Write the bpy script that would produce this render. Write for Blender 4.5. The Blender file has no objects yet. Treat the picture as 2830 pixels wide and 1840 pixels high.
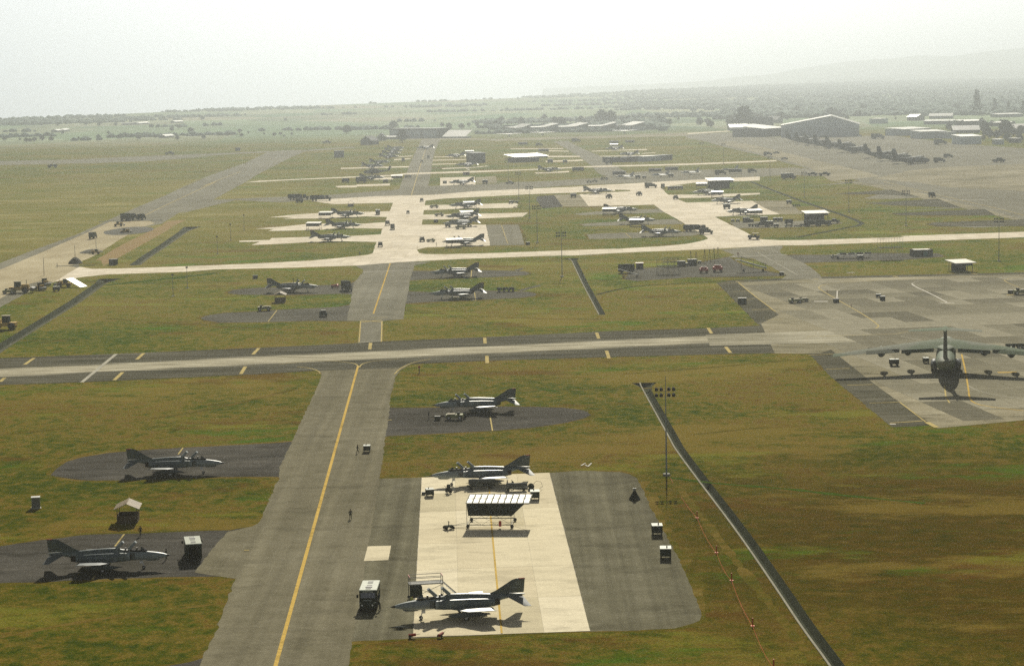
import bpy, math, random, mathutils
from math import radians as R, sin, cos, pi, sqrt, atan2
from mathutils import Vector as V, Matrix, noise as mnoise
from mathutils.geometry import delaunay_2d_cdt

sc = bpy.context.scene
COL = sc.collection
random.seed(7)

# ------------------------------------------------------------------ camera
H = 76.0                       # helicopter height above the airfield (m)
FPX = 6100.0                   # focal length in photo pixels (2830 px wide)
PITCH, ROLL = R(6.74), 0.0195
FW = V((0, cos(PITCH), -sin(PITCH)))
_r0, _u0 = V((1, 0, 0)), V((0, sin(PITCH), cos(PITCH)))
RT = _r0*cos(ROLL) - _u0*sin(ROLL)
UP = _r0*sin(ROLL) + _u0*cos(ROLL)
cam = bpy.data.cameras.new('camera')
cam_ob = bpy.data.objects.new('camera', cam)
COL.objects.link(cam_ob)
cam.sensor_width = 36
cam.lens = 36*FPX/2830
cam.clip_start, cam.clip_end = 1, 80000
_m = Matrix((RT, UP, -FW)).transposed().to_4x4()
_m.translation = (0, 0, H)
cam_ob.matrix_world = _m
sc.camera = cam_ob

# ------------------------------------------------------------------ light
SUN_EL, SUN_AZ = R(31), R(4)
world = bpy.data.worlds.new('World')
sc.world = world
world.use_nodes = True
_nt = world.node_tree
_bg = _nt.nodes['Background']
_bg.inputs[1].default_value = 0.06
_sky = _nt.nodes.new('ShaderNodeTexSky')
_sky.sky_type = 'NISHITA'
_sky.sun_disc = False
_sky.sun_elevation, _sky.sun_rotation = SUN_EL, SUN_AZ
_sky.air_density, _sky.dust_density, _sky.ozone_density = 0.32, 0.4, 1.0
_tc = _nt.nodes.new('ShaderNodeTexCoord')
_sep = _nt.nodes.new('ShaderNodeSeparateXYZ')
_mx = _nt.nodes.new('ShaderNodeMath'); _mx.operation = 'MAXIMUM'; _mx.inputs[1].default_value = 0.06
_cmb = _nt.nodes.new('ShaderNodeCombineXYZ')
_hs = _nt.nodes.new('ShaderNodeHueSaturation'); _hs.inputs['Saturation'].default_value = 0.25
_L = _nt.links.new
_L(_tc.outputs['Generated'], _sep.inputs[0])
_L(_sep.outputs[0], _cmb.inputs[0]); _L(_sep.outputs[1], _cmb.inputs[1])
_L(_sep.outputs[2], _mx.inputs[0]); _L(_mx.outputs[0], _cmb.inputs[2])
_L(_cmb.outputs[0], _sky.inputs[0])
_L(_sky.outputs[0], _hs.inputs['Color'])
_L(_hs.outputs[0], _bg.inputs[0])
sun = bpy.data.lights.new('sun', 'SUN')
sun.energy, sun.angle, sun.color = 5.0, R(0.6), (1, 0.94, 0.80)
sun_ob = bpy.data.objects.new('sun', sun)
COL.objects.link(sun_ob)
sun_ob.rotation_euler = V((sin(SUN_AZ)*cos(SUN_EL), cos(SUN_AZ)*cos(SUN_EL), sin(SUN_EL))).to_track_quat('Z', 'Y').to_euler()
sc.view_settings.view_transform = 'Standard'
sc.view_settings.look = 'None'
sc.view_settings.gamma = 1
sc.view_settings.exposure = 0.64
sc.cycles.max_bounces = 6
sc.cycles.volume_bounces = 1
sc.cycles.use_denoising = False
sc.cycles.sample_clamp_indirect = .5
sc.cycles.sample_clamp_direct = 2.5

# ------------------------------------------------------------------ survey of the place
# Everything stands on the ground plane; ground() reads a point of that plane off the photograph (regions of the photo: origin, scale).
RG = {'S': (0, 0, 1), 'D': (0, 0, .84064), 'a': (600, 500, 3.8667), 'b': (1100, 500, 3.8667), 'c': (1500, 450, 3.8667),
      'd': (1900, 500, 3.8667), 'e': (2230, 500, 3.8667), 'f': (0, 540, 3.3633), 'g': (0, 280, 3.9667), 'h': (500, 280, 3.9667),
      'i': (950, 330, 4.76), 'j': (1300, 280, 3.9667), 'k': (1900, 200, 4.76), 'l': (2330, 100, 3.868), 'm': (0, 1240, 2.5788),
      'n': (900, 1240, 2.5788), 'o': (1600, 1240, 2.5788), 'p': (2230, 700, 2.865), 'q': (900, 1000, 2.975), 'r': (0, 950, 2.975),
      't': (1680, 680, 5.174), 'u': (2000, 570, 6.611), 'w': (1260, 1330, 9.667)}

def ground(reg, x, y, h=0.0):
    ox, oy, s = RG[reg]
    u, v = ox + x/s, oy + y/s
    d = FW + RT*((u-1415)/FPX) + UP*(-(v-920)/FPX)
    t = (h-H)/d.z
    return V((d.x*t, d.y*t, h))

def path(spec):
    reg, out = 'S', []
    for tok in spec.split():
        if tok.isalpha():
            reg = tok
        else:
            x, y = tok.split(',')
            out.append(ground(reg, float(x), float(y)).to_2d())
    return out

def pt(spec, h=0.0):
    reg, xy = spec.split()
    x, y = xy.split(',')
    return ground(reg, float(x), float(y), h)

def smooth(pts, n=1, closed=True):
    for _ in range(n):
        out = []
        m = len(pts)
        for i in range(m if closed else m-1):
            a, b = pts[i], pts[(i+1) % m]
            out += [a*.75+b*.25, a*.25+b*.75]
        if not closed:
            out = [pts[0]]+out+[pts[-1]]
        pts = out
    return pts

# ------------------------------------------------------------------ materials
MATS = {}
def _new(name):
    m = bpy.data.materials.new(name)
    m.use_nodes = True
    nt = m.node_tree
    return m, nt, nt.nodes['Principled BSDF']

def noise_node(nt, vec, scale, detail=3, rough=.55):
    n = nt.nodes.new('ShaderNodeTexNoise')
    n.inputs['Scale'].default_value = scale
    n.inputs['Detail'].default_value = detail
    n.inputs['Roughness'].default_value = rough
    if vec is not None:
        nt.links.new(vec, n.inputs['Vector'])
    return n.outputs['Fac']

def ramp(nt, fac, stops):
    r = nt.nodes.new('ShaderNodeValToRGB')
    e = r.color_ramp.elements
    while len(e) > 1:
        e.remove(e[-1])
    e[0].position, e[0].color = stops[0][0], (*stops[0][1], 1)
    for p, c in stops[1:]:
        x = e.new(p); x.color = (*c, 1)
    nt.links.new(fac, r.inputs[0])
    return r.outputs[0]

def mix(nt, fac, a, b, mode='MIX'):
    n = nt.nodes.new('ShaderNodeMix')
    n.data_type = 'RGBA'; n.blend_type = mode
    for sock, val in ((n.inputs[0], fac), (n.inputs[6], a), (n.inputs[7], b)):
        if isinstance(val, (int, float)):
            sock.default_value = val
        elif isinstance(val, tuple):
            sock.default_value = (*val, 1)
        else:
            nt.links.new(val, sock)
    return n.outputs[2]

def objcoord(nt, scale=(1, 1, 1), rz=0.0):
    t = nt.nodes.new('ShaderNodeTexCoord')
    mp = nt.nodes.new('ShaderNodeMapping')
    mp.inputs['Scale'].default_value = scale
    mp.inputs['Rotation'].default_value = (0, 0, rz)
    nt.links.new(t.outputs['Object'], mp.inputs['Vector'])
    return mp.outputs[0]

def paint(name, col, rough=.55, metal=0.0, var=.25, scale=1.3, spec=.04):
    """painted / worn surface: base colour broken up by two noises"""
    key = (name,)
    if key in MATS:
        return MATS[key]
    m, nt, b = _new(name)
    v = objcoord(nt)
    dark = tuple(c*(1-var) for c in col)
    light = tuple(min(1, c*(1+var)) for c in col)
    f = noise_node(nt, v, scale, 5, .65)
    c = ramp(nt, f, [(.3, dark), (.7, light)])
    oi = nt.nodes.new('ShaderNodeObjectInfo')
    hv = nt.nodes.new('ShaderNodeHueSaturation')
    mr = nt.nodes.new('ShaderNodeMapRange')
    mr.inputs[3].default_value, mr.inputs[4].default_value = .85, 1.15
    nt.links.new(oi.outputs['Random'], mr.inputs[0])
    nt.links.new(mr.outputs[0], hv.inputs['Value'])
    nt.links.new(c, hv.inputs['Color'])
    nt.links.new(hv.outputs[0], b.inputs['Base Color'])
    b.inputs['Roughness'].default_value = rough
    b.inputs['Metallic'].default_value = metal
    b.inputs['Specular IOR Level'].default_value = spec
    MATS[key] = m
    return m

def surface(name, cols, rz=0.0, stretch=(1, 1), big=.02, mid=.15, streak=.0, rough=.9, joints=None, speck=.18, spec=0.0, jcol=.55, stain=0.0):
    """large ground sheet: big blotches, mid blotches, streaks along one direction, speckle, optional slab joints"""
    m, nt, b = _new(name)
    v = objcoord(nt, (stretch[0], stretch[1], 1), rz)
    o = objcoord(nt)
    f1 = noise_node(nt, o, big, 5, .6)
    f2 = noise_node(nt, v, mid, 5, .65)
    a = nt.nodes.new('ShaderNodeMath'); a.operation = 'ADD'
    nt.links.new(f1, a.inputs[0]); nt.links.new(f2, a.inputs[1])
    h = nt.nodes.new('ShaderNodeMath'); h.operation = 'MULTIPLY'; h.inputs[1].default_value = .5
    nt.links.new(a.outputs[0], h.inputs[0])
    c = ramp(nt, h.outputs[0], cols)
    f3 = noise_node(nt, o, 1.7, 3, .7)
    s = ramp(nt, f3, [(.25, (1-speck,)*3), (.75, (1+speck,)*3)])
    c = mix(nt, 1.0, c, s, 'MULTIPLY')
    if streak:
        v2 = objcoord(nt, (1, .012, 1), rz)
        f4 = noise_node(nt, v2, .45, 4, .6)
        s2 = ramp(nt, f4, [(.3, (1-streak,)*3), (.7, (1+streak,)*3)])
        c = mix(nt, 1.0, c, s2, 'MULTIPLY')
    if stain:
        f5 = noise_node(nt, objcoord(nt, (.45, 1, 1), R(10)), .16, 6, .72)
        s5 = ramp(nt, f5, [(.53, (1,)*3), (.60, (1-stain*.6,)*3), (.68, (1-stain,)*3)])
        c = mix(nt, 1.0, c, s5, 'MULTIPLY')
        f6 = noise_node(nt, o, 6.0, 2, .8)
        c = mix(nt, 1.0, c, ramp(nt, f6, [(.3, (.85,)*3), (.7, (1.15,)*3)]), 'MULTIPLY')
    if joints:
        br = nt.nodes.new('ShaderNodeTexBrick')
        br.offset = 0
        br.inputs['Scale'].default_value = 1
        br.inputs['Brick Width'].default_value, br.inputs['Row Height'].default_value = joints
        br.inputs['Mortar Size'].default_value = .07
        br.inputs['Color1'].default_value = (1.07,)*3+(1,)
        br.inputs['Color2'].default_value = (.90,)*3+(1,)
        br.inputs['Mortar'].default_value = (jcol,)*3+(1,)
        nt.links.new(objcoord(nt, (1, 1, 1), rz), br.inputs['Vector'])
        c = mix(nt, 1.0, c, br.outputs['Color'], 'MULTIPLY')
    nt.links.new(c, b.inputs['Base Color'])
    b.inputs['Roughness'].default_value = rough
    b.inputs['Specular IOR Level'].default_value = spec
    return m

# ------------------------------------------------------------------ mesh helpers
class MB:
    def __init__(s):
        s.v, s.f, s.mi, s.mats = [], [], [], []
    def mat(s, m):
        if m not in s.mats:
            s.mats.append(m)
        return s.mats.index(m)
    def add(s, vs, fs, m=None):
        k = len(s.v)
        s.v += [tuple(p) for p in vs]
        i = s.mat(m) if m else 0
        for f in fs:
            s.f.append([k+a for a in f]); s.mi.append(i)
        return s
    def box(s, c, d, m=None, rz=0, rx=0, ry=0, tx=1, ty=1):
        vs = []
        M = Matrix.Rotation(rz, 3, 'Z') @ Matrix.Rotation(ry, 3, 'Y') @ Matrix.Rotation(rx, 3, 'X')
        for z in (-.5, .5):
            kx, ky = (tx, ty) if z > 0 else (1, 1)
            for x, y in ((-.5, -.5), (.5, -.5), (.5, .5), (-.5, .5)):
                vs.append(V(c)+M @ V((x*d[0]*kx, y*d[1]*ky, z*d[2])))
        return s.add(vs, [(3, 2, 1, 0), (4, 5, 6, 7), (0, 1, 5, 4), (1, 2, 6, 5), (2, 3, 7, 6), (3, 0, 4, 7)], m)
    def cyl(s, p0, p1, r0, r1=None, n=8, m=None, caps=True):
        p0, p1 = V(p0), V(p1)
        r1 = r0 if r1 is None else r1
        d = (p1-p0).normalized()
        a = d.orthogonal().normalized(); b = d.cross(a)
        vs = []
        for p, r in ((p0, r0), (p1, r1)):
            for i in range(n):
                t = 2*pi*i/n
                vs.append(p+(a*cos(t)+b*sin(t))*r)
        fs = [(i, (i+1) % n, n+(i+1) % n, n+i) for i in range(n)]
        if caps:
            fs += [tuple(range(n-1, -1, -1)), tuple(range(n, 2*n))]
        return s.add(vs, fs, m)
    def loft(s, rings, m=None, caps=True, closed=True):
        n = len(rings[0])
        vs = [p for r in rings for p in r]
        fs = []
        for k in range(len(rings)-1):
            for i in range(n if closed else n-1):
                j = (i+1) % n
                fs.append((k*n+i, k*n+j, (k+1)*n+j, (k+1)*n+i))
        if caps:
            fs += [tuple(range(n-1, -1, -1)), tuple(range((len(rings)-1)*n, len(rings)*n))]
        return s.add(vs, fs, m)
    def foil(s, secs, m=None, vert=False):
        """wing / fin from sections (LE x, TE x, span, z, thickness)"""
        rings = []
        for le, te, y, z, t in secs:
            c = le-te
            pr = [(le, 0), (le-.25*c, t/2), (le-.7*c, t*.36), (te, .012), (te, -.012), (le-.7*c, -t*.36), (le-.25*c, -t/2)]
            rings.append([(x, o, z) if vert else (x, y, z+o) for x, o in pr])
        return s.loft(rings, m)
    def bar(s, p0, p1, w=.06, m=None):
        return s.cyl(p0, p1, w/2, n=4, m=m)
    def build(s, name, m=None, parent=None, smooth=35, loc=None):
        me = bpy.data.meshes.new(name)
        me.from_pydata(s.v, [], s.f)
        mats = s.mats or [m]
        for x in mats:
            me.materials.append(x)
        if s.mats:
            me.polygons.foreach_set('material_index', s.mi)
        me.update()
        import bmesh
        bm = bmesh.new(); bm.from_mesh(me)
        bmesh.ops.recalc_face_normals(bm, faces=bm.faces)
        bm.to_mesh(me); bm.free()
        if smooth:
            me.polygons.foreach_set('use_smooth', [True]*len(me.polygons))
            me.set_sharp_from_angle(angle=R(smooth))
        o = bpy.data.objects.new(name, me)
        COL.objects.link(o)
        if parent is not None:
            o.parent = parent
        if loc is not None:
            o.location = loc
        return o

def tag(o, label=None, cat=None, group=None, kind=None):
    if label: o['label'] = label
    if cat: o['category'] = cat
    if group: o['group'] = group
    if kind: o['kind'] = kind
    return o

def empty(name):
    o = bpy.data.objects.new(name, None)
    o.empty_display_size = .5
    COL.objects.link(o)
    return o

def copy_tree(o, parent=None):
    c = o.copy()
    COL.objects.link(c)
    c.parent = parent
    for ch in o.children:
        copy_tree(ch, c)
    return c

PROTO = {}
def put(key, builder, loc, rz, label, cat, group=None, scale=None):
    """first call builds the kind, later calls copy the thing and its parts"""
    if key in PROTO:
        o = copy_tree(PROTO[key])
        if 'group' in o: del o['group']
    else:
        o = builder()
        PROTO[key] = o
    o.location = loc
    o.rotation_euler = (0, 0, rz)
    o.scale = (1, 1, 1) if scale is None else ((scale,)*3 if isinstance(scale, (int, float)) else scale)
    return tag(o, label, cat, group)

def head(a, b):
    """heading of the direction a -> b (things are built nose towards +X)"""
    d = V(b)-V(a)
    return atan2(d.y, d.x)

# ------------------------------------------------------------------ ground sheet, ditches cut into it
AXIS = R(91.8)                          # the long axis of the airfield
def offs(pts, wl, wr):
    """outline of a strip: wl to the one side, wr to the other side of a centre line"""
    a, b = [], []
    n = len(pts)
    wl = wl if isinstance(wl, list) else [wl]*n
    wr = wr if isinstance(wr, list) else [wr]*n
    for i, p in enumerate(pts):
        d = (pts[min(i+1, n-1)]-pts[max(i-1, 0)]).normalized()
        s = V((-d.y, d.x))
        a.append(p+s*wl[i]); b.append(p-s*wr[i])
    return a, b

DITCH = [  # centre line, half width, depth, floor width
    (smooth(path('D 1496,889 1502,903 o 690,-60 720,0 940,290 1180,600 1480,1030 1640,1270 1860,1560 2120,1960'), 2, False), 0.92, .95, .45, 'long'),
    (path('b 1850,828 1885,850 2000,1090 2185,1430'), 1.0, .8, .5, 'mid'),
    (path('f 1020,775 940,815 700,985 400,1170 40,1390 -120,1500'), 2.3, 1.2, .6, 'west'),
    (path('f 1790,292 1700,340 1500,480 1380,555 1250,650'), 2.3, 1.2, .6, 'west far'),
    (smooth(path('c 2320,1235 1500,1290 1050,1310 780,1355 575,1410'), 1, False), .7, .5, .4, 'side'),
    (path('d 680,10 880,90 1270,235 1640,360 1790,415 1870,455 1820,480 1500,540 1180,600'), 1.3, .7, .5, 'bend'),
    (path('f 980,832 1300,800 1700,755 2040,715'), .7, .5, .4, 'west side'),
]
def rim(az):
    """how far out the flat land reaches before it falls away, by bearing"""
    t = az/R(13)
    return 6400+1850*t if t < 0 else 6400+5000*t

NA = 46
rim_pts = []
for i in range(NA+1):
    az = R(-38)+R(76)*i/NA
    r = max(3300, rim(max(R(-18), min(R(18), az))))
    rim_pts.append(V((sin(az)*r, cos(az)*r)))
outer = [V((-2600, -300))]+rim_pts+[V((2600, -300))]

def ccw(pts):
    ar = sum(pts[i-1].x*pts[i].y-pts[i].x*pts[i-1].y for i in range(len(pts)))
    return pts if ar > 0 else pts[::-1]
outer = ccw(outer)
verts, faces = list(outer), [list(range(len(outer)))]
ditch_polys = []
for ctr, hw, dep, fl, nm in DITCH:
    fun = [hw]*len(ctr)
    if nm in ('long', 'mid', 'west', 'west far'):
        dd, pr = 0, ctr[0]
        for i, p in enumerate(ctr):
            dd += (p-pr).length; pr = p
            fun[i] = hw*(1+(2.4 if nm in ('long', 'mid') else .9)*max(0, 1-dd/9))
    a, b = offs(ctr, fun, fun)
    poly = ccw(a+b[::-1])
    k = len(verts)
    verts += poly
    faces.append(list(range(k, k+len(poly))))
    ditch_polys.append((a, b))
# a coarse lattice keeps the triangles well shaped
for ix in range(-14, 15):
    for iy in range(0, 26):
        p = V((ix*40.0+3, 230+iy*60.0+7))
        verts.append(p)
res = delaunay_2d_cdt(verts, [], faces, 1, 1e-4)
gv, gf, of = res[0], res[2], res[5]
tri = [f for f, o in zip(gf, of) if o == [0] or tuple(o) == (0,)]

def ground_material():
    m, nt, b = _new('grass')
    o = objcoord(nt)
    big = noise_node(nt, o, .011, 4, .6)
    mid = noise_node(nt, objcoord(nt, (1.0, .75, 1), R(14)), .06, 8, .74)
    fine = noise_node(nt, objcoord(nt, (.7, .55, 1), R(14)), .55, 5, .72)
    ad = nt.nodes.new('ShaderNodeMath'); ad.operation = 'ADD'
    nt.links.new(big, ad.inputs[0]); nt.links.new(mid, ad.inputs[1])
    a2 = nt.nodes.new('ShaderNodeMath'); a2.operation = 'MULTIPLY_ADD'; a2.inputs[1].default_value = .28
    nt.links.new(ad.outputs[0], a2.inputs[0])
    f3 = nt.nodes.new('ShaderNodeMath'); f3.operation = 'MULTIPLY'; f3.inputs[1].default_value = .44
    nt.links.new(fine, f3.inputs[0]); nt.links.new(f3.outputs[0], a2.inputs[2])
    c = ramp(nt, a2.outputs[0], [(.425, (.036, .054, .007)), (.46, (.066, .074, .009)), (.487, (.090, .083, .012)), (.51, (.115, .090, .015)), (.53, (.160, .124, .026)), (.548, (.102, .058, .012)), (.57, (.150, .112, .028)), (.60, (.082, .045, .010))])
    # a browner, drier stretch east of the long ditch
    ds = nt.nodes.new('ShaderNodeVectorMath'); ds.operation = 'DISTANCE'; ds.inputs[1].default_value = (68, 345, 0)
    nt.links.new(objcoord(nt, (1, .62, 1)), ds.inputs[0]); ds.inputs[1].default_value = (72, 345*.62, 0)
    dn = nt.nodes.new('ShaderNodeMath'); dn.operation = 'MULTIPLY_ADD'; dn.inputs[1].default_value = 60
    nt.links.new(noise_node(nt, o, .05, 6, .7), dn.inputs[0]); nt.links.new(ds.outputs['Value'], dn.inputs[2])
    dm = nt.nodes.new('ShaderNodeMapRange'); dm.inputs[1].default_value, dm.inputs[2].default_value, dm.inputs[3].default_value, dm.inputs[4].default_value = 58, 95, .85, 0
    nt.links.new(dn.outputs[0], dm.inputs[0])
    br_ = ramp(nt, noise_node(nt, objcoord(nt, (.6, 1, 1), R(12)), .3, 6, .75), [(.36, (.034, .034, .005)), (.46, (.062, .047, .007)), (.54, (.072, .043, .008)), (.62, (.105, .075, .016))])
    c = mix(nt, dm.outputs[0], c, br_)
    # straw and rust coloured patches
    for sc_, th, col_, am, sx in ((.021, .545, (.165, .118, .026), .75, .45), (.034, .56, (.095, .050, .012), .7, .6), (.027, .575, (.15, .15, .022), .7, .4)):
        pn = noise_node(nt, objcoord(nt, (sx, 1, 1), R(10+sc_*900)), sc_, 9, .72)
        c = mix(nt, ramp(nt, pn, [(th, (0, 0, 0)), (th+.055, (am,)*3)]), c, col_)
    # the tan, sun-dried field west of the old runway
    wc = pt('f 250,150')
    dw = nt.nodes.new('ShaderNodeVectorMath'); dw.operation = 'DISTANCE'; dw.inputs[1].default_value = (wc.x, wc.y*.45, 0)
    nt.links.new(objcoord(nt, (1, .45, 1)), dw.inputs[0])
    dn2 = nt.nodes.new('ShaderNodeMath'); dn2.operation = 'MULTIPLY_ADD'; dn2.inputs[1].default_value = 260
    nt.links.new(noise_node(nt, o, .012, 6, .7), dn2.inputs[0]); nt.links.new(dw.outputs['Value'], dn2.inputs[2])
    dm2 = nt.nodes.new('ShaderNodeMapRange'); dm2.inputs[1].default_value, dm2.inputs[2].default_value, dm2.inputs[3].default_value, dm2.inputs[4].default_value = 240, 380, .7, 0
    nt.links.new(dn2.outputs[0], dm2.inputs[0])
    tan_ = ramp(nt, noise_node(nt, objcoord(nt, (.4, 1, 1), R(30)), .035, 7, .72), [(.36, (.10, .10, .014)), (.46, (.15, .115, .024)), (.54, (.19, .14, .04)), (.62, (.27, .20, .07))])
    c = mix(nt, dm2.outputs[0], c, tan_)
    # lush green streaks
    g = noise_node(nt, objcoord(nt, (.5, 1, 1), R(12)), .03, 7, .75)
    gm = ramp(nt, g, [(.57, (0, 0, 0)), (.66, (.85, .85, .85))])
    c = mix(nt, gm, c, (.052, .105, .009))
    # beyond the airfield: a patchwork of paddies and scrub
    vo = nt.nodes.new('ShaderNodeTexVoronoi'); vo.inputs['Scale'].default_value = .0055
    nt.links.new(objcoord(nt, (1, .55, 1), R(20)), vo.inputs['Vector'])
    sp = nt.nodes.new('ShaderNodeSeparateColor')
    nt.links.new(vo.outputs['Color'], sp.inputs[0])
    fields = ramp(nt, sp.outputs[0], [(0, (.14, .21, .13)), (.3, (.24, .31, .20)), (.5, (.31, .33, .23)), (.7, (.16, .24, .15)), (.85, (.33, .31, .23)), (1, (.13, .19, .125))])  # distant haze put into the field colours: paler and bluer
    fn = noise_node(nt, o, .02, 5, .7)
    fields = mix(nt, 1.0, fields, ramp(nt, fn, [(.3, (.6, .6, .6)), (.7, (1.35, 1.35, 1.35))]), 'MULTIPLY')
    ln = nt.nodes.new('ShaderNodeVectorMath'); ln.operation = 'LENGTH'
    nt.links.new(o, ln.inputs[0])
    # turf greener farther out; near vignette and far haze put into its colour
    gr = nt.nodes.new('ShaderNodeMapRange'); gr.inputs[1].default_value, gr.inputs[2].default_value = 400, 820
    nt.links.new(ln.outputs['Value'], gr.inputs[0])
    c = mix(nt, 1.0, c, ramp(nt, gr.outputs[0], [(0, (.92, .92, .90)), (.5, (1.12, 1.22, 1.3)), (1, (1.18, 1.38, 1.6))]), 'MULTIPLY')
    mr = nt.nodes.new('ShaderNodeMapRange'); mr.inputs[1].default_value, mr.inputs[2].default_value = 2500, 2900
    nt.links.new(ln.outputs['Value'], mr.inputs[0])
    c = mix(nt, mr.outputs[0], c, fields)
    sp2 = noise_node(nt, o, 2.6, 2, .6)
    c = mix(nt, 1.0, c, ramp(nt, sp2, [(.3, (.62, .66, .62)), (.7, (1.38, 1.34, 1.3))]), 'MULTIPLY')
    nt.links.new(c, b.inputs['Base Color'])
    b.inputs['Roughness'].default_value = 1
    b.inputs['Specular IOR Level'].default_value = 0
    return m

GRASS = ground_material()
mb = MB()
mb.v = [(p.x, p.y, 0) for p in gv]
mb.f = [list(f) for f in tri]
# beyond the rim the land falls away
k = len(mb.v)
for j, (kk, dz) in enumerate(((1, 0), (1.12, -25), (1.35, -75))):
    for p in rim_pts:
        mb.v.append((p.x*kk, p.y*kk, dz-.02*(j == 0)))
nn = len(rim_pts)
for j in range(2):
    for i in range(nn-1):
        mb.f.append([k+j*nn+i, k+j*nn+i+1, k+(j+1)*nn+i+1, k+(j+1)*nn+i])
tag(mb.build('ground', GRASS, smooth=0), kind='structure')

CONC = surface('concrete', [(.35, (0.551, 0.486, 0.366)), (.5, (0.679, 0.608, 0.480)), (.65, (0.769, 0.699, 0.573))], AXIS, big=.03, mid=.2, speck=.10, joints=(7.6, 6.1), jcol=.72, stain=.14)
CONC_OLD = surface('old_concrete', [(.35, (0.144, 0.131, 0.085)), (.46, (0.225, 0.204, 0.135)), (.54, (0.294, 0.263, 0.181)), (.65, (0.400, 0.369, 0.263))], R(10), (.3, 1), big=.018, mid=.12, speck=.14, stain=.45)
DITCH_C = surface('ditch_concrete', [(.3, (.22, .21, .16)), (.7, (.36, .34, .27))], 0, big=.05, mid=.3, speck=.12)
DITCH_SHADE = surface('shaded_concrete', [(.3, (.035, .04, .03)), (.6, (.06, .065, .045)), (.8, (.11, .105, .08))], 0, big=.06, mid=.4)  # shade inside the trough put into the concrete colour
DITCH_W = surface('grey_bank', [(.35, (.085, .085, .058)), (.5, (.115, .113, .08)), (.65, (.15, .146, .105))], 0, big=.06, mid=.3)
LBL = {'long': 'long straight', 'mid': 'mid'}
for (ctr, hw, dep, fl, nm), (a, b) in zip(DITCH, ditch_polys):
    fa, fb = offs(ctr, fl/2, fl/2)
    if nm.startswith('west') and nm != 'west side':
        s_ = -1 if ctr[0].x > ctr[-1].x else 1
        fa, fb = offs(ctr, fl/2-s_*1.1, fl/2+s_*1.1)
    n = len(ctr)
    m_ = MB()
    A = [(p.x, p.y, 0) for p in a]; B = [(p.x, p.y, 0) for p in b]
    FA = [(p.x, p.y, -dep) for p in fa]; FB = [(p.x, p.y, -dep) for p in fb]
    q = [(i, i+1, n+i+1, n+i) for i in range(n-1)]
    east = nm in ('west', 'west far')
    m_.add(A+FA, q, DITCH_W if east and a[0].x > b[0].x else DITCH_SHADE)
    m_.add(FA+FB, q, DITCH_SHADE)
    m_.add(FB+B, q, DITCH_W if east and a[0].x < b[0].x else DITCH_SHADE)
    m_.add([A[0], B[0], FB[0], FA[0]], [(0, 1, 2, 3)], DITCH_SHADE)
    m_.add([A[-1], B[-1], FB[-1], FA[-1]], [(0, 1, 2, 3)], DITCH_SHADE)
    o = m_.build('drainage_ditch', smooth=0)
    tag(o, kind='structure')
    if nm in ('long', 'mid'):          # raised pale lip along the western edge
        e1, e2 = offs(ctr, hw+.26, 0)[0], offs(ctr, hw-.06, 0)[0]
        if a[0].x > b[0].x:
            e1, e2 = offs(ctr, 0, hw+.26)[1], offs(ctr, 0, hw-.06)[1]
        L_ = MB()
        rings = [[(p.x, p.y, 0.0), (p.x, p.y, .10), (r.x, r.y, .10), (r.x, r.y, 0.0)] for p, r in zip(e1, e2)]
        L_.loft(rings, DITCH_C)
        L_.build('ditch_kerb', parent=o, smooth=0)

# ------------------------------------------------------------------ pavements
def in_poly(p, poly):
    c = False
    n = len(poly)
    for i in range(n):
        a, b = poly[i], poly[i-1]
        if (a.y > p.y) != (b.y > p.y) and p.x < (b.x-a.x)*(p.y-a.y)/(b.y-a.y)+a.x:
            c = not c
    return c

NSHEET = [0]
def ragged(pts, verge):
    """break an outline into short runs with a crumbling edge; verge adds a strip of dry grass round it"""
    P = ccw([p.to_2d() for p in pts])
    out, ver = [], []
    n = len(P)
    for i in range(n):
        a, b = P[i], P[(i+1) % n]
        L_ = (b-a).length
        if L_ < 1e-6: continue
        k = max(1, min(120, int(L_/(1.6 if a.y < 700 else 4.0))))
        d = (b-a)/L_
        s = V((d.y, -d.x))
        for j in range(k):
            p = a.lerp(b, j/k)
            w = .28*mnoise.noise(V((p.x*.55, p.y*.55, 1.7)))+.22*mnoise.noise(V((p.x*1.7, p.y*1.7, 4.2)))
            out.append(p+s*(w if p.y < 1100 else 0))
            if verge and j % 2 == 0: ver.append(p+s*(1.3+1.6*mnoise.noise(V((p.x*.12, p.y*.12, 9)))+.7*mnoise.noise(V((p.x*.6, p.y*.6, 3)))))
    if verge and min(p.y for p in P) < 1150:
        try:
            r = delaunay_2d_cdt(ver, [], [list(range(len(ver)))], 1, 1e-4)
            mb = MB()
            mb.v, mb.f = [(p.x, p.y, .004+.0001*NSHEET[0]/40) for p in r[0]], [list(f) for f in r[2]]
            tag(mb.build('dry_verge', VERGE, smooth=0), kind='structure')
        except Exception:
            pass
    return out

VERGE = surface('dry_grass', [(.38, (0.064, 0.064, 0.009)), (.47, (0.089, 0.075, 0.011)), (.53, (0.128, 0.089, 0.019)), (.62, (0.162, 0.128, 0.034))], R(12), (.5, 1), big=.05, mid=.3, speck=.3)
def sheet(name, pts, z, m, rounded=0, verge=None):
    NSHEET[0] += 1
    z += NSHEET[0]*.0002
    pts = smooth(pts, rounded) if rounded else pts
    if name not in ('slab', 'concrete_patch', 'apron_concrete') and not name.endswith('line'):
        pts = ragged(pts, verge if verge is not None else name in ('parking_stub', 'asphalt_pad', 'storage_yard', 'equipment_yard'))
    pts = ccw([p.to_2d() for p in pts])
    r = delaunay_2d_cdt(pts, [], [list(range(len(pts)))], 1, 1e-4)
    vs = [(p.x, p.y, z) for p in r[0]]
    mb = MB()
    mb.v, mb.f = vs, [list(f) for f in r[2]]
    return tag(mb.build(name, m, smooth=0), kind='structure')

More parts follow.
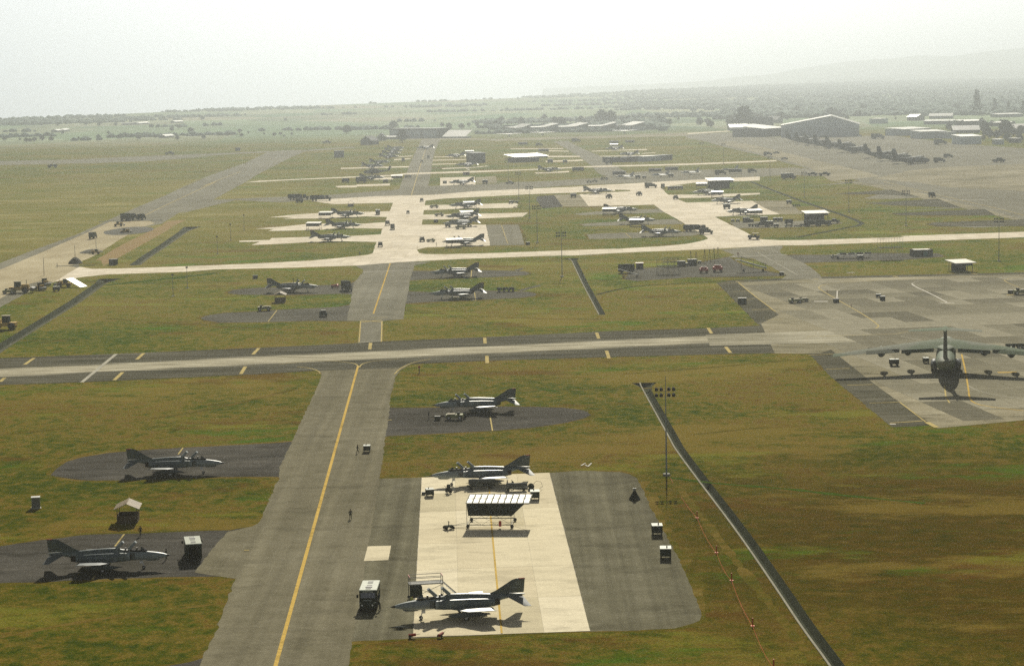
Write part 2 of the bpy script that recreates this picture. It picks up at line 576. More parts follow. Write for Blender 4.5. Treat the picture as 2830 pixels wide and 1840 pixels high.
ASPH = surface('taxiway_asphalt', [(.35, (0.127, 0.116, 0.075)), (.5, (0.166, 0.151, 0.102)), (.65, (0.205, 0.188, 0.131))], AXIS-pi/2, big=.02, mid=.25, streak=.16, speck=.16, stain=.22)
ASPH_D = surface('stub_asphalt', [(.35, (0.048, 0.045, 0.037)), (.5, (0.072, 0.068, 0.059)), (.65, (0.110, 0.102, 0.087))], R(8), (.25, 1), big=.04, mid=.25, speck=.25, stain=.4)
ASPH_M = surface('pad_asphalt', [(.35, (0.096, 0.089, 0.059)), (.5, (0.134, 0.125, 0.084)), (.65, (0.175, 0.163, 0.114))], AXIS-pi/2, big=.03, mid=.2, streak=.26, speck=.16, stain=.3)
ASPH_N = surface('weathered_stub_asphalt', [(.35, (.075, .072, .058)), (.5, (.105, .10, .082)), (.65, (.14, .135, .11))], R(8), (.25, 1), big=.04, mid=.25, speck=.2, stain=.3)
ASPH_S = surface('shoulder_asphalt', [(.35, (0.054, 0.052, 0.037)), (.5, (0.086, 0.082, 0.058)), (.65, (0.140, 0.132, 0.098))], R(12), (.12, 1), big=.03, mid=.25, speck=.2, stain=.35)
ASPH_F = surface('grey_asphalt', [(.35, (0.150, 0.142, 0.105)), (.5, (0.198, 0.187, 0.142)), (.65, (0.252, 0.240, 0.187))], AXIS-pi/2, big=.012, mid=.1, streak=.1, speck=.12, stain=.25)
DIRT = surface('bare_earth', [(.35, (.30, .25, .155)), (.5, (.40, .345, .225)), (.65, (.50, .44, .30))], R(80), (1, .3), big=.012, mid=.1, speck=.14)
SAND = surface('dry_soil', [(.3, (.20, .13, .06)), (.5, (.28, .20, .10)), (.7, (.20, .17, .06))], 0, big=.05, mid=.2, speck=.2)

Z1, Z2, Z3, Z4 = .010, .027, .044, .062
# --- south of the wide cross taxiway
sheet('parking_stub', path('m -560,880 -500,800 -250,715 0,693 300,650 600,612 1000,600 1640,578 1760,560 1740,915 1640,908 1200,912 700,930 300,948 0,955 -300,950'), Z1, ASPH_D)
sheet('parking_stub', path('r 418,1075 480,1010 560,965 680,930 900,895 1200,870 1600,848 2000,828 2250,815 2420,800 2420,1100 2240,1092 1900,1092 1400,1105 1000,1122 800,1122 640,1118 520,1100 450,1085'), Z1, ASPH_D)
sheet('parking_stub', path('q 2178,435 2155,412 2100,393 1950,375 1700,368 1300,365 900,375 600,378 460,372 420,620 495,612 540,608 700,600 1000,585 1400,565 1700,540 1950,505 2100,470 2160,450'), Z1, ASPH_D)
sheet('parking_stub', path('m 300,1660 700,1590 1000,1568 1300,1530 1440,1490 1500,1440 1700,1440 1700,1860 300,1860'), Z1, ASPH_D)
sheet('asphalt_pad', path('n 190,1372 640,1348 1180,1320 1885,1298 o 80,1300 400,1292 680,1278 800,1245 850,1222 872,1190 868,1150 830,1050 700,760 540,470 430,240 410,205 370,180 300,165 100,158 0,155 n 1595,170 690,205 340,212 150,1373'), Z1, ASPH_M)
sheet('taxiway', path('m 1330,1800 1440,1495 1550,1270 1675,925 1690,905 m 1975,232 1990,215 D 650,1085 680,1022 745,880 748,868 742,862 D 700,852 830,800 890,795 985,838 955,846 930,860 918,878 912,905 905,930 q 530,365 q 490,640 445,950 n 385,210 190,1372 140,1700 100,1900'), Z2, ASPH)
sheet('taxiway_fillet', path('m 1385,880 1500,730 1620,590 1800,552 1835,530 2000,300 1700,910 1675,925'), Z1+.009, ASPH)
# --- the wide cross taxiway: dark shoulders, worn pale centre
def cross_material():
    a, b_ = ground('D', 0, 866).to_2d(), ground('D', 1660, 788).to_2d()
    d = (b_-a).normalized(); n = V((-d.y, d.x)); c0 = n.dot(a)
    m, nt, b = _new('cross_taxiway_asphalt')
    o = objcoord(nt)
    dt = nt.nodes.new('ShaderNodeVectorMath'); dt.operation = 'DOT_PRODUCT'; dt.inputs[1].default_value = (n.x, n.y, 0)
    nt.links.new(o, dt.inputs[0])
    s = nt.nodes.new('ShaderNodeMath'); s.operation = 'SUBTRACT'; s.inputs[1].default_value = c0
    nt.links.new(dt.outputs['Value'], s.inputs[0])
    ab = nt.nodes.new('ShaderNodeMath'); ab.operation = 'ABSOLUTE'
    nt.links.new(s.outputs[0], ab.inputs[0])
    rz = atan2(d.y, d.x)
    v = objcoord(nt, (.10, 1, 1), -rz)
    f = noise_node(nt, v, .35, 5, .65)
    sub = nt.nodes.new('ShaderNodeMath'); sub.operation = 'MULTIPLY_ADD'; sub.inputs[1].default_value = 11.0
    nt.links.new(f, sub.inputs[0]); nt.links.new(ab.outputs[0], sub.inputs[2])
    mr = nt.nodes.new('ShaderNodeMapRange'); mr.inputs[1].default_value, mr.inputs[2].default_value = 11.5, 15.0
    nt.links.new(sub.outputs[0], mr.inputs[0])
    pale = ramp(nt, noise_node(nt, v, .6, 4, .6), [(.35, (.22, .20, .14)), (.5, (.36, .33, .24)), (.65, (.54, .50, .38))])
    dark = ramp(nt, noise_node(nt, v, .3, 5, .65), [(.35, (.050, .048, .035)), (.5, (.082, .078, .057)), (.65, (.13, .123, .092))])
    c = mix(nt, mr.outputs[0], pale, dark)
    c = mix(nt, 1.0, c, ramp(nt, noise_node(nt, o, 1.7, 3, .7), [(.25, (.82,)*3), (.75, (1.18,)*3)]), 'MULTIPLY')
    nt.links.new(c, b.inputs['Base Color'])
    b.inputs['Roughness'].default_value = .9
    b.inputs['Specular IOR Level'].default_value = 0
    return m, n, c0, d
CROSS, CN, CC, CD = cross_material()
sheet('cross_taxiway', path('D -700,860 0,832 270,822 600,808 830,797 890,793 1130,783 1400,770 1660,762 1756,757 D 1860,752 1900,822 1850,820 1700,822 1400,830 1130,838 955,846 925,855 735,861 600,869 190,888 0,894 -700,920'), Z3, CROSS)
# --- between the cross taxiway and the white road
sheet('parking_stub', path('f 1860,1140 1905,1122 1960,1108 2100,1090 2350,1080 a 600,1380 1000,1362 1300,1345 1440,1320 1560,1430 1525,1497 1000,1495 550,1508 0,1515 f 2000,1175 1900,1160'), Z1, ASPH_N)
sheet('parking_stub', path('a 112,1190 170,1165 300,1150 500,1140 1100,1115 1330,1110 1440,1090 1500,1060 1520,1200 1440,1215 1350,1205 1000,1215 600,1220 250,1215 130,1202'), Z1, ASPH_N)
sheet('parking_stub', path('b 100,960 160,960 350,962 880,955 1200,960 1350,968 1405,985 1380,1005 1200,1020 700,1040 300,1050 130,1065 60,1070'), Z1, ASPH_N)
sheet('parking_stub', path('b 60,1180 115,1180 400,1190 900,1170 1200,1180 1400,1185 1475,1202 1480,1220 1440,1232 1300,1250 800,1275 300,1295 100,1310 60,1310'), Z1, ASPH_N)
sheet('path', path('b 1270,1168 1510,1112 1525,1120 1320,1180'), Z1, ASPH_N)
sheet('path', path('b 1230,955 1330,930 1345,938 1290,962'), Z1, ASPH_N)
sheet('taxiway', path('a 1505,1745 1522,1600 1525,1497 1380,1497 1420,1330 1440,1210 1465,1080 1560,975 1555,945 1470,905 1900,860 2290,868 2110,900 2095,955 2060,1060 2045,1180 2015,1310 1990,1478 1772,1497 1764,1740'), Z2, ASPH_F)
# --- the white road and the concrete ramps
sheet('white_road', path('f 480,812 610,735 735,665 760,668 860,683 1100,680 1500,668 2354,635 a 700,868 1000,852 1300,825 1700,780 2100,720 b 200,720 220,770 300,782 500,785 1000,772 1600,750 2320,725 c 800,920 1300,890 1550,865 1700,835 1770,812 1900,700 2120,720 2200,758 2320,820 d 740,617 830,628 1000,635 1300,632 2320,600 e 1000,590 2320,545 2900,520 2900,580 2320,603 1000,650 0,688 d 1000,690 700,705 0,738 c 2320,900 1900,920 1000,955 0,1003 b 2320,780 1500,805 700,835 0,870 a 1500,905 700,930 0,945 f 1700,712 1000,735 800,755 560,790'), Z2, CONC)
W1 = 'a 1500,808 1600,795 1660,775 1705,655 1735,572 1750,572 1765,513 1800,442 1815,388 1845,325 1880,236 1400,246 1250,250 1130,235 1000,215 1060,203 1300,190 1700,165 2320,150 b 800,113 1400,85 2000,60 2320,40 2320,110 2000,122 1500,140 1000,165 500,190 300,212 290,225 285,262 275,320 268,362 262,420 252,470 230,600 205,725 200,775 a 2150,790 1700,860'
sheet('concrete_ramp', path(W1), Z3, CONC)
for s in ('a 1700,653 1300,645 1000,655 600,678 370,686 460,650 235,653 240,640 560,632 580,612 900,602 1000,600 1440,590 1740,572 1800,600',
          'a 1765,511 1300,505 1100,525 545,537 610,515 405,514 540,500 700,490 960,462 1100,458 1530,460 1800,442 1850,480',
          'a 1815,388 1580,380 1200,400 700,407 820,390 550,391 830,360 1090,345 1200,343 1840,325 1880,350',
          'b 265,262 830,250 1240,236 1285,250 1270,288 700,300 280,314',
          'b 265,362 900,350 1390,341 1330,384 900,403 262,415'):
    sheet('concrete_stub', path(s), Z3, CONC)
sheet('concrete_pad', path('b 240,470 940,470 985,692 700,702 300,712 205,735'), Z3, CONC)
sheet('asphalt_pad', path('b 940,470 1290,468 1355,685 985,692'), Z1, ASPH_F)
# the ramp of the eastern row
sheet('concrete_ramp', path('c 0,280 600,240 900,225 1300,200 2320,148 2320,190 1620,215 1260,262 1330,335 1450,395 1530,425 d 0,232 690,215 820,290 990,358 295,385 c 1840,580 2200,758 2250,830 1900,850 1770,812 1745,790 1560,680 1430,600 1300,530 1185,448 980,455 490,465 390,338 750,315 940,305 930,292 750,288 500,290 0,325'), Z3, CONC)
sheet('concrete_pad', path('c 120,345 390,336 490,466 215,470'), Z2, CONC_OLD)
sheet('asphalt_pad', path('c -60,360 120,345 215,470 0,490 -70,400'), Z1, ASPH_D)
sheet('concrete_pad', path('d 690,215 1050,212 1130,265 1235,352 990,358 820,290'), Z2, CONC_OLD)
sheet('concrete_stub', path('c 1330,343 1700,340 2320,322 2320,338 1800,372 1400,380'), Z2, CONC)
for s in ('c 400,655 600,640 900,625 1400,600 1470,635 1500,655 1000,665 700,672 450,675',
          'c 470,765 600,755 1000,745 1500,740 1570,700 1690,760 1600,780 1000,805 500,815',
          'c 330,545 600,520 1000,500 1260,490 1330,530 900,545 400,560'):
    sheet('parking_stub', path(s), Z1, ASPH_F)
sheet('equipment_yard', path('u 100,290 900,270 1500,270 2100,290 2190,310 2000,330 1200,390 500,400 250,405'), Z1, ASPH_F)
# storage yards south of the white road
sheet('storage_yard', path('c 870,1245 960,1130 1200,1120 1500,1110 1800,1040 1990,1005 2060,1010 d 440,815 600,905 1070,1010 1020,1015 500,1025 0,1030 c 1500,1230 1000,1262'), Z1, ASPH_N)
sheet('taxiway', path('d 360,738 700,705 1000,692 1020,705 980,750 1000,775 1060,795 1250,880 1350,950 1430,1020 1440,1050 1000,1050 1060,1010 900,920 700,830 440,815 500,790'), Z2, ASPH_F)
sheet('storage_yard', path('e -330,795 -130,790 200,790 700,770 1000,772 1150,775 1400,775 1470,810 1300,822 1000,845 600,855 0,875 -200,885 -140,870'), Z1, ASPH_N)
# --- the big apron
APRON = path('D 1665,657 1700,652 1890,643 2379,633 2700,627 2700,960 2379,976 2200,984 2130,990 2072,992 1930,875 1880,822 1800,780 1757,750')
sheet('apron', APRON, Z1, ASPH_S)
ap_in = path('p 480,-20 -330,-20 D 1690,650 1890,645 2379,635 2700,629 2700,955 2379,970 p 1040,1385 735,1180 500,1000 300,860 120,760 0,690 D 1780,720')
ap_in = path('d 540,1085 740,1245 950,1410 1060,1500 p 100,690 300,850 540,1040 735,1180 1035,1385 p 1719,1320 D 2379,955 2700,940 2700,631 2379,637 1890,648')
sheet('apron_concrete', ap_in, Z2, CONC_OLD)
WORN = surface('worn_concrete', [(.38, (.20, .185, .13)), (.5, (.33, .305, .225)), (.62, (.46, .43, .33))], R(6), (.10, 1), big=.02, mid=.3, speck=.15, stain=.3)
sheet('apron_concrete', path('D 1768,752 1830,722 1900,700 1968,800 1905,821 1880,822 1800,821'), Z3+.004, CONC_OLD)
sheet('concrete_strip', path('D 1640,778 1900,769 2100,765 2379,759 2700,752 2700,780 2379,788 2100,791 1900,797 1650,803'), Z4-.012, WORN)
# tonal slabs of the apron, each its own piece
slab_m = []
for k_, (c1, c2) in enumerate((((.12, .112, .08), (.23, .212, .152)), ((.15, .14, .10), (.28, .258, .185)), ((.21, .195, .14), (.36, .332, .245)), ((.10, .094, .068), (.19, .176, .128)))):
    slab_m.append(surface('apron_slab_%d' % k_, [(.3, c1), (.5, tuple((a+b)/2 for a, b in zip(c1, c2))), (.7, c2)], R(10), (.25, 1), big=.03, mid=.22, speck=.16, stain=.42))
slab_root = tag(empty('apron_paving'), kind='structure')
rot = R(8)
SX, SY = 9.2, 13.8
slab_me = {}
for ix in range(-4, 26):
    for iy in range(-6, 24):
        c = V((72, 540))+Matrix.Rotation(rot, 2) @ V((ix*SX, iy*SY))
        cs = [c+Matrix.Rotation(rot, 2) @ V((sx*SX/2, sy*SY/2)) for sx in (-1, 1) for sy in (-1, 1)]
        if not all(in_poly(q, ap_in) for q in cs) or c.x > 236:
            continue
        nz = mnoise.noise(V((ix*.25, iy*.33, 3.1)))*1.3+random.uniform(-.45, .45)
        k_ = 0 if nz < -.35 else 1 if nz < .1 else 2 if nz < .5 else 3
        if iy in (7, 8) and random.random() < .8: k_ = 2
        if k_ not in slab_me:
            b_ = MB().box((0, 0, 0), (SX-.10, SY-.10, .02), slab_m[k_])
            ob = b_.build('slab', parent=slab_root, smooth=0)
            slab_me[k_] = ob
        else:
            ob = slab_me[k_].copy(); COL.objects.link(ob)
        ob.location = (c.x, c.y, Z2+.024+random.uniform(-.002, .002)); ob.rotation_euler.z = rot
# --- the near concrete pad of separate slabs
pad = path('n 685,205 1595,170 1885,1298 622,1342')
pad_root = sheet('concrete_pad', pad, Z2, paint('pad_joint', (.20, .18, .14), .9))
pad_m = [surface('pad_slab_%d' % i, [(.3, tuple(c*.82 for c in col)), (.5, col), (.7, tuple(c*1.1 for c in col))], R(6), (.3, 1), big=.12, mid=.35, speck=.08, stain=.22)
         for i, col in enumerate(((.60, .53, .37), (.65, .58, .41), (.54, .48, .33), (.70, .63, .46)))]
us, vs_ = [0, .26, .5, .74, 1], [0, .17, .34, .5, .60, .72, .86, 1]
def pad_pt(u, v):
    return pad[3].lerp(pad[2], u).lerp(pad[0].lerp(pad[1], u), v)
for i in range(4):
    for j in range(7):
        a, b_, c, d = pad_pt(us[i], vs_[j]), pad_pt(us[i+1], vs_[j]), pad_pt(us[i+1], vs_[j+1]), pad_pt(us[i], vs_[j+1])
        g_ = .04
        ctr = (a+b_+c+d)/4
        q = [p+(ctr-p).normalized()*g_ for p in (a, b_, c, d)]
        z = Z3+random.uniform(-.003, .003)
        mbx = MB().add([(p.x, p.y, z) for p in q]+[(p.x, p.y, z-.012) for p in q], [(0, 1, 2, 3), (0, 1, 5, 4), (1, 2, 6, 5), (2, 3, 7, 6), (3, 0, 4, 7)], pad_m[random.choice((0, 1, 1, 2, 3))])
        mbx.build('slab', parent=pad_root, smooth=0)
sheet('concrete_patch', path('n 300,695 467,690 447,793 272,800'), Z3, pad_m[1])
# --- old runway, shoulders and works area at the west
sheet('old_runway', path('f -1600,1255 0,630 280,520 700,370 1050,210 1300,100 1540,0 g 2300,800 h 0,960 300,820 700,680 950,560 1130,538 1390,536 1200,620 900,770 700,890 480,1010 300,1110 30,1220 f 2040,60 1900,85 1650,170 1500,265 1150,330 900,450 720,605 740,665 500,810 300,880 0,1040 -200,1120 -1600,1790'), Z1, ASPH_F)
sheet('works_area', path('f -1500,1320 0,692 400,525 850,330 1030,242 1200,236 1390,238 1440,262 1300,305 1100,420 880,560 700,640 640,660 720,672 610,740 500,808 400,790 250,830 0,960 -1500,1600'), Z2, DIRT)
sheet('dirt_track', path('f 890,600 1150,450 1400,330 1500,280 1560,240 1740,225 1600,290 1570,318 1300,470 1100,580 960,660 940,605'), Z1, SAND)
sheet('perimeter_road', path('g -1200,745 0,655 800,640 1400,610 2380,572 h 960,548 1400,533 1900,498 1910,512 1400,548 960,562 0,612 g 2380,600 1600,660 1000,680 0,700 -1200,800'), Z2, ASPH_F)
# --- the north end
sheet('taxiway', path('i 620,1030 735,905 770,800 830,700 870,590 920,480 960,400 1010,290 1040,262 1275,262 1260,290 1205,400 1180,500 1155,650 1135,770 1110,890 1270,870 1270,1000'), Z1, ASPH_F)
sheet('taxiway', path('h 0,1230 300,1085 800,1060 1500,1035 2340,975 i 0,970 670,930 900,885 1270,872 2100,845 j 290,890 820,878 1500,835 1400,790 1320,700 1180,600 1050,520 900,440 1060,435 1250,530 1420,600 1540,690 1660,745 1720,790 1900,770 2380,755 k 900,1270 1400,1255 2000,1300 1700,1370 1300,1350 900,1380 j 2380,872 1000,930 0,1000 i 1070,995 640,1015 0,1055 h 2320,1055 1500,1075 1100,1110 600,1085'), Z2-.004, ASPH_F)
sheet('concrete_pad', path('i 1268,770 1720,755 1735,860 1268,875'), Z3, CONC)
sheet('concrete_pad', path('i 1735,765 2000,750 2020,835 1745,850'), Z2, CONC_OLD)
sheet('service_road', path('h 690,892 860,872 1300,853 1930,824 i 600,733 830,708 1500,685 2380,660 j 1300,712 2380,684 k 600,1180 1170,1158 1170,1172 600,1198 0,1222 j 1300,726 0,785 i 1500,706 830,728 600,748 h 1930,836 1300,862 860,886'), Z3, CONC)
for s in ('i -40,640 860,617 860,632 -40,655', 'i 170,860 610,845 600,872 170,884', 'h 1690,930 1930,922 1930,945 1720,948', 'i 660,525 880,515 880,525 660,540', 'i 620,492 905,480 905,488 620,500', 'i 1290,645 1690,628 1900,612 1900,618 1690,640 1290,657', 'i 1160,590 1480,580 1480,590 1160,600', 'i 1170,535 1650,525 1650,533 1170,546',
          'i 1190,493 1640,485 1640,492 1190,501', 'j 480,600 1200,600 1200,612 860,615', 'j 820,655 1230,640 1240,655 830,668', 'j 860,540 1080,545 1080,553 860,550', 'j 700,783 1080,765 1085,780 720,795', 'j 1330,545 1940,525 1940,535 1330,553', 'j 1420,600 2150,590 2150,600 1420,606', 'j 1880,572 2030,560 2030,567 1880,578', 'j 440,520 1010,515 1020,523 440,527', 'i 380,770 650,760 650,792 400,795'):
    sheet('concrete_stub', path(s), Z2, CONC)
sheet('apron', path('k -40,830 0,820 200,808 560,795 1000,835 1150,850 1700,850 2380,835 l 0,1075 500,1062 1200,1150 1934,1200 2400,1215 2400,1500 e 2900,480 2320,478 1800,500 1300,470 1350,455 2320,415 2000,370 1650,290 900,330 1650,278 1400,235 1230,180 900,195 600,190 910,110 300,140 900,95 580,20 0,60 560,0 k 2150,1400 1980,1390 1500,1240 1260,1182 1160,1150 900,1080 600,1010 400,960 250,915 0,868'), Z1, ASPH_F)
sheet('concrete_strip', path('k 400,925 600,910 1000,985 1700,1160 2380,1320 l 400,1500 e 300,0 1000,60 1300,150 1600,230 2000,330 2320,420 2320,440 1900,345 1300,210 700,60 250,0 k 1600,1250 1000,1080 500,960'), Z2, CONC_OLD)
sheet('concrete_strip', path('l 1100,1400 1600,1380 2400,1350 2400,1560 e 2320,110 1500,70 1200,20 700,-20 l 700,1440'), Z2, CONC_OLD)
sheet('service_road', path('k 0,800 560,768 560,780 0,818'), Z2, CONC)
sheet('airfield_road', path('i 830,255 1600,250 2380,262 j 340,410 1300,385 2380,345 k 0,808 0,850 j 2380,382 1300,408 340,436 i 2070,290 1600,265 830,270'), Z2, CONC_OLD)
for s in ('e 280,138 910,95 1230,180 900,150', 'e 620,238 1400,192 1660,290 900,262', 'e 900,348 1900,300 2020,370 1000,368', 'e 1290,465 1350,445 2320,412 2900,400 2900,480 1400,488'):
    sheet('parking_stub', path(s), Z2, ASPH_S)

# ------------------------------------------------------------------ painted markings
def paint_flat(name, c):
    return surface(name, [(.35, tuple(x*.55 for x in c)), (.48, c), (.7, tuple(x*1.1 for x in c))], 0, big=.1, mid=.9, speck=.2)
YEL = paint_flat('yellow_paint', (.52, .36, .10))
YEL2 = paint_flat('faded_yellow_paint', (.46, .37, .16))
WHI = paint_flat('white_paint', (.62, .59, .52))
WHI2 = paint_flat('faded_white_paint', (.40, .38, .31))

def line(name, spec, w, m, z=Z4+.006, n=0):
    NSHEET[0] += 1
    z += (NSHEET[0]-60)*.0001
    c = path(spec)
    if n: c = smooth(c, n, False)
    a, b = offs(c, w/2, w/2)
    k = len(c)
    mb = MB()
    mb.v = [(p.x, p.y, z) for p in a]+[(p.x, p.y, z) for p in b]
    mb.f = [[i, i+1, k+i+1, k+i] for i in range(k-1)]
    return tag(mb.build(name, m, smooth=0), kind='structure')

line('centre_line', 'D 622,1605 640,1547 832,850', .55, YEL)
line('centre_line', 'q 275,45 258,25 225,10 100,-5 -60,-12 r 2300,168', .35, YEL2, n=2)
line('centre_line', 'q 278,45 290,25 320,10 400,-8 600,-22', .35, YEL2, n=2)
line('edge_line', 'q 565,102 600,65 660,28 740,0 860,-22', .35, YEL2, n=2)
line('edge_line', 'D 690,852 720,855 740,862 744,868', .35, YEL2, n=1)
line('centre_line', 'a 1670,1420 1850,882', .5, YEL)
line('centre_line', 'i 890,1000 1010,600 1090,350', .5, YEL2)
line('centre_line', 'f 1330,195 1500,112 1740,0 g 2380,880 h 200,950 450,850 660,770', .6, YEL2)
for s in ('m 820,695 885,610', 'r 1465,910 1505,855', 'q 1352,450 1372,568', 'a 545,1505 640,1382', 'b 787,955 780,1037', 'b 818,1195 830,1278', 'b 1105,472 1172,670', 'c 880,750 945,808', 'm 655,935 680,905'):
    line('stub_line', s, .3, YEL2)
line('stub_line', 'n 1165,240 1175,470 1215,900 1255,1315', .28, YEL, z=Z4+.02)
for s in ('r 203,172 280,118', 'r 1125,130 1182,78', 'r 2080,88 2128,37', 'r 940,300 1008,235', 'r 1980,250 2018,188', 'r 0,313 40,280', 'D 1126,785 1127,798', 'D 1131,827 1132,844', 'D 1386,773 1391,787', 'D 1409,815 1415,833', 'D 1645,762 1653,775', 'D 1686,806 1697,820', 'D 861,797 859,812', 'r -110,228 -60,185'):
    line('shoulder_bar', s, .95, YEL2)
line('hold_line', 'r 672,318 955,85', 1.0, WHI2)
line('hold_line', 'a 1560,975 2092,955', .8, WHI)
line('hold_line', 'd 445,812 1060,793', .8, WHI)
line('closed_cross', 'a 1535,1493 1765,1508', 1.0, YEL2)
line('closed_cross', 'a 1545,1512 1760,1487', 1.0, YEL2)
line('hold_line', 'a 1635,1463 1825,1460', .5, YEL2)
line('edge_line', 'a 1534,1500 1517,1725', .4, YEL2)
line('edge_line', 'a 1762,1500 1755,1720', .4, YEL2)
line('closed_cross', 'D 832,797 886,792', .5, WHI2)
AL = [('p 830,240 850,262 1000,330 1110,390', .5, WHI), ('p 825,245 860,225 950,215 1200,195 1719,170', .35, WHI2), ('p 1040,398 1170,392', .8, WHI), ('p 90,272 110,258 160,245 280,232 600,215', .35, YEL2), ('p 90,272 130,305 350,430 480,505 560,565 570,580 545,595', .4, YEL2),
      ('p 240,300 238,360', .35, WHI), ('p 240,300 270,275 350,255 480,245', .3, WHI2), ('p 55,383 168,382', 1.6, WHI), ('p 290,318 340,318', .6, WHI2), ('p 1560,215 1600,200 1719,185', .35, YEL2), ('p 1560,215 1590,235 1690,275', .35, YEL2), ('p 1580,330 1700,328', 1.6, YEL2),
      ('p 1510,945 1660,942', 1.7, YEL), ('p 1225,800 1255,930 1280,1080 1285,1140 1310,1180 1400,1210 1719,1248', .4, YEL), ('p 1280,1050 1340,1085 1450,1115 1719,1155', .3, WHI2), ('p 1090,1050 1100,1140 1130,1185', .35, YEL2), ('p 15,808 210,798', .5, YEL2), ('p 150,918 340,912', .5, YEL2),
      ('p 320,1045 520,1040', .5, YEL2), ('p 495,1187 730,1180', .5, YEL2), ('p 655,1345 915,1328', .6, YEL2), ('p 735,1180 940,1335', .35, YEL2), ('p 950,1338 1030,1380', 1.2, YEL2), ('p 655,1353 705,1354', .9, WHI), ('p 740,655 900,690', .35, WHI2), ('p 0,660 700,640 900,600', .35, YEL2),
      ('d 740,760 1180,1010', .4, WHI2), ('d 1080,1015 1400,1008', .6, WHI2), ('d 340,1100 600,1085', .4, YEL2), ('d 545,1090 720,1235 850,1330 940,1400', .4, YEL2), ('d 480,1185 640,1178', .4, YEL2), ('d 690,1380 900,1372', .5, YEL2), ('d 840,1485 1030,1480', .5, YEL2), ('d 600,1275 720,1262', .4, YEL2), ('d 690,1250 960,1240', .4, WHI2),
      ('d 1350,1048 1395,1052', .9, YEL2), ('d 2195,1018 2250,1028', .9, YEL2), ('d 515,1075 560,1082', .9, YEL2), ('d 1700,982 1790,980', 1.2, WHI), ('d 640,755 810,748', .6, YEL2), ('e 1760,990 1820,1000', .9, YEL2),
      ('e 1480,195 1640,212', 1.1, WHI2), ('e 1640,205 1900,205', 1.3, WHI), ('e 1850,200 2060,215', .9, WHI2), ('e 820,10 1060,70 1500,175 2050,300 2320,370', .6, YEL2), ('D 1350,1082 1360,1076', .3, WHI), ('D 1360,1080 1366,1084', .3, WHI), ('D 1366,1084 1374,1076', .3, WHI), ('q 510,480 545,478', .5, YEL2), ('m 1740,725 1775,723', .5, YEL2)]
for s, w, m_ in AL:
    line('painted_line', s, w, m_, n=1 if len(s.split()) > 4 else 0)

LUSH = surface('lush_grass', [(.38, (.026, .050, .006)), (.5, (.040, .074, .009)), (.62, (.06, .09, .012))], R(12), (.4, 1), big=.06, mid=.4, speck=.3)
def strip(name, spec, w, m, z, n=1):
    c = smooth(path(spec), n, False)
    q = []
    for a, b in zip(c, c[1:]):
        k = max(1, int((b-a).length/2)); q += [a.lerp(b, i/k) for i in range(k)]
    ws = [w/2*(1+1.2*mnoise.noise(V((p.x*.3, p.y*.3, 5)))) for p in q]
    a, b = offs(q, ws, ws)
    k = len(q); mb = MB()
    mb.v = [(p.x, p.y, z) for p in a]+[(p.x, p.y, z) for p in b]
    mb.f = [[i, i+1, k+i+1, k+i] for i in range(k-1)]
    tag(mb.build(name, m, smooth=0), kind='structure')
strip('grass_swale', 'o 645,205 830,228 1000,248 1500,285 1800,322 2063,348 2600,400', 1.3, LUSH, .008)
strip('grass_swale', 'f 980,835 1300,803 1700,760 2040,720', 5, LUSH, .005)
strip('grass_swale', 'q 1760,225 1850,235 1950,245', 2.2, LUSH, .008)
for sp_, w_ in (('D 0,1010 250,985 480,955 700,900', 1.6), ('D 1000,895 1300,880 1700,850 1850,835', 1.4), ('D 905,905 1250,908 1560,900', 1.2), ('D 1600,1010 1850,985 2050,1010', 1.6), ('D 250,740 500,760 830,772', 1.8), ('D 950,725 1300,745 1700,735', 1.8), ('D 1560,1110 1700,1290 1900,1547', 1.3), ('D 0,1480 200,1440 520,1400', 1.2)):
    strip('worn_track', sp_, w_, VERGE, .006, 2)

# ------------------------------------------------------------------ aircraft
TAILC = V((0, 0, 0))
def camo(name, c1, c2, rough=.42, scale=.22, split=None, spec=.35):
    """two-tone matt camouflage broken along soft edges, with grime"""
    m, nt, b = _new(name)
    o = objcoord(nt)
    f = noise_node(nt, o, scale, 2, .4)
    c = ramp(nt, f, [(.47, c1), (.53, c2)])
    if split is not None:
        sx = nt.nodes.new('ShaderNodeSeparateXYZ'); nt.links.new(o, sx.inputs[0])
        mr = nt.nodes.new('ShaderNodeMapRange'); mr.inputs[1].default_value, mr.inputs[2].default_value = split[0], split[0]+.25
        nt.links.new(sx.outputs[0], mr.inputs[0])
        c = mix(nt, mr.outputs[0], c, split[1])
    g = noise_node(nt, o, 1.6, 5, .7)
    c = mix(nt, 1.0, c, ramp(nt, g, [(.25, (.65,)*3), (.7, (1.2,)*3)]), 'MULTIPLY')
    nt.links.new(c, b.inputs['Base Color'])
    b.inputs['Roughness'].default_value = rough
    b.inputs['Specular IOR Level'].default_value = spec
    return m

JET = camo('jet_camouflage', (.085, .115, .122), (.145, .176, .16), .38, .30, (3.0, (.235, .275, .265)))
JETW = camo('jet_wing_camouflage', (.080, .098, .10), (.12, .14, .135), .40, .25)
JETF = camo('jet_fin_camouflage', (.055, .075, .068), (.085, .104, .084), .5, .3)
RADOME = paint('radome_black', (.02, .02, .02), .5)
GLASS = paint('canopy_glass', (.05, .065, .06), .12, spec=.9)
CANOPY = paint('open_canopy', (.19, .215, .18), .25, spec=.8)
DARK = paint('dark_recess', (.008, .008, .008), .8)
BURNT = paint('burnt_metal', (.035, .028, .022), .45, .6)
BARE = paint('bare_metal', (.09, .085, .075), .4, .5)
TYRE = paint('tyre_rubber', (.012, .012, .012), .8)
WHITE = paint('white_gear_paint', (.62, .62, .58), .5)
RED = paint('red_paint', (.36, .03, .02), .5)
LETTER = paint('grey_lettering', (.20, .24, .21), .6)
TANK = paint('tank_grey', (.07, .085, .09), .35)

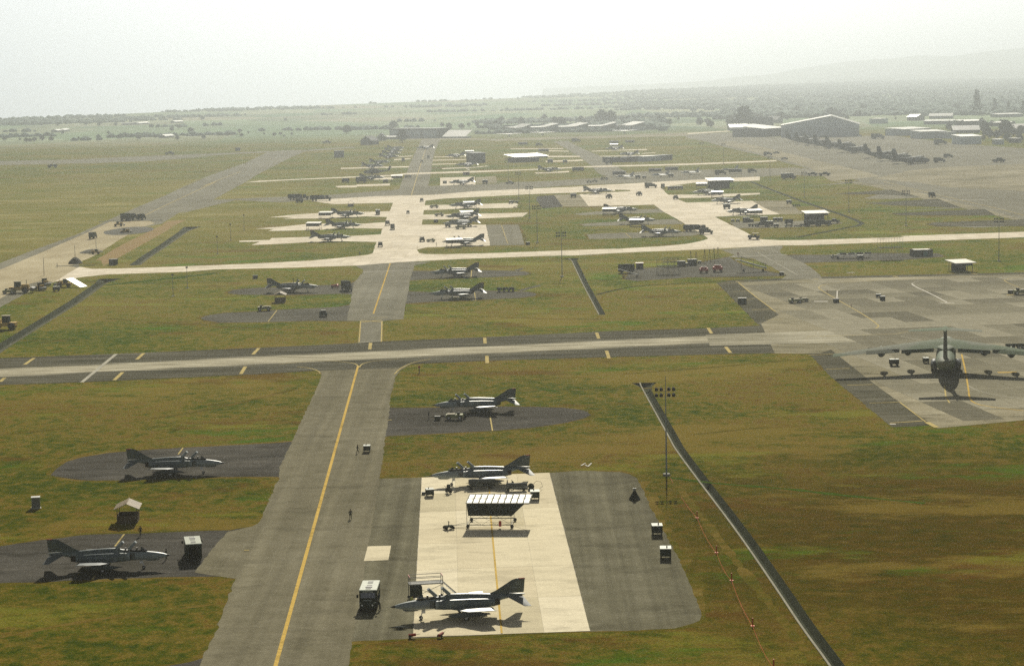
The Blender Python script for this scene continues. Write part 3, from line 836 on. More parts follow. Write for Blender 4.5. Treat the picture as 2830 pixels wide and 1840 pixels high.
def sec(x, hw, zb, zt, n=16, e=2.4, top=None):
    """rounded fuselage cross-section at x"""
    zc, hh = (zb+zt)/2, (zt-zb)/2
    out = []
    for i in range(n):
        t = 2*pi*i/n
        c, s = cos(t), sin(t)
        y = hw*math.copysign(abs(c)**(2/e), c)
        if top and s > 0: y *= 1-(1-top)*abs(s)
        out.append((x, y, zc+hh*math.copysign(abs(s)**(2/e), s)))
    return out

def letters(text, size, m, parent, name, loc, rot):
    cu = bpy.data.curves.new(name, 'FONT')
    cu.body, cu.size, cu.align_x = text, size, 'CENTER'
    cu.extrude = .004
    tmp = bpy.data.objects.new(name, cu)
    me = bpy.data.meshes.new_from_object(tmp)
    bpy.data.objects.remove(tmp); bpy.data.curves.remove(cu)
    me.materials.clear(); me.materials.append(m)
    o = bpy.data.objects.new(name, me)
    COL.objects.link(o); o.parent = parent
    o.location, o.rotation_euler = loc, rot
    return o

def wheel(parent, p, r, w, name='wheel', rim=True):
    """wheel turning about Y at p"""
    m = MB().cyl((p[0], p[1]-w/2, p[2]), (p[0], p[1]+w/2, p[2]), r, n=12, m=TYRE)
    if rim:
        m.cyl((p[0], p[1]-w/2-.01, p[2]), (p[0], p[1]+w/2+.01, p[2]), r*.5, n=8, m=WHITE)
    return m.build(name, parent=parent)

def build_jet(text=None, closed=False, tanks=True):
    t = empty('fighter_jet')
    f = MB()
    S = [(9.05, .20, 1.86, 2.24), (8.4, .38, 1.68, 2.44), (7.4, .56, 1.52, 2.62), (6.5, .66, 1.44, 2.74), (5.7, .74, 1.40, 2.84), (4.6, .80, 1.38, 2.98), (3.2, .84, 1.36, 3.08),
         (2.2, .84, 1.36, 3.16), (1.2, .82, 1.36, 3.42), (-1, .80, 1.38, 3.36), (-3.2, .76, 1.42, 3.20), (-4.8, .68, 1.62, 3.06), (-6.2, .52, 2.08, 2.98), (-7.6, .36, 2.40, 2.92), (-9.0, .20, 2.58, 2.86), (-9.5, .10, 2.66, 2.80)]
    f.loft([sec(*s, 16, 2.3, .72 if -6 < s[0] < 6 else .9) for s in S], JET)
    f.build('fuselage', parent=t)
    MB().loft([sec(9.65, .03, 2.0, 2.08), sec(9.4, .10, 1.94, 2.16), sec(9.05, .195, 1.865, 2.235)], RADOME).build('radome_tip', parent=t)
    MB().cyl((9.6, 0, 2.05), (10.4, 0, 2.07), .025, .012, 5, RADOME).build('pitot_probe', parent=t)
    MB().loft([sec(7.9, .10, 1.42, 1.62), sec(7.6, .2, 1.30, 1.66), sec(6.2, .2, 1.22, 1.62), sec(5.6, .12, 1.36, 1.6)], JETW).build('chin_fairing', parent=t)
    for sy in (-1, 1):
        n = MB()
        N = [(3.5, .44, 1.56, 2.74, 1.08), (2.4, .52, 1.46, 2.80, 1.10), (.8, .60, 1.38, 2.82, 1.08), (-1.5, .62, 1.36, 2.76, 1.0), (-3.6, .60, 1.36, 2.64, .84), (-5.0, .52, 1.40, 2.48, .70)]
        n.loft([[(x, y+sy*c, z) for x, y, z in sec(x0, hw, zb, zt, 14, 2.8)] for x0, hw, zb, zt, c in N], JET)
        n.build('engine_nacelle', parent=t)
        MB().box((3.52, sy*1.06, 2.15), (.06, .78, .98), DARK).build('air_intake', parent=t)
        MB().box((3.75, sy*.80, 2.2), (.9, .05, 1.05), JETW).build('intake_ramp', parent=t)
        MB().cyl((-4.95, sy*.68, 1.94), (-5.75, sy*.66, 1.98), .52, .44, 14, BURNT).cyl((-5.70, sy*.66, 1.98), (-5.77, sy*.66, 1.98), .36, .36, 12, DARK).build('exhaust_nozzle', parent=t)
        MB().foil([(2.3, -4.0, sy*1.3, 1.62, .32), (-.75, -4.3, sy*4.25, 1.66, .16)], JETW).build('wing', parent=t)
        MB().foil([(-.55, -4.32, sy*4.26, 1.665, .16), (-2.55, -4.5, sy*5.85, 2.0, .08)], JETW).build('wing_tip', parent=t)
        MB().box((-4.25, sy*2.6, 1.50), (.75, 2.2, .05), JETW, rx=0, ry=R(-14)).build('flap', parent=t)
        MB().foil([(-6.7, -9.1, sy*.30, 2.62, .16), (-8.9, -9.9, sy*2.72, 1.60, .06)], JETW).build('stabilator', parent=t)
        g = MB().cyl((-.5, sy*2.75, 1.65), (-.6, sy*2.72, .38), .09, .07, 8, WHITE).box((-.55, sy*2.95, .95), (.7, .04, .8), WHITE)
        g = g.build('main_gear', parent=t)
        wheel(g, (-.6, sy*2.6, .38), .38, .24)
        if tanks:
            k = MB()
            k.loft([sec(x, r, 1.02-r, 1.02+r, 12, 2) for x, r in ((2.1, .02), (1.7, .16), (1.0, .29), (-.2, .34), (-2.0, .32), (-3.4, .16), (-3.9, .03))], TANK)
            k.box((-1.0, 0, 1.47), (2.2, .12, .34), TANK)
            k.box((-3.55, 0, 1.02), (.6, .9, .03), TANK)
            k.v = [(x, y+sy*3.35, z) for x, y, z in k.v]
            k.build('drop_tank', parent=t)
    MB().foil([(-4.1, -9.35, 0, 2.96, .20), (-5.3, -9.42, 0, 3.42, .17), (-7.75, -9.55, 0, 4.86, .10), (-8.3, -9.56, 0, 5.0, .08)], JETF, vert=True).build('tail_fin', parent=t)
    MB().foil([(-8.45, -9.58, 0, 4.90, .12), (-8.6, -9.57, 0, 5.03, .10)], RED, vert=True).build('fin_cap', parent=t)
    MB().box((4.0, 0, 2.94), (3.6, .9, .22), DARK).build('cockpit', parent=t)
    MB().loft([[(6.05, -.05, 2.80), (6.05, .05, 2.80), (6.0, 0, 2.86)], [(5.0, -.50, 2.93), (5.0, .50, 2.93), (5.05, 0, 3.56)]], GLASS).build('windshield', parent=t)
    for hx, L_, z0 in ((3.35, 1.55, 3.02), (1.45, 1.45, 3.16)):
        c = MB()
        rings = []
        for q in range(5):
            u = q/4
            rr = .47-.05*u
            rings.append([(u*L_, rr*cos(pi*i/8)*1.0, (.50-.10*u)*sin(pi*i/8)) for i in range(9)])
        c.loft(rings, GLASS if closed else CANOPY)
        c.box((L_*.5, 0, .0), (L_, .95, .05), JETW)
        o = c.build('canopy', parent=t)
        o.location = (hx, 0, z0)
        o.rotation_euler = (0, 0 if closed else R(-47), 0)
    for q in range(2):
        MB().box((4.4-1.75*q, 0, 3.12), (.22, .42, .55), BARE).build('ejection_seat', parent=t)
    g = MB().cyl((5.15, 0, 1.5), (5.35, 0, .28), .08, .06, 8, WHITE).box((5.0, 0, 1.1), (.5, .05, .5), WHITE).build('nose_gear', parent=t)
    wheel(g, (5.38, .14, .26), .26, .14); wheel(g, (5.38, -.14, .26), .26, .14)
    if text:
        for sy, rz in ((-1, 0), (1, pi)):
            a = letters(text[0], .62, LETTER, t, 'tail_code', (-8.55, sy*.10, 4.10), (R(90), 0, rz))
            b = letters(text[1], .40, LETTER, t, 'tail_number', (-8.15, sy*.115, 3.62), (R(90), 0, rz))
    return t

JETS = [  # nose point in the photo, heading, how it looks and where it stands
    ('n 465,1128', -169, 'N', 'dark fighter jet beside the white-topped van on the pale concrete pad'),
    ('q 850,938', -169, 'O', 'fighter jet parked behind the ribbed sunshade at the far end of the pale pad'),
    ('q 878,358', -169, 'O', 'open-canopied fighter jet alone on the dark stub beside a low yellow-green tractor'),
    ('m 1215,758', 1, 'N', 'fighter jet pointing at the rear of the box truck, lowest on the western side'),
    ('r 1848,980', -3, 'O', 'fighter jet with nose to the taxiway on the dark stub above the tin-roofed hut'),
    ('b 335,1205', -165, 'O', 'fighter jet in front of a dark four-wheeled trailer on a grey stub'),
    ('b 342,980', -163, 'O', 'fighter jet on the grey stub just south of the white road, east of the taxiway'),
    ('a 1093,1127', -9, 'O', 'fighter jet with men on its back behind the white-roofed hut and facing a green truck'),
    ('a 1430,598', -8, 'O', 'fighter jet on the southernmost white finger stub west of the ramp'),
    ('a 1545,470', -16, 'O', 'fighter jet beside a white-roofed shelter on the middle western finger stub'),
    ('a 1580,348', -14, 'O', 'fighter jet facing a dark box van on the northern western finger stub'),
    ('b 468,650', -170, 'O', 'fighter jet half hidden by a white-roofed sunshade, beside the grey asphalt square'),
    ('b 470,455', -160, 'C', 'fighter jet with equipment beneath it at the northern rim of the concrete square'),
    ('b 500,380', -158, 'C', 'fighter jet on the southern of two eastern finger stubs, shelter over its wing'),
    ('b 540,262', -162, 'C', 'fighter jet on the northern of two eastern finger stubs near a leaning panel'),
    ('c 1490,737', -16, 'O', 'fighter jet facing the tanker truck on the lowest stub of the eastern row'),
    ('c 1215,610', -17, 'O', 'fighter jet with a white sunshade at its flank, middle of the eastern row'),
    ('c 1025,498', -14, 'C', 'fighter jet with a white sunshade at its tail, top of the eastern row'),
    ('c 750,297', -18, 'C', 'fighter jet on the thin grass sliver along the northern concrete road'),
    ('c 1790,405', -158, 'C', 'fighter jet parked just north of the eastern concrete pad'),
    ('d 410,328', -156, 'C', 'fighter jet with a sunshade at its rear on the eastern concrete pad'),
    ('c 1590,315', -165, 'C', 'fighter jet in front of the long white-roofed shelter'),
    ('i 1370,830', -158, 'C', 'fighter jet alone on a small pale square north of the crossing'),
    ('i 1460,600', -165, 'C', 'fighter jet with its tail by the large dark shelter'),
    ('i 1330,480', -160, 'C', 'fighter jet north of the large dark shelter beside a low white roof'),
    ('i 945,375', -160, 'C', 'lone fighter jet crossing the far end of the taxiway'),
    ('j 1010,745', -12, 'C', 'fighter jet beside two small tanks between the diagonal taxiway and the crossing'),
    ('j 1625,580', -160, 'C', 'fighter jet north of the row of low dark sheds'),
    ('i 530,610', -14, 'C', 'fighter jet on the thin strip just behind the helicopter'),
    ('i 620,560', -14, 'C', 'fighter jet on the second strip behind the helicopter'),
    ('i 735,488', -12, 'C', 'nearest jet of the far crowded western row'),
    ('i 760,445', -12, 'C', 'second jet of the far crowded western row'),
    ('i 785,408', -12, 'C', 'third jet of the far crowded western row'),
    ('i 810,375', -12, 'C', 'furthest jet of the crowded western row by the big dark building'),
    ('j 1470,520', -160, 'C', 'far fighter jet below a dark shelter east of the diagonal taxiway'),
    ('i 545,762', -8, 'C', 'fighter jet in front of the helicopter beside a dark fuel bowser'),
]
JP = {}
for p, hd, kind, label in JETS:
    key = 'jet'+kind
    a = R(hd)
    n = pt(p, 2.05)
    b = {'N': lambda: build_jet(('SN', '33279')), 'O': build_jet, 'C': lambda: build_jet(None, True)}[kind]
    o = put(key, b, (n.x-9.6*cos(a), n.y-9.6*sin(a), Z2+.02), a, label, 'fighter jet', 'fighter jets parked on the airfield')

# small light-grey jets on the far apron strip
def build_light_jet():
    t = empty('fighter_jet')
    G = paint('light_jet_grey', (.34, .36, .35), .4)
    MB().loft([sec(*s, 12, 2.2) for s in ((7.4, .03, 1.75, 1.8), (5.8, .35, 1.4, 2.15), (3.5, .6, 1.2, 2.5), (0, .95, 1.15, 2.5), (-4, .95, 1.2, 2.35), (-7, .6, 1.4, 2.2))], G).build('fuselage', parent=t)
    MB().loft([sec(5, .1, 2.2, 2.3, 8), sec(4, .36, 2.3, 2.85, 8), (sec(2, .3, 2.4, 2.75, 8)), sec(.6, .1, 2.4, 2.5, 8)], GLASS).build('canopy', parent=t)
    for sy in (-1, 1):
        MB().foil([(1.6, -3.6, sy*.9, 1.9, .25), (-2.2, -3.9, sy*4.9, 1.85, .06)], G).build('wing', parent=t)
        MB().foil([(-5.4, -7.6, sy*.8, 1.8, .12), (-6.8, -8.2, sy*2.8, 1.75, .05)], G).build('tailplane', parent=t)
        MB().cyl((-.8, sy*1.3, 1.4), (-.8, sy*1.3, .3), .07, n=6, m=WHITE).cyl((-.8, sy*1.2, .32), (-.8, sy*1.45, .32), .32, n=10, m=TYRE).build('main_gear', parent=t)
    MB().foil([(-3.8, -7.0, 0, 2.2, .2), (-6.6, -7.9, 0, 4.9, .06)], G, vert=True).build('tail_fin', parent=t)
    MB().cyl((4.4, 0, 1.3), (4.5, 0, .25), .06, n=6, m=WHITE).cyl((4.5, -.1, .26), (4.5, .1, .26), .26, n=10, m=TYRE).build('nose_gear', parent=t)
    return t
for p, hd, label in (('c 870,172', -160, 'pale grey jet with a dark awning at its nose on the grey taxi strip'),
                     ('c 1250,155', -160, 'pale grey jet beside dark awnings, between two other pale jets on the strip'),
                     ('c 1570,128', -160, 'pale grey jet surrounded by small carts, third along the grey strip'),
                     ('c 1990,100', -160, 'pale grey jet half hidden by a long dark awning, easternmost on the strip')):
    put('light', build_light_jet, pt(p), R(hd), label, 'fighter jet', 'pale jets on the grey strip')

# ---- heavy jet transport seen from behind
def build_heavy():
    t = empty('transport_plane')
    K = camo('transport_camouflage', (.065, .095, .045), (.115, .125, .085), .8, .10, spec=.15)
    KG = camo('transport_wing_camouflage', (.065, .095, .045), (.12, .13, .09), .9, .07, spec=.08)
    KD = paint('transport_dark', (.03, .032, .028), .5)
    MB().loft([sec(*s, 20, 2.1) for s in ((25.6, .3, 2.6, 3.2), (24.6, 1.2, 1.9, 3.9), (22.6, 1.9, 1.3, 5.0), (19.5, 2.15, 1.05, 5.3), (4, 2.15, 1.05, 5.35), (-9, 2.15, 1.05, 5.35), (-13, 2.05, 1.7, 5.35), (-18, 1.6, 3.1, 5.35), (-22, .95, 4.1, 5.4), (-24.6, .35, 4.9, 5.5))], K).build('fuselage', parent=t)
    MB().loft([sec(9, .6, 5.0, 5.6), sec(6, 2.0, 4.9, 5.95), sec(-3, 2.0, 4.9, 5.95), sec(-6, .6, 5.0, 5.6)], K).build('wing_fairing', parent=t)
    for sy in (-1, 1):
        w_ = MB().foil([(8.6, -3.2, 0, 5.75, 1.2), (.2, -5.6, sy*12, 5.55, .75), (-7.0, -10.6, sy*24.4, 5.0, .3)], KG).build('wing', parent=t)
        w_.rotation_euler.y = R(-4)
        for y0, y1, x0, x1 in ((2.6, 9.6, -3.4, -4.8), (10.0, 17.2, -4.9, -7.2)):
            dy = y1-y0
            q = MB()
            q.add([(x0+.5, sy*y0, 5.58), (x1+.5, sy*y1, 5.30), (x1-1.0, sy*y1, 4.75), (x0-1.1, sy*y0, 4.95),
                   (x0+.5, sy*y0, 5.42), (x1+.5, sy*y1, 5.16), (x1-1.0, sy*y1, 4.68), (x0-1.1, sy*y0, 4.88)],
                  [(0, 1, 2, 3), (7, 6, 5, 4), (0, 4, 5, 1), (1, 5, 6, 2), (2, 6, 7, 3), (3, 7, 4, 0)], KG)
            q = q.build('flap', parent=t); q.location = (-.4, 0, -.12)
            MB().box((x0+.52, sy*(y0+dy/2), 5.35), (.08, dy, .34), KD, rz=sy*atan2(x1-x0, dy)).build('flap_slot', parent=t).location = (-.4, 0, -.1)
        for ye, xe in ((8.4, 3.6), (14.2, .6)):
            e = MB()
            e.loft([[(x+xe, y+sy*ye, z) for x, y, z in sec(x, r, 3.7-r, 3.7+r, 14, 2)] for x, r in ((2.4, .72), (1.8, .86), (.4, .88), (-1.4, .72), (-2.6, .5))], K)
            e.box((xe-1.4, sy*ye, 4.75), (4.0, .22, 1.3), K)
            e = e.build('engine', parent=t)
            MB().cyl((xe-2.62, sy*ye, 3.7), (xe-2.3, sy*ye, 3.7), .46, .46, 12, DARK).build('exhaust', parent=e)
            MB().cyl((xe+2.41, sy*ye, 3.7), (xe+2.2, sy*ye, 3.7), .66, .66, 12, DARK).build('intake', parent=e)
        MB().loft([[(x, y+sy*2.5, z) for x, y, z in sec(x, w, 1.35-h, 1.55+h, 12, 2.2)] for x, w, h in ((5, .1, .1), (3.2, .85, .75), (-2.6, .85, .75), (-5, .1, .1))], KD).build('gear_pod', parent=t)
        g = MB().cyl((0, sy*2.6, 1.2), (0, sy*2.6, .6), .16, n=8, m=WHITE).build('main_gear', parent=t)
        for xw in (-.75, .75):
            for yw in (-.45, .45):
                wheel(g, (xw, sy*2.6+yw, .56), .56, .38)
    MB().foil([(-15.6, -23.9, 0, 5.2, .95), (-19.4, -25.0, 0, 11.6, .7)], KD, vert=True).build('tail_fin', parent=t)
    MB().foil([(-18.6, -24.6, 0, 11.85, .45), (-22.2, -25.2, 7.65, 11.7, .15)], KG).foil([(-18.6, -24.6, 0, 11.85, .45), (-22.2, -25.2, -7.65, 11.7, .15)], KG).build('tailplane', parent=t)
    MB().loft([sec(-17.2, .12, 11.6, 11.9), sec(-18.4, .45, 11.35, 12.1), sec(-23.6, .42, 11.4, 12.05), sec(-26, .08, 11.65, 11.85)], KG).build('tail_bullet', parent=t)
    g = MB().cyl((18.6, 0, 1.6), (18.6, 0, .5), .14, n=8, m=WHITE).build('nose_gear', parent=t)
    wheel(g, (18.6, .3, .45), .45, .3); wheel(g, (18.6, -.3, .45), .45, .3)
    return t
_t = pt('p 1095,612', 13.3); _hd = atan2(_t.y, _t.x)-R(.4)
put('heavy', build_heavy, (_t.x+27.5*cos(_hd), _t.y+27.5*sin(_hd), Z3), _hd, 'big green-grey jet transport with a T-tail standing on the apron', 'transport plane', None, 1.12)

# ---- row of four-engined propeller transports
PDK = camo('propeller_plane_camouflage', (.022, .036, .026), (.036, .046, .034), .8, .12, spec=.15)
def build_prop_plane():
    t = empty('propeller_plane')
    MB().loft([sec(*s, 14, 2.2) for s in ((14.9, .5, 2.0, 3.0), (14.0, 1.4, 1.2, 3.6), (12.3, 1.95, .8, 4.6), (10, 2.1, .65, 4.85), (-4, 2.1, .65, 4.85), (-9, 1.7, 2.0, 4.85), (-13.6, .7, 3.6, 4.7), (-15, .25, 4.0, 4.5))], PDK).build('fuselage', parent=t)
    for sy in (-1, 1):
        MB().foil([(4.6, -.4, 0, 5.0, .8), (4.2, .1, sy*10, 5.15, .6), (3.6, .8, sy*20.2, 5.45, .25)], PDK).build('wing', parent=t)
        MB().foil([(-10.6, -14.6, 0, 4.55, .4), (-12.2, -14.4, sy*8, 4.6, .15)], PDK).build('tailplane', parent=t)
        for ye in (5.1, 10.1):
            e = MB().loft([[(x, y+sy*ye, z) for x, y, z in sec(x, .55, 4.2, 5.2, 10, 2.2)] for x in (7.2, 6.6, 2.5)], PDK).build('engine', parent=t)
            q = MB().cyl((7.2, sy*ye, 4.75), (7.75, sy*ye, 4.75), .3, .05, 8, DARK)
            for k in range(4):
                a = pi/4+k*pi/2
                q.box((7.4, sy*ye+cos(a)*1.05, 4.75+sin(a)*1.05), (.08, 2.0, .3), DARK, rx=a)
            q.build('propeller', parent=e)
        g = MB().loft([[(x, y+sy*2.2, z) for x, y, z in sec(x, w, .6, 2.3, 10)] for x, w in ((4, .1), (2.5, .6), (-2, .6), (-4, .1))], PDK).build('gear_pod', parent=t)
        for xw in (.9, -.9):
            wheel(g, (xw, sy*2.2, .7), .7, .5, rim=False)
    MB().foil([(-7.6, -14.6, 0, 4.6, .7), (-10.4, -14.9, 0, 7.0, .55), (-12.2, -15.0, 0, 11.5, .35)], PDK, vert=True).build('tail_fin', parent=t)
    g = MB().cyl((11.5, 0, 1.2), (11.5, 0, .5), .1, n=6, m=WHITE).build('nose_gear', parent=t)
    wheel(g, (11.5, 0, .5), .5, .6, rim=False)
    return t
_a, _b = pt('l 528,1205', 11.5), pt('k 1285,770', 11.5)
names_ = ['nearest', 'second', 'third', 'fourth', 'fifth', 'sixth', 'seventh', 'eighth', 'last and farthest']
for i, q in enumerate(('l 522,1203', 'l 360,1178', 'l 216,1153', 'k 1975,885', 'k 1808,838', 'k 1655,832', 'k 1525,805', 'k 1408,790', 'k 1285,768')):
    tp = pt(q, 11.5)
    hd = R(-27)
    put('prop', build_prop_plane, (tp.x+14.9*cos(hd), tp.y+14.9*sin(hd), Z2), hd, 'dark propeller transport, %s in the parked row below the grey hangar' % names_[i], 'transport plane', 'row of dark propeller transports')

# ---- white light transports on the far line
def build_liaison():
    t = empty('transport_plane')
    WP = paint('white_aircraft_paint', (.66, .66, .63), .4)
    MB().loft([sec(*s, 12, 2.1) for s in ((10, .2, 1.8, 2.4), (8.5, .9, 1.1, 3.1), (5, 1.2, .9, 3.4), (-4, 1.2, .9, 3.4), (-10, .3, 2.6, 3.3))], WP).build('fuselage', parent=t)
    for sy in (-1, 1):
        MB().foil([(2.2, -1.8, 0, 3.35, .5), (1.2, -.8, sy*15, 3.6, .2)], WP).build('wing', parent=t)
        MB().foil([(-8, -10.4, 0, 3.2, .25), (-8.8, -10.3, sy*4.5, 3.3, .1)], WP).build('tailplane', parent=t)
        MB().loft([[(x, y+sy*4.6, z) for x, y, z in sec(x, .45, 2.8, 3.6, 8, 2)] for x in (4.2, 1, -1.6)], WP).build('engine', parent=t)
        MB().cyl((0, sy*1.4, 1.2), (0, sy*1.4, 0), .3, n=8, m=TYRE).build('main_gear', parent=t)
    MB().foil([(-6.5, -9.8, 0, 3.2, .35), (-9, -10.8, 0, 7.6, .15)], WP, vert=True).build('tail_fin', parent=t)
    MB().cyl((7.5, 0, 1.2), (7.5, 0, 0), .22, n=8, m=TYRE).build('nose_gear', parent=t)
    return t
for p, l in (('j 425,388', 'white straight-winged plane in front of the westernmost far gabled hangar'), ('j 790,372', 'white straight-winged plane before the second far gabled hangar'), ('j 1690,352', 'white straight-winged plane before the easternmost far gabled hangar')):
    put('liaison', build_liaison, pt(p), R(88), l, 'transport plane', 'white planes on the far flight line')

# ---- helicopter
def build_heli():
    t = empty('helicopter')
    K = PDK
    MB().loft([sec(*s, 14, 2.4) for s in ((8.2, .5, 1.3, 2.0), (7.4, 1.1, .8, 2.9), (5.5, 1.35, .6, 3.4), (-3, 1.35, .6, 3.4), (-5, .9, 1.4, 3.3), (-11, .35, 2.6, 3.2))], K).build('fuselage', parent=t)
    MB().loft([sec(4, .4, 3.2, 3.6), sec(2.5, .95, 3.2, 4.4), sec(-2, .9, 3.2, 4.4), sec(-4, .3, 3.2, 3.6)], K).build('engine_housing', parent=t)
    MB().foil([(-10, -12.4, 0, 2.7, .4), (-12, -13.4, 0, 6.2, .2)], K, vert=True).build('tail_fin', parent=t)
    MB().cyl((0, 0, 4.3), (0, 0, 5.2), .35, n=8, m=K).build('rotor_mast', parent=t)
    for k in range(5):
        a = 2*pi*k/5+.35
        MB().box((cos(a)*4.7, sin(a)*4.7, 5.15), (9.0, .45, .08), DARK, rz=a).build('rotor_blade', parent=t)
    q = MB()
    for k in range(5):
        a = 2*pi*k/5
        q.box((-12.9+cos(a)*.8, .35, 5.8+sin(a)*.8), (1.5, .05, .2), DARK, ry=-a)
    q.build('tail_rotor', parent=t)
    MB().box((7.1, 0, 2.6), (.9, 1.7, .7), GLASS, ry=R(35)).build('windscreen', parent=t)
    for sy in (-1, 1):
        MB().cyl((1.5, sy*2, .45), (1.5, sy*2.4, .45), .45, n=10, m=TYRE).bar((1.5, sy*1.2, 1.4), (1.5, sy*2.1, .5), .14, K).build('landing_gear', parent=t)
    return t
_h = pt('i 400,725'); put('heli', build_heli, _h, R(172), 'dark helicopter with tail boom raised behind a parked jet', 'helicopter')

# ------------------------------------------------------------------ vehicles and ground equipment (nose towards +X)
OD = paint('olive_drab', (.040, .048, .026), .8)
OD2 = paint('dark_green_paint', (.022, .030, .022), .85, spec=.01)
PALE = paint('pale_roof_paint', (.34, .36, .29), .5, var=.12)
GREY = paint('weathered_grey', (.16, .16, .14), .6)
YG = paint('faded_yellow_green', (.20, .21, .09), .6)
YELLOW = paint('equipment_yellow', (.42, .27, .05), .55)
TAN = paint('faded_tan', (.30, .26, .17), .7)
ORANGE = paint('orange_paint', (.55, .13, .03), .55)
TARP = paint('white_tarp', (.84, .80, .70), .35, var=.10, scale=.8)
TARP2 = paint('dark_tarp', (.010, .015, .011), .8)
STEEL = paint('galvanised_steel', (.085, .095, .09), .7, 0)
WOOD = paint('weathered_wood', (.10, .075, .045), .9)
TIN = paint('rusty_tin', (.20, .155, .095), .6, var=.35, scale=.9)
TIN2 = paint('pale_tin', (.50, .47, .39), .55, var=.2, scale=.9)
WINDOW = paint('vehicle_window', (.012, .016, .016), .12, spec=.8)
CONCRETE_B = paint('block_concrete', (.34, .33, .28), .9)
CAMO_F = paint('camouflage_cloth', (.045, .048, .030), .9, var=.5, scale=5)

def wheels4(t, xs, y, r, w=.28, rim=False):
    for x in xs:
        for sy in (-1, 1):
            wheel(t, (x, sy*y, r), r, w, rim=rim)

def build_step_van():
    t = empty('step_van')
    B = MB().box((-.7, 0, 1.75), (6.0, 2.5, 2.3), OD2)
    B.box((-.7, 0, .62), (6.0, 1.9, .3), DARK).build('body', parent=t)
    MB().box((3.05, 0, 1.15), (1.6, 2.15, 1.0), OD2, tx=.9, ty=.85).build('bonnet', parent=t)
    MB().box((-.7, 0, 2.95), (6.15, 2.6, .12), PALE, tx=.98, ty=.95).build('roof', parent=t)
    for x in (-2.4, -.2, 1.2):
        MB().box((x, 0, 3.03), (1.2, .75, .05), GREY).build('roof_hatch', parent=t)
    MB().box((.55, 0, 3.07), (.35, .95, .1), WHITE).build('roof_vent', parent=t)
    MB().box((2.42, 0, 2.25), (.06, 2.1, .75), WINDOW, ry=R(-10)).build('windshield', parent=t)
    MB().box((2.40, 0, 2.78), (.10, 1.5, .16), PALE).build('sun_visor', parent=t)
    MB().box((3.35, 0, 1.72), (.5, 1.3, .05), PALE).build('bonnet_badge', parent=t)
    for sy in (-1, 1):
        MB().box((3.55, sy*1.02, 1.45), (.5, .35, .06), PALE).build('mudguard', parent=t)
        MB().cyl((3.84, sy*.75, 1.15), (3.90, sy*.75, 1.15), .14, n=8, m=WHITE).build('headlight', parent=t)
        MB().box((2.3, sy*1.52, 2.1), (.1, .28, .45), DARK).build('mirror', parent=t)
        for x in (-2.2, -.4, 1.2):
            MB().box((x, sy*1.26, 2.2), (1.1, .03, .6), WINDOW).build('side_window', parent=t)
    MB().box((-3.72, 0, 1.6), (.04, 1.6, 1.9), DARK).build('rear_door', parent=t)
    MB().box((3.95, 0, .62), (.15, 2.3, .25), DARK).build('bumper', parent=t)
    wheels4(t, (2.7, -2.4), 1.05, .45)
    return t

def build_truck():
    t = empty('truck')
    MB().box((-1.0, 0, .85), (6.4, .9, .25), DARK).build('chassis', parent=t)
    MB().box((-1.4, 0, 2.0), (4.6, 2.35, 2.0), OD).build('cargo_box', parent=t)
    MB().box((-1.4, 0, 3.03), (4.7, 2.4, .08), OD2).build('roof', parent=t)
    MB().box((1.75, 0, 1.75), (1.5, 2.2, 1.5), OD, tx=.85).build('cab', parent=t)
    MB().box((3.1, 0, 1.35), (1.3, 1.7, .9), OD, tx=.9, ty=.85).build('bonnet', parent=t)
    MB().box((2.42, 0, 2.1), (.06, 1.9, .6), WINDOW, ry=R(-12)).build('windshield', parent=t)
    MB().box((3.85, 0, .75), (.15, 2.2, .25), GREY).build('bumper', parent=t)
    for sy in (-1, 1):
        MB().cyl((3.74, sy*.6, 1.3), (3.80, sy*.6, 1.3), .13, n=8, m=WHITE).build('headlight', parent=t)
    wheels4(t, (2.9, -1.6, -2.8), 1.0, .5)
    return t

def build_tanker():
    t = empty('tanker_truck')
    MB().box((-1, 0, .9), (9, .9, .3), DARK).build('chassis', parent=t)
    MB().loft([sec(*s, 14, 2.6) for s in ((2.0, 1.1, 1.15, 2.75), (1.8, 1.2, 1.05, 2.9), (-5.6, 1.2, 1.05, 2.9), (-5.8, 1.1, 1.15, 2.75))], OD2).build('tank', parent=t)
    MB().box((-2, 0, 2.98), (6.5, .8, .15), OD).build('catwalk', parent=t)
    MB().box((3.2, 0, 1.9), (1.9, 2.3, 1.9), OD2, tx=.85).build('cab', parent=t)
    MB().box((4.8, 0, 1.3), (1.4, 1.9, .95), OD2, tx=.9).build('bonnet', parent=t)
    MB().box((4.1, 0, 2.25), (.06, 2.0, .7), WINDOW, ry=R(-10)).build('windshield', parent=t)
    wheels4(t, (4.6, -2.6, -4.2), 1.05, .5)
    return t

def build_pickup():
    t = empty('pickup_truck')
    B = MB().box((0, 0, .78), (4.8, 1.85, .62), OD2)
    B.build('body', parent=t)
    MB().box((.2, 0, 1.40), (1.9, 1.65, .66), OD2, tx=.75, ty=.85).build('cab', parent=t)
    MB().box((.2, 0, 1.76), (1.35, 1.35, .06), GREY).build('roof', parent=t)
    MB().box((1.05, 0, 1.42), (.05, 1.4, .5), WINDOW, ry=R(-32)).build('windshield', parent=t)
    MB().box((-1.6, 0, 1.1), (1.5, 1.5, .06), DARK).build('load_bed', parent=t)
    wheels4(t, (1.5, -1.5), .85, .36, .22)
    return t

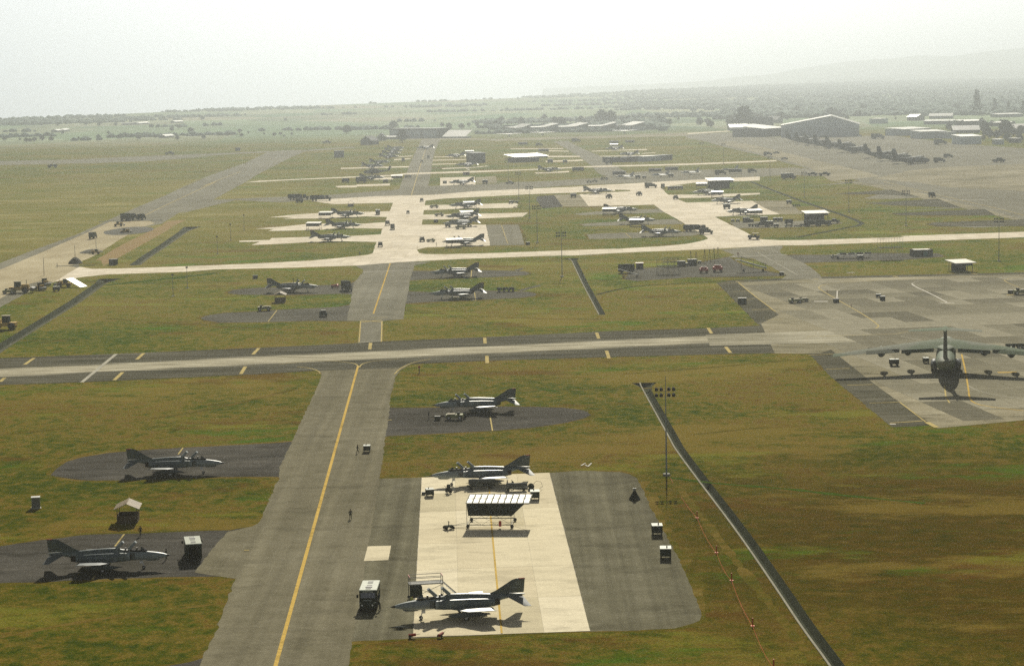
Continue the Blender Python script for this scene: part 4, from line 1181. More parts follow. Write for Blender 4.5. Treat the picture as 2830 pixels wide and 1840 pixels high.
def build_jeep():
    t = empty('jeep')
    MB().box((0, 0, .75), (3.4, 1.55, .5), OD2).build('body', parent=t)
    MB().box((1.1, 0, 1.08), (1.1, 1.2, .25), OD2).build('bonnet', parent=t)
    MB().box((-.55, 0, 1.78), (2.0, 1.5, .07), TAN).build('canvas_roof', parent=t)
    for sx in (-1.5, .4):
        for sy in (-.7, .7):
            MB().bar((sx, sy, .95), (sx, sy, 1.76), .07, DARK).build('roof_post', parent=t)
    MB().box((.5, 0, 1.4), (.04, 1.4, .5), WINDOW, ry=R(-8)).build('windshield', parent=t)
    MB().box((-.5, 0, 1.15), (.5, 1.2, .5), DARK).build('seat', parent=t)
    wheels4(t, (1.1, -1.1), .7, .36, .2)
    return t

def build_tug():
    t = empty('tow_tractor')
    MB().box((0, 0, .70), (3.4, 1.75, .62), YG, tx=.95).build('body', parent=t)
    MB().box((.6, 0, 1.06), (1.5, 1.5, .14), TAN).build('bonnet', parent=t)
    MB().box((-.8, 0, 1.15), (.5, 1.1, .45), DARK).build('seat', parent=t)
    MB().cyl((-.25, .35, 1.05), (-.45, .35, 1.35), .05, n=5, m=DARK).cyl((-.45, .35, 1.35), (-.47, .35, 1.38), .22, n=10, m=DARK).build('steering_wheel', parent=t)
    wheels4(t, (1.05, -1.1), .8, .42, .26, True)
    MB().box((1.78, 0, .55), (.12, 1.6, .35), DARK).build('bumper', parent=t)
    return t

def build_cart(body=None):
    body = body or OD2
    t = empty('ground_cart')
    MB().box((0, 0, 1.02), (2.3, 1.7, 1.15), body).build('body', parent=t)
    MB().box((0, 0, 1.63), (2.36, 1.76, .07), PALE).build('top_panel', parent=t)
    MB().cyl((.3, .2, 1.66), (.3, .2, 1.95), .1, n=8, m=DARK).build('exhaust_pipe', parent=t)
    for q in (-.6, 0, .6):
        MB().box((q, -.862, 1.0), (.45, .02, .7), DARK).build('side_panel', parent=t)
    MB().bar((1.1, 0, .4), (2.1, 0, .25), .1, GREY).bar((2.1, -.2, .25), (2.1, .2, .25), .08, GREY).build('tow_bar', parent=t)
    wheels4(t, (.75, -.75), .72, .26, .18)
    return t

def build_box(name='equipment_box', m=None):
    t = empty(name)
    MB().box((0, 0, .75), (2.2, 1.6, 1.4), m or OD2).build('body', parent=t)
    MB().box((0, 0, 1.5), (2.3, 1.7, .1), GREY).build('lid', parent=t)
    MB().box((-.8, 0, .03), (.2, 1.5, .06), DARK).box((.8, 0, .03), (.2, 1.5, .06), DARK).build('skid', parent=t)
    return t

def build_trailer():
    t = empty('flat_trailer')
    MB().box((0, 0, .85), (6.4, 1.9, .22), OD2).build('deck', parent=t)
    for x in (-2.3, -.2, 1.9):
        MB().box((x, 0, 1.22), (1.7, 1.5, .5), OD2, ty=.8).build('load_cradle', parent=t)
    for x in (-2.4, -.7, 1.0, 2.4):
        for sy in (-1, 1):
            wheel(t, (x, sy*.85, .42), .42, .25)
    MB().bar((3.2, 0, .7), (4.8, 0, .4), .14, OD2).build('tow_bar', parent=t)
    return t

def build_bowser():
    t = empty('fuel_bowser')
    MB().cyl((-2.2, 0, 1.5), (2.2, 0, 1.5), .95, n=14, m=OD2).build('tank', parent=t)
    MB().box((0, 0, .55), (4.6, 1.5, .2), DARK).build('frame', parent=t)
    wheels4(t, (1.4, -1.4), .9, .42, .25)
    MB().box((0, 0, 2.47), (1.0, .6, .12), TAN).build('hatch', parent=t)
    return t

def build_excavator():
    t = empty('earth_mover')
    MB().box((0, 0, 1.1), (5.2, 2.2, .8), YELLOW).build('body', parent=t)
    MB().box((-.4, 0, 2.2), (1.6, 1.6, 1.5), OD2, tx=.9).build('cab', parent=t)
    MB().box((-.4, 0, 3.0), (1.9, 1.9, .1), TAN).build('cab_roof', parent=t)
    MB().box((1.7, 0, 1.8), (2.0, 1.5, .8), YELLOW, tx=.9).build('engine_hood', parent=t)
    MB().box((3.6, 0, .9), (.9, 2.8, 1.0), GREY, ry=R(20)).build('bucket', parent=t)
    for sy in (-1, 1):
        MB().bar((1.6, sy*.8, 1.7), (3.4, sy*.8, 1.0), .25, YELLOW).build('lift_arm', parent=t)
    MB().cyl((1.9, .4, 2.2), (1.9, .4, 3.3), .09, n=6, m=DARK).build('exhaust_pipe', parent=t)
    wheels4(t, (1.7, -1.7), 1.15, .78, .5)
    return t

RIB = paint('rib_grey', (.26, .26, .21), .9)
def build_shade(big=False):
    """mobile sunshade: posts on castors, pale tarp roof, dark side curtain"""
    t = empty('sunshade')
    if not big:
        L_, D_, h = 7.0, 5.0, 3.1
        MB().box((0, 0, h+.1), (L_, D_, .1), TARP, rx=R(5)).build('roof', parent=t)
        MB().box((0, -D_/2+.1, h-.75), (L_*.92, .06, 1.5), TARP2).build('side_curtain', parent=t)
        MB().box((0, D_/2-.2, h-.55), (L_*.92, .06, 1.4), TARP2).build('side_curtain', parent=t)
        for sx in (-1, 1):
            for sy in (-1, 1):
                MB().bar((sx*3.1, sy*2.1, .2), (sx*3.1, sy*2.1, h), .12, DARK).build('post', parent=t)
                wheel(t, (sx*3.1, sy*2.1, .2), .2, .14, 'castor', False)
            MB().bar((sx*3.1, -2.1, .5), (sx*3.1, 2.1, .5), .1, DARK).build('frame_rail', parent=t)
        MB().bar((-3.1, -2.1, .5), (3.1, -2.1, .5), .1, DARK).build('frame_rail', parent=t)
        return t
    # the big ribbed one: canopy overhangs to one end
    fy, ry_, h = -3.0, 2.6, 4.25
    x0, x1, xe = -3.7, 3.75, 6.9
    ncell = 10
    for r_ in range(2):
        for k in range(ncell):
            a, b = x0-.1+(xe-x0+.1)*k/ncell, x0-.1+(xe-x0+.1)*(k+1)/ncell
            y0, y1 = fy-.1+(ry_+.5-fy)*r_/2, fy-.1+(ry_+.5-fy)*(r_+1)/2
            z0, z1 = h+.35*r_/2, h+.35*(r_+1)/2
            sag = .10
            q = MB().add([(a+.12, y0+.10, z0), (b-.12, y0+.10, z0), (b-.12, y1-.10, z1), (a+.12, y1-.10, z1), ((a+b)/2, (y0+y1)/2, (z0+z1)/2-sag)],
                         [(0, 1, 4), (1, 2, 4), (2, 3, 4), (3, 0, 4)], TARP)
            q.build('roof_panel', parent=t, smooth=60)
    MB().add([(x0-.05, fy-.05, h-.16), (xe, fy-.05, h-.16), (xe, ry_+.4, h+.19), (x0-.05, ry_+.4, h+.19), (x0-.05, fy-.05, h-.19), (xe, fy-.05, h-.19), (xe, ry_+.4, h+.16), (x0-.05, ry_+.4, h+.16)], [(0, 1, 2, 3), (7, 6, 5, 4), (0, 4, 5, 1), (1, 5, 6, 2), (2, 6, 7, 3), (3, 7, 4, 0)], RIB).build('shadow_slab', parent=t)  # slab added under the panels to close slots in the cast shadow
    fr = MB()
    for k in range(ncell+1):
        x = x0-.1+(xe-x0+.1)*k/ncell
        fr.bar((x, fy-.1, h), (x, ry_+.4, h+.35), .16, RIB)
    for r_ in range(3):
        y = fy-.1+(ry_+.5-fy)*r_/2
        fr.bar((x0-.1, y, h+.35*r_/2), (xe, y, h+.35*r_/2), .16, RIB)
    fr.build('roof_frame', parent=t)
    MB().add([(x0, fy-.05, h-.04), (xe-.8, fy-.05, h-.04), (x1+.2, fy-.02, 2.1), (x0+.25, fy-.02, 2.1)], [(0, 1, 2, 3)], TARP2).add([(x0, fy-.11, h-.04), (xe-.8, fy-.11, h-.04), (x1+.2, fy-.08, 2.1), (x0+.25, fy-.08, 2.1)], [(0, 1, 2, 3)], TARP2).build('side_curtain', parent=t)
    for i, x in enumerate((x0, x1)):
        for y in (fy, ry_):
            MB().bar((x, y, .4), (x, y, h), .11, GREY).build('post', parent=t)
            wheel(t, (x+.15, y, .3), .3, .22, 'castor', False)
        MB().bar((x, fy, .55), (x, ry_, .55), .12, GREY).build('frame_rail', parent=t)
    for y in (fy, ry_):
        MB().bar((x0, y, .55), (x1, y, .55), .16, OD2).build('frame_rail', parent=t)
        MB().bar((x1, y, 2.1), (xe-.7, y, h), .10, GREY).build('cantilever_strut', parent=t)
        br = MB()
        for k in range(3):
            a = x0+(x1-x0)*k/3; b = x0+(x1-x0)*(k+1)/3
            br.bar((a, y, 2.1), (b, y, .55), .05, GREY).bar((b, y, 2.1), (a, y, .55), .05, GREY)
        br.build('cross_brace', parent=t)
    MB().bar((x0, -.6, .5), (x0-2.6, -2.4, .35), .08, GREY).bar((x0, -2.4, .5), (x0-2.6, -2.4, .35), .08, GREY).build('tow_bar', parent=t)
    MB().cyl((1.9, fy, .3), (1.9, fy, 1.2), .22, n=8, m=RED).build('fire_extinguisher', parent=t)
    return t

def build_hut(roofm=None):
    t = empty('hut')
    roofm = roofm or TIN
    for sy in (-1, 1):
        for k in range(4):
            x = -2.4+1.2*k+.6
            MB().box((x, sy*.98, 2.72), (1.17, 2.15, .05), roofm, rx=-sy*R(24)).build('roof_panel', parent=t)
    MB().cyl((-2.45, 0, 3.2), (2.45, 0, 3.2), .08, n=6, m=roofm).build('ridge_cap', parent=t)
    for sx in (-1, 1):
        for sy in (-1, 1):
            MB().bar((sx*1.7, sy*1.5, 0), (sx*1.7, sy*1.5, 2.45), .14, WOOD).build('post', parent=t)
        MB().box((sx*1.75, 0, .6), (.06, 2.9, 1.2), WOOD).build('side_wall', parent=t)
    for sy in (-1, 1):
        MB().box((0, sy*1.55, .6), (3.3, .06, 1.2), WOOD).build('side_wall', parent=t)
    MB().box((0, .9, .45), (2.8, .4, .08), WOOD).build('bench', parent=t)
    MB().box((0, 0, .05), (3.4, 3.0, .1), WOOD).build('floor_board', parent=t)
    return t

MAST = paint('mast_grey', (.20, .235, .235), .7, 0)
def build_mast(hh=18.8):
    t = empty('light_mast')
    MB().cyl((0, 0, 0), (0, 0, .35), .75, .7, 10, CONCRETE_B).build('footing', parent=t)
    MB().cyl((0, 0, .35), (0, 0, hh*.6), .17, .11, 8, MAST).cyl((0, 0, hh*.6), (0, 0, hh), .10, .05, 8, MAST).build('pole', parent=t)
    k = hh/18.8
    for z, nh in ((16.5*k, 4), (15.4*k, 4)):
        MB().bar((-2.0, 0, z-.45), (2.0, 0, z-.45), .10, STEEL).build('cross_arm', parent=t)
        for x in (-1.75, -.85, .6, 1.5):
            MB().cyl((x, -.25, z-.15), (x, .2, z+.05), .36, .24, 8, DARK).box((x, 0, z-.35), (.07, .07, .3), STEEL).build('floodlight', parent=t)
    return t

def build_person(pose=0):
    """one continuous skinned body; pose 0 stands, 1 walks, 2 bends"""
    P = {0: dict(hip=.92, lean=0, a=.10, k=.02), 1: dict(hip=.90, lean=.08, a=.28, k=.30), 2: dict(hip=.86, lean=.55, a=.45, k=.10)}[pose]
    l, s = P['lean'], P['k']
    hp = V((0, 0, P['hip']))
    up = V((sin(l), 0, cos(l)))
    ch, nk, hd = hp+up*.34, hp+up*.56, hp+up*.70
    top = hp+up*.86
    vs = [(hp, .145), (ch, .165), (nk, .065), (hd, .095), (top, .075)]
    ed = [(0, 1), (1, 2), (2, 3), (3, 4)]
    for sy in (-1, 1):
        f = s*sy
        k = len(vs)
        vs += [(hp+V((0, sy*.10, -.08)), .105), (V((f*.5+.04, sy*.11, .48)), .075), (V((f, sy*.12, .09)), .05), (V((f+.16, sy*.13, .04)), .04)]
        ed += [(0, k), (k, k+1), (k+1, k+2), (k+2, k+3)]
        sh = ch+up*.14+V((0, sy*.20, 0))
        el = sh+V((-f*.4+(.12 if pose == 2 else 0), sy*.09, -.28))
        ha = el+V((-f*.3+P['a']*.7, -sy*.03, -.24))
        k = len(vs)
        vs += [(sh, .075), (el, .05), (ha, .036), (ha+V((.05, 0, -.08)), .03)]
        ed += [(1, k), (k, k+1), (k+1, k+2), (k+2, k+3)]
    me = bpy.data.meshes.new('person')
    me.from_pydata([v for v, r in vs], ed, [])
    o = bpy.data.objects.new('person', me)
    COL.objects.link(o)
    md = o.modifiers.new('skin', 'SKIN')
    for i, (v, r) in enumerate(vs):
        sv = me.skin_vertices[0].data[i]
        sv.radius = (r, r); sv.use_root = i == 0
    sb = o.modifiers.new('sub', 'SUBSURF'); sb.levels = sb.render_levels = 1
    dg = bpy.context.evaluated_depsgraph_get()
    m2 = bpy.data.meshes.new_from_object(o.evaluated_get(dg))
    o.modifiers.clear(); o.data = m2
    m2.materials.clear()
    m2.polygons.foreach_set('use_smooth', [True]*len(m2.polygons))
    return o
SKIN = paint('skin', (.20, .11, .07), .6)
HAIR = paint('hair', (.012, .010, .009), .7)
VEST = paint('yellow_vest', (.33, .36, .07), .7)
def put_person(key, p, rz, label, top, hatm=None):
    pose = {'s': 0, 'w': 1, 'b': 2}[key]
    if ('pm', pose) not in PROTO:
        o = build_person(pose)
        me = o.data
        PROTO[('pm', pose)] = me
        bpy.data.objects.remove(o)
    k2 = ('pm', pose, top.name)
    if k2 not in PROTO:
        me = PROTO[('pm', pose)].copy()
        for m in (CAMO_F, top, SKIN, TYRE): me.materials.append(m)
        for f in me.polygons:
            c = f.center
            r = sqrt(c.x**2+c.y**2)
            f.material_index = 3 if c.z < .12 else 0 if c.z < .92 else 2 if (c.z > 1.44 and pose < 2) or (pose == 2 and c.x > .34 and c.z > 1.3) else 1
        PROTO[k2] = me
    o = bpy.data.objects.new('person', PROTO[k2])
    COL.objects.link(o)
    o.location, o.rotation_euler = p, (0, 0, rz)
    tag(o, label, 'person')
    if pose < 2:
        h = MB().loft([[(.02*(pose == 1)*4+.11*c_*cos(2*pi*i/8), .10*c_*sin(2*pi*i/8), z) for i in range(8)] for z, c_ in ((1.66, 1.0), (1.73, .95), (1.79, .6))], HAIR)
        h.build('hair', parent=o)
    return o

def go(kind, spec, deg, label, cat, group=None, scale=None, z=Z4+.03):
    fn = {'van': build_step_van, 'truck': build_truck, 'tanker': build_tanker, 'pickup': build_pickup, 'jeep': build_jeep, 'tug': build_tug, 'cart': build_cart, 'box': build_box,
          'trailer': build_trailer, 'bowser': build_bowser, 'digger': build_excavator, 'shade': build_shade, 'hut': build_hut, 'mast': build_mast}
    f = fn.get(kind) or EXTRA[kind]
    p = pt(spec)
    return put(kind, f, (p.x, p.y, z if scale is None or True else 0), R(deg), label, cat, group, scale)
EXTRA = {}

# ---- near pad and western stubs
_b, _f = pt('S 1028,1600', 2.95), pt('S 1014.5,1637', 2.95)
_c = (_b+_f)/2
_h = head(_b, _f)
put('van', build_step_van, (_c.x+.6*cos(_h), _c.y+.6*sin(_h), Z3), _h, 'pale-roofed step van facing the camera beside the jet nose', 'van', 'step vans')
_b, _f = pt('S 536.5,1509', 2.95), pt('S 528,1476', 2.95)
_c = (_b+_f)/2; _h = head(_b, _f)
put('van', build_step_van, (_c.x+.5*cos(_h), _c.y+.5*sin(_h), Z3), _h, 'pale-roofed step van seen from behind in front of the western jet', 'van', 'step vans')
_s = (pt('w 250,1250')+pt('w 1430,1250')+pt('w 450,1060')+pt('w 1590,1060'))/4
put('bigshade', lambda: build_shade(True), (_s.x, _s.y, Z3+.01), head(pt('w 250,1250'), pt('w 1430,1250')), 'large ribbed white sunshade with dark side curtain on the concrete pad', 'sunshade')
def build_stand():
    t = empty('access_platform')
    for x in (-2.4, 2.4):
        for y in (-.9, .9):
            MB().bar((x, y, .3), (x, y, 3.5), .12, STEEL).build('post', parent=t)
            wheel(t, (x, y, .22), .22, .14, 'castor', False)
    MB().box((0, 0, 2.4), (5.0, 1.9, .12), GREY).build('deck', parent=t)
    for z in (2.9, 3.5):
        for y in (-.9, .9):
            MB().bar((-2.4, y, z), (2.4, y, z), .10, GREY).build('guard_rail', parent=t)
    for x in (-2.4, 2.4):
        MB().bar((x, -.9, 3.5), (x, .9, 3.5), .12, RED).build('guard_rail', parent=t)
    st = MB()
    for k in range(8):
        st.box((2.6+.28*k, 0, 2.3-.28*k), (.28, .8, .05), GREY)
    st.bar((2.5, -.45, 2.5), (4.8, -.45, .3), .08, STEEL).bar((2.5, .45, 2.5), (4.8, .45, .3), .08, STEEL)
    st.build('stairs', parent=t)
    MB().box((-1.4, 0, 1.2), (1.6, 1.4, 1.6), OD2).build('lift_unit', parent=t)
    MB().bar((-2.4, -.9, .3), (2.4, -.9, 2.3), .07, STEEL).bar((2.4, -.9, .3), (-2.4, -.9, 2.3), .07, STEEL).build('cross_brace', parent=t)
    return t
EXTRA['stand'] = build_stand
go('stand', 'n 715,1072', 10, 'red and white railed access platform behind the nearest jet', 'access stand')
go('cart', 'o 557,612', -90, 'dark ground cart with pale top at the pad edge, farther of two', 'ground cart', 'ground carts')
go('cart', 'o 618,778', -93, 'dark ground cart with pale top at the pad edge, nearer of two', 'ground cart', 'ground carts')
def build_cone_stand():
    t = empty('covered_stand')
    MB().cyl((0, 0, .05), (0, 0, 1.5), 1.05, .22, 14, TARP2).build('cover', parent=t)
    MB().cyl((0, 0, 1.5), (0, 0, 1.9), .26, .2, 8, GREY).box((0, 0, 1.95), (.6, .3, .12), PALE).build('head', parent=t)
    MB().bar((0, 0, 1.9), (-.15, 0, 2.7), .06, DARK).build('handle', parent=t)
    return t
EXTRA['cone'] = build_cone_stand
go('cone', 'o 397,362', 0, 'cone-shaped stand under a black cover on the grey asphalt', 'covered stand')
def build_cabinet():
    t = empty('utility_cabinet')
    MB().box((0, 0, 1.05), (1.5, 1.3, 1.9), PALE).build('body', parent=t)
    MB().box((0, 0, 2.05), (1.6, 1.4, .1), WHITE).build('lid', parent=t)
    MB().box((-.35, -.66, 1.05), (.66, .02, 1.6), GREY).build('door', parent=t)
    MB().box((.37, -.66, 1.05), (.66, .02, 1.6), GREY).build('door', parent=t)
    MB().box((0, 0, .05), (1.8, 1.6, .1), CONCRETE_B).build('plinth', parent=t)
    return t
EXTRA['cab'] = build_cabinet
go('cab', 'm 257,422', 12, 'pale green utility cabinet standing on the grass', 'cabinet', z=0)
go('hut', 'm 915,515', 94, 'open wooden hut with rusty tin roof above the western jet', 'hut', 'open huts', 1.12, 0)
go('hut', 'a 675,1292', 90, 'small hut with a bright white tin roof beside the farther western jet', 'hut', 'open huts', 1.1, 0)
go('tug', 'q 1060,475', 175, 'low yellow-green tow tractor before the jet on the dark stub', 'tow tractor', 'tow tractors', 1.15)
go('box', 'q 920,478', 10, 'small low dark chock box between tractor and standing person', 'equipment box', 'small boxes', .55)
def build_bottle():
    t = empty('wheeled_extinguisher')
    MB().cyl((0, 0, .5), (0, 0, 1.3), .32, .28, 10, OD2).build('bottle', parent=t)
    MB().bar((0, -.2, .5), (-.7, -.2, 1.2), .06, DARK).bar((0, .2, .5), (-.7, .2, 1.2), .06, DARK).build('handle', parent=t)
    for sy in (-1, 1): wheel(t, (0, sy*.42, .35), .35, .1, rim=False)
    return t
EXTRA['bottle'] = build_bottle
def build_rbottle():
    t = empty('wheeled_extinguisher')
    MB().cyl((-.5, 0, .3), (.5, 0, .42), .22, .2, 8, RED).build('bottle', parent=t)
    MB().bar((.5, 0, .42), (1.1, 0, .5), .07, DARK).build('handle', parent=t)
    for sy in (-1, 1): wheel(t, (-.3, sy*.3, .2), .2, .08, rim=False)
    return t
EXTRA['rbottle'] = build_rbottle
def build_bundle():
    t = empty('tarp_bundle')
    MB().loft([[(x, r*cos(2*pi*i/8), max(0, .14+r*.55*sin(2*pi*i/8))) for i in range(8)] for x, r in ((-1.0, .08), (-.5, .3), (.2, .36), (.7, .22), (1.2, .06))], TARP2).build('cloth', parent=t)
    return t
EXTRA['bundle'] = build_bundle
go('bottle', 'q 1143,465', 0, 'dark wheeled bottle beside the yellow-green tractor', 'fire extinguisher', 'wheeled bottles')
go('cart', 'q 340,740', 90, 'small white and black buggy by a person on the taxiway', 'ground cart', 'ground carts', .8)
go('bottle', 'q 1012,1080', 40, 'yellow-green wheeled bottle at the nose of the jet behind the sunshade', 'fire extinguisher', 'wheeled bottles', 1.2)
go('cart', 'n 742,338', 100, 'low dark cart on the pale pad near its western edge', 'ground cart', 'ground carts', .8)
go('box', 'n 698,328', 0, 'tiny reddish chock at the edge of the pale pad', 'equipment box', 'small boxes', .3)
def build_dolly():
    t = empty('tow_dolly')
    MB().box((0, 0, .5), (1.4, .9, .25), OD2).build('frame', parent=t)
    MB().bar((0, 0, .5), (0, 0, 1.3), .16, OD2).bar((0, -.4, 1.3), (0, .4, 1.3), .1, DARK).build('handle', parent=t)
    wheels4(t, (.6, -.6), .55, .28, .16)
    return t
EXTRA['dolly'] = build_dolly
go('dolly', 'n 878,575', 20, 'small tow dolly at the hitch of the big sunshade', 'dolly', 'dollies')
go('cart', 'n 1492,362', 90, 'dark cart tucked behind the overhanging end of the big sunshade', 'ground cart', 'ground carts', .95)
def build_engine_trailer():
    t = empty('engine_trailer')
    MB().loft([sec(x, r, 1.35-r, 1.35+r, 12, 2) for x, r in ((2.6, .40), (1.8, .5), (-.4, .46), (-1.4, .58), (-2.2, .5))], STEEL).build('engine', parent=t)
    MB().box((0, 0, .6), (5.0, 1.2, .16), OD2).build('frame', parent=t)
    for x in (-1.5, 1.5):
        MB().box((x, 0, .9), (.2, 1.2, .6), OD2).build('cradle', parent=t)
    wheels4(t, (1.8, -1.8), .65, .26, .16)
    return t
EXTRA['eng'] = build_engine_trailer
go('eng', 'q 1275,1045', 8, 'silver engine on a low trailer under the jet wing by the sunshade', 'engine trailer', 'engine trailers')
go('eng', 'q 1565,1062', 8, 'long pale cylinder on a trailer behind the sunshade roof', 'engine trailer', 'engine trailers', .8)
def build_hose():
    t = empty('hose_reel')
    MB().cyl((0, -.3, .6), (0, .3, .6), .55, n=12, m=OD2).build('reel', parent=t)
    m_ = MB()
    ps = [V((.3, 0, .9)), V((1.0, .2, 1.5)), V((1.9, .3, 1.3)), V((2.2, .3, .4)), V((1.6, .2, .05))]
    for a, b in zip(ps, ps[1:]): m_.bar(a, b, .07, DARK)
    m_.build('hose', parent=t)
    MB().box((0, 0, .06), (1.0, .9, .12), OD2).build('base', parent=t)
    return t
EXTRA['hose'] = build_hose
go('hose', 'q 1690,1052', 10, 'hose reel with looping hose at the tail of the jet', 'hose reel')
go('rbottle', 'n 618,1348', 0, 'red wheeled bottle at the near corner of the pale pad', 'fire extinguisher', 'wheeled bottles')
go('rbottle', 'n 822,1343', 60, 'red wheeled bottle on the near edge of the pale pad', 'fire extinguisher', 'wheeled bottles')
go('bundle', 'n 530,1283', -5, 'flat dark tarp bundle on asphalt below the nearest jet', 'tarp bundle')
def build_post():
    t = empty('marker_post')
    MB().box((0, 0, .6), (.14, .14, 1.2), WOOD).build('post', parent=t)
    MB().box((0, -.08, 1.0), (.35, .04, .3), RED).build('plate', parent=t)
    return t
EXTRA['post'] = build_post
go('post', 'q 770,92', 0, 'short dark marker post on grass south of the cross taxiway', 'post', z=0, scale=1.6)
# rope barrier
def build_barrier_post():
    t = empty('barrier_post')
    MB().cyl((0, 0, .05), (0, 0, 1.15), .10, n=8, m=ORANGE).build('post', parent=t)
    MB().cyl((0, 0, 0), (0, 0, .08), .34, .3, 10, ORANGE).build('base', parent=t)
    return t
EXTRA['bpost'] = build_barrier_post
ROPE = paint('rope_orange', (.50, .085, .02), .9, spec=.1)
BP = ['o 650,170', 'o 842,492', 'o 980,740', 'o 1088,938', 'o 1238,1262', 'o 1388,1560']
for q, w_ in zip(BP[1:], ('first orange barrier post below the light mast', 'second orange barrier post below the light mast, with drooping rope', 'third orange barrier post, tall with a pale foot', 'fourth orange barrier post, darkest along the rope', 'last orange barrier post by the picture edge')):
    go('bpost', q, 0, w_, 'barrier post', 'orange barrier posts', z=0)
m_ = MB()
for a, b in zip(BP, BP[1:]):
    A_, B_ = pt(a, 1.05), pt(b, 1.05)
    if a == BP[0]: A_.z = .1
    pr = None
    for k in range(9):
        u = k/8
        q = A_.lerp(B_, u); q.z -= .55*4*u*(1-u)
        if pr is not None: m_.cyl(pr, q, .026, n=4, m=ROPE, caps=False)
        pr = q
tag(m_.build('barrier_rope'), 'thin orange rope strung along the posts beside the drainage ditch', 'rope')

# people
put_person('w', pt('q 262,750')+V((0, 0, Z3)), R(20), 'person in dark fatigues raising an arm beside the buggy', CAMO_F)
put_person('s', pt('q 848,470')+V((0, 0, Z3)), R(10), 'person standing off the nose of the jet by the tractor', CAMO_F)
put_person('w', pt('n 178,500')+V((0, 0, Z3)), R(-80), 'person walking alone down the taxiway toward the van', CAMO_F)
put_person('w', pt('m 1002,622')+V((0, 0, Z3)), R(-90), 'person walking on the stub below the tin-roofed hut', CAMO_F)
put_person('b', pt('n 603,1125')+V((0, 0, Z3)), R(-10), 'person in yellow-green top working at the nearest jet nose', VEST)
put_person('s', pt('m 1186,790')+V((0, 0, Z3)), R(170), 'person at the nose of the western jet by the step van', CAMO_F)
put_person('b', pt('n 388,1150')+V((0, 0, Z3)), R(185), 'person leaning beside the open wheel of the step van', CAMO_F)
put_person('s', pt('q 1495,1050')+V((0, 0, Z3)), R(200), 'person upright behind the sunshade near the pale cylinder', CAMO_F)
put_person('b', pt('q 1548,1040')+V((0, 0, Z3)), R(180), 'person bending by the pale cylinder behind the sunshade', CAMO_F)
put_person('s', pt('b 410,702')+V((0, 0, Z4)), R(0), 'person on the concrete by the nose of the shaded jet', CAMO_F)
put_person('s', pt('f 532,672')+V((0, 0, Z4)), R(0), 'person alone on the bare earth works area', CAMO_F)
put_person('b', pt('a 1525,795'), R(90), 'person crouching on the grass corner by the white road', CAMO_F)
for q, l in (('a 815,1088', 'person standing on the back of the faraway western jet'), ('a 853,1085', 'person kneeling on the jet spine behind its open canopies')):
    P_ = pt(q, 3.4); put_person('s' if 'standing' in l else 'b', P_, R(0), l, CAMO_F)

# ---- masts and small lamp posts
MASTS = [('S 1842,1313', 1, 'nearest floodlight mast beside the long drainage ditch'), ('S 1553.5,765', 1, 'floodlight mast standing just south of the white road'), ('S 1485,671', 1, 'floodlight mast at the corner of the grey asphalt square'),
         ('S 2760.5,722', 1, 'floodlight mast on grass near the open shed by the big apron'), ('S 2504,624', 1, 'floodlight mast on the green between grey stubs, second from the picture edge'), ('S 2346,586', 1, 'floodlight mast beyond the bend of the curved ditch'),
         ('S 1464,603', 1, 'thin floodlight mast by the tip of a white finger stub'), ('S 2223,547', .9, 'floodlight mast at the foot of the diagonal strip'), ('S 2128,498', .95, 'floodlight mast between service road and grey strip'), ('S 2000,452', .95, 'thin floodlight mast on the far green east of the low sheds'),
         ('S 1940,448', .95, 'far floodlight mast west of another thin one on the green'), ('S 1405,500', .95, 'thin mast on the northern green beside a parked pickup'), ('S 1434,548', .95, 'thin mast at the northern concrete road')]
for s, k, l in MASTS:
    go('mast', s, 4, l, 'light mast', 'floodlight masts', k, 0)
def build_lamp_post():
    t = empty('lamp_post')
    MB().cyl((0, 0, 0), (0, 0, 7.4), .11, .07, 6, MAST).build('pole', parent=t)
    MB().box((0, 0, 7.6), (.7, .5, .6), OD2).build('lamp_head', parent=t)
    MB().box((0, 0, .1), (1.0, .8, .2), CONCRETE_B).build('footing', parent=t)
    return t
EXTRA['lpost'] = build_lamp_post
for q, l in (('f 1610,938', 'short lamp post on the grass east of the western ditch'), ('f 1742,862', 'short lamp post near the white road and the side ditch'), ('f 2022,545', 'short lamp post west of the southern finger stub'), ('f 2145,420', 'short lamp post west of the middle finger stub'), ('f 2270,325', 'short lamp post west of the northern finger stub')):
    go('lpost', q, 0, l, 'lamp post', 'short lamp posts', z=0)

# ---- sunshades by the jets
for q, dg, l in (('a 1163,402', -8, 'white-roofed sunshade behind the northern western-row jet'), ('a 1035,520', -8, 'white-roofed sunshade at the tail of the middle western-row jet'), ('b 602,705', 9, 'white-roofed sunshade in front of the jet by the asphalt square'),
                 ('b 738,395', 12, 'white-roofed sunshade covering the wing on the southern eastern finger'), ('b 770,290', 12, 'white-roofed sunshade covering the wing on the northern eastern finger'), ('c 712,555', -10, 'white-roofed sunshade by the top jet of the eastern row'), ('c 1008,680', -10, 'white-roofed sunshade by the middle jet of the eastern row'),
                 ('c 1700,275', -10, 'white sunshade near small carts north of the eastern row'), ('c 1865,370', -10, 'white sunshade before the jet north of the eastern pad'), ('d 718,382', 12, 'white-roofed sunshade at the eastern pad edge'),
                 ('i 1655,470', 10, 'low white sunshade by the shed in the far field'), ('j 1575,515', 10, 'white-topped sunshade under the far dark awning'), ('i 700,810', 4, 'small white sunshade by the helicopter strip')):
    go('shade', q, dg, l, 'sunshade', 'white sunshades by the jets', 1.05 if q[0] in 'abcd' else 1.2)
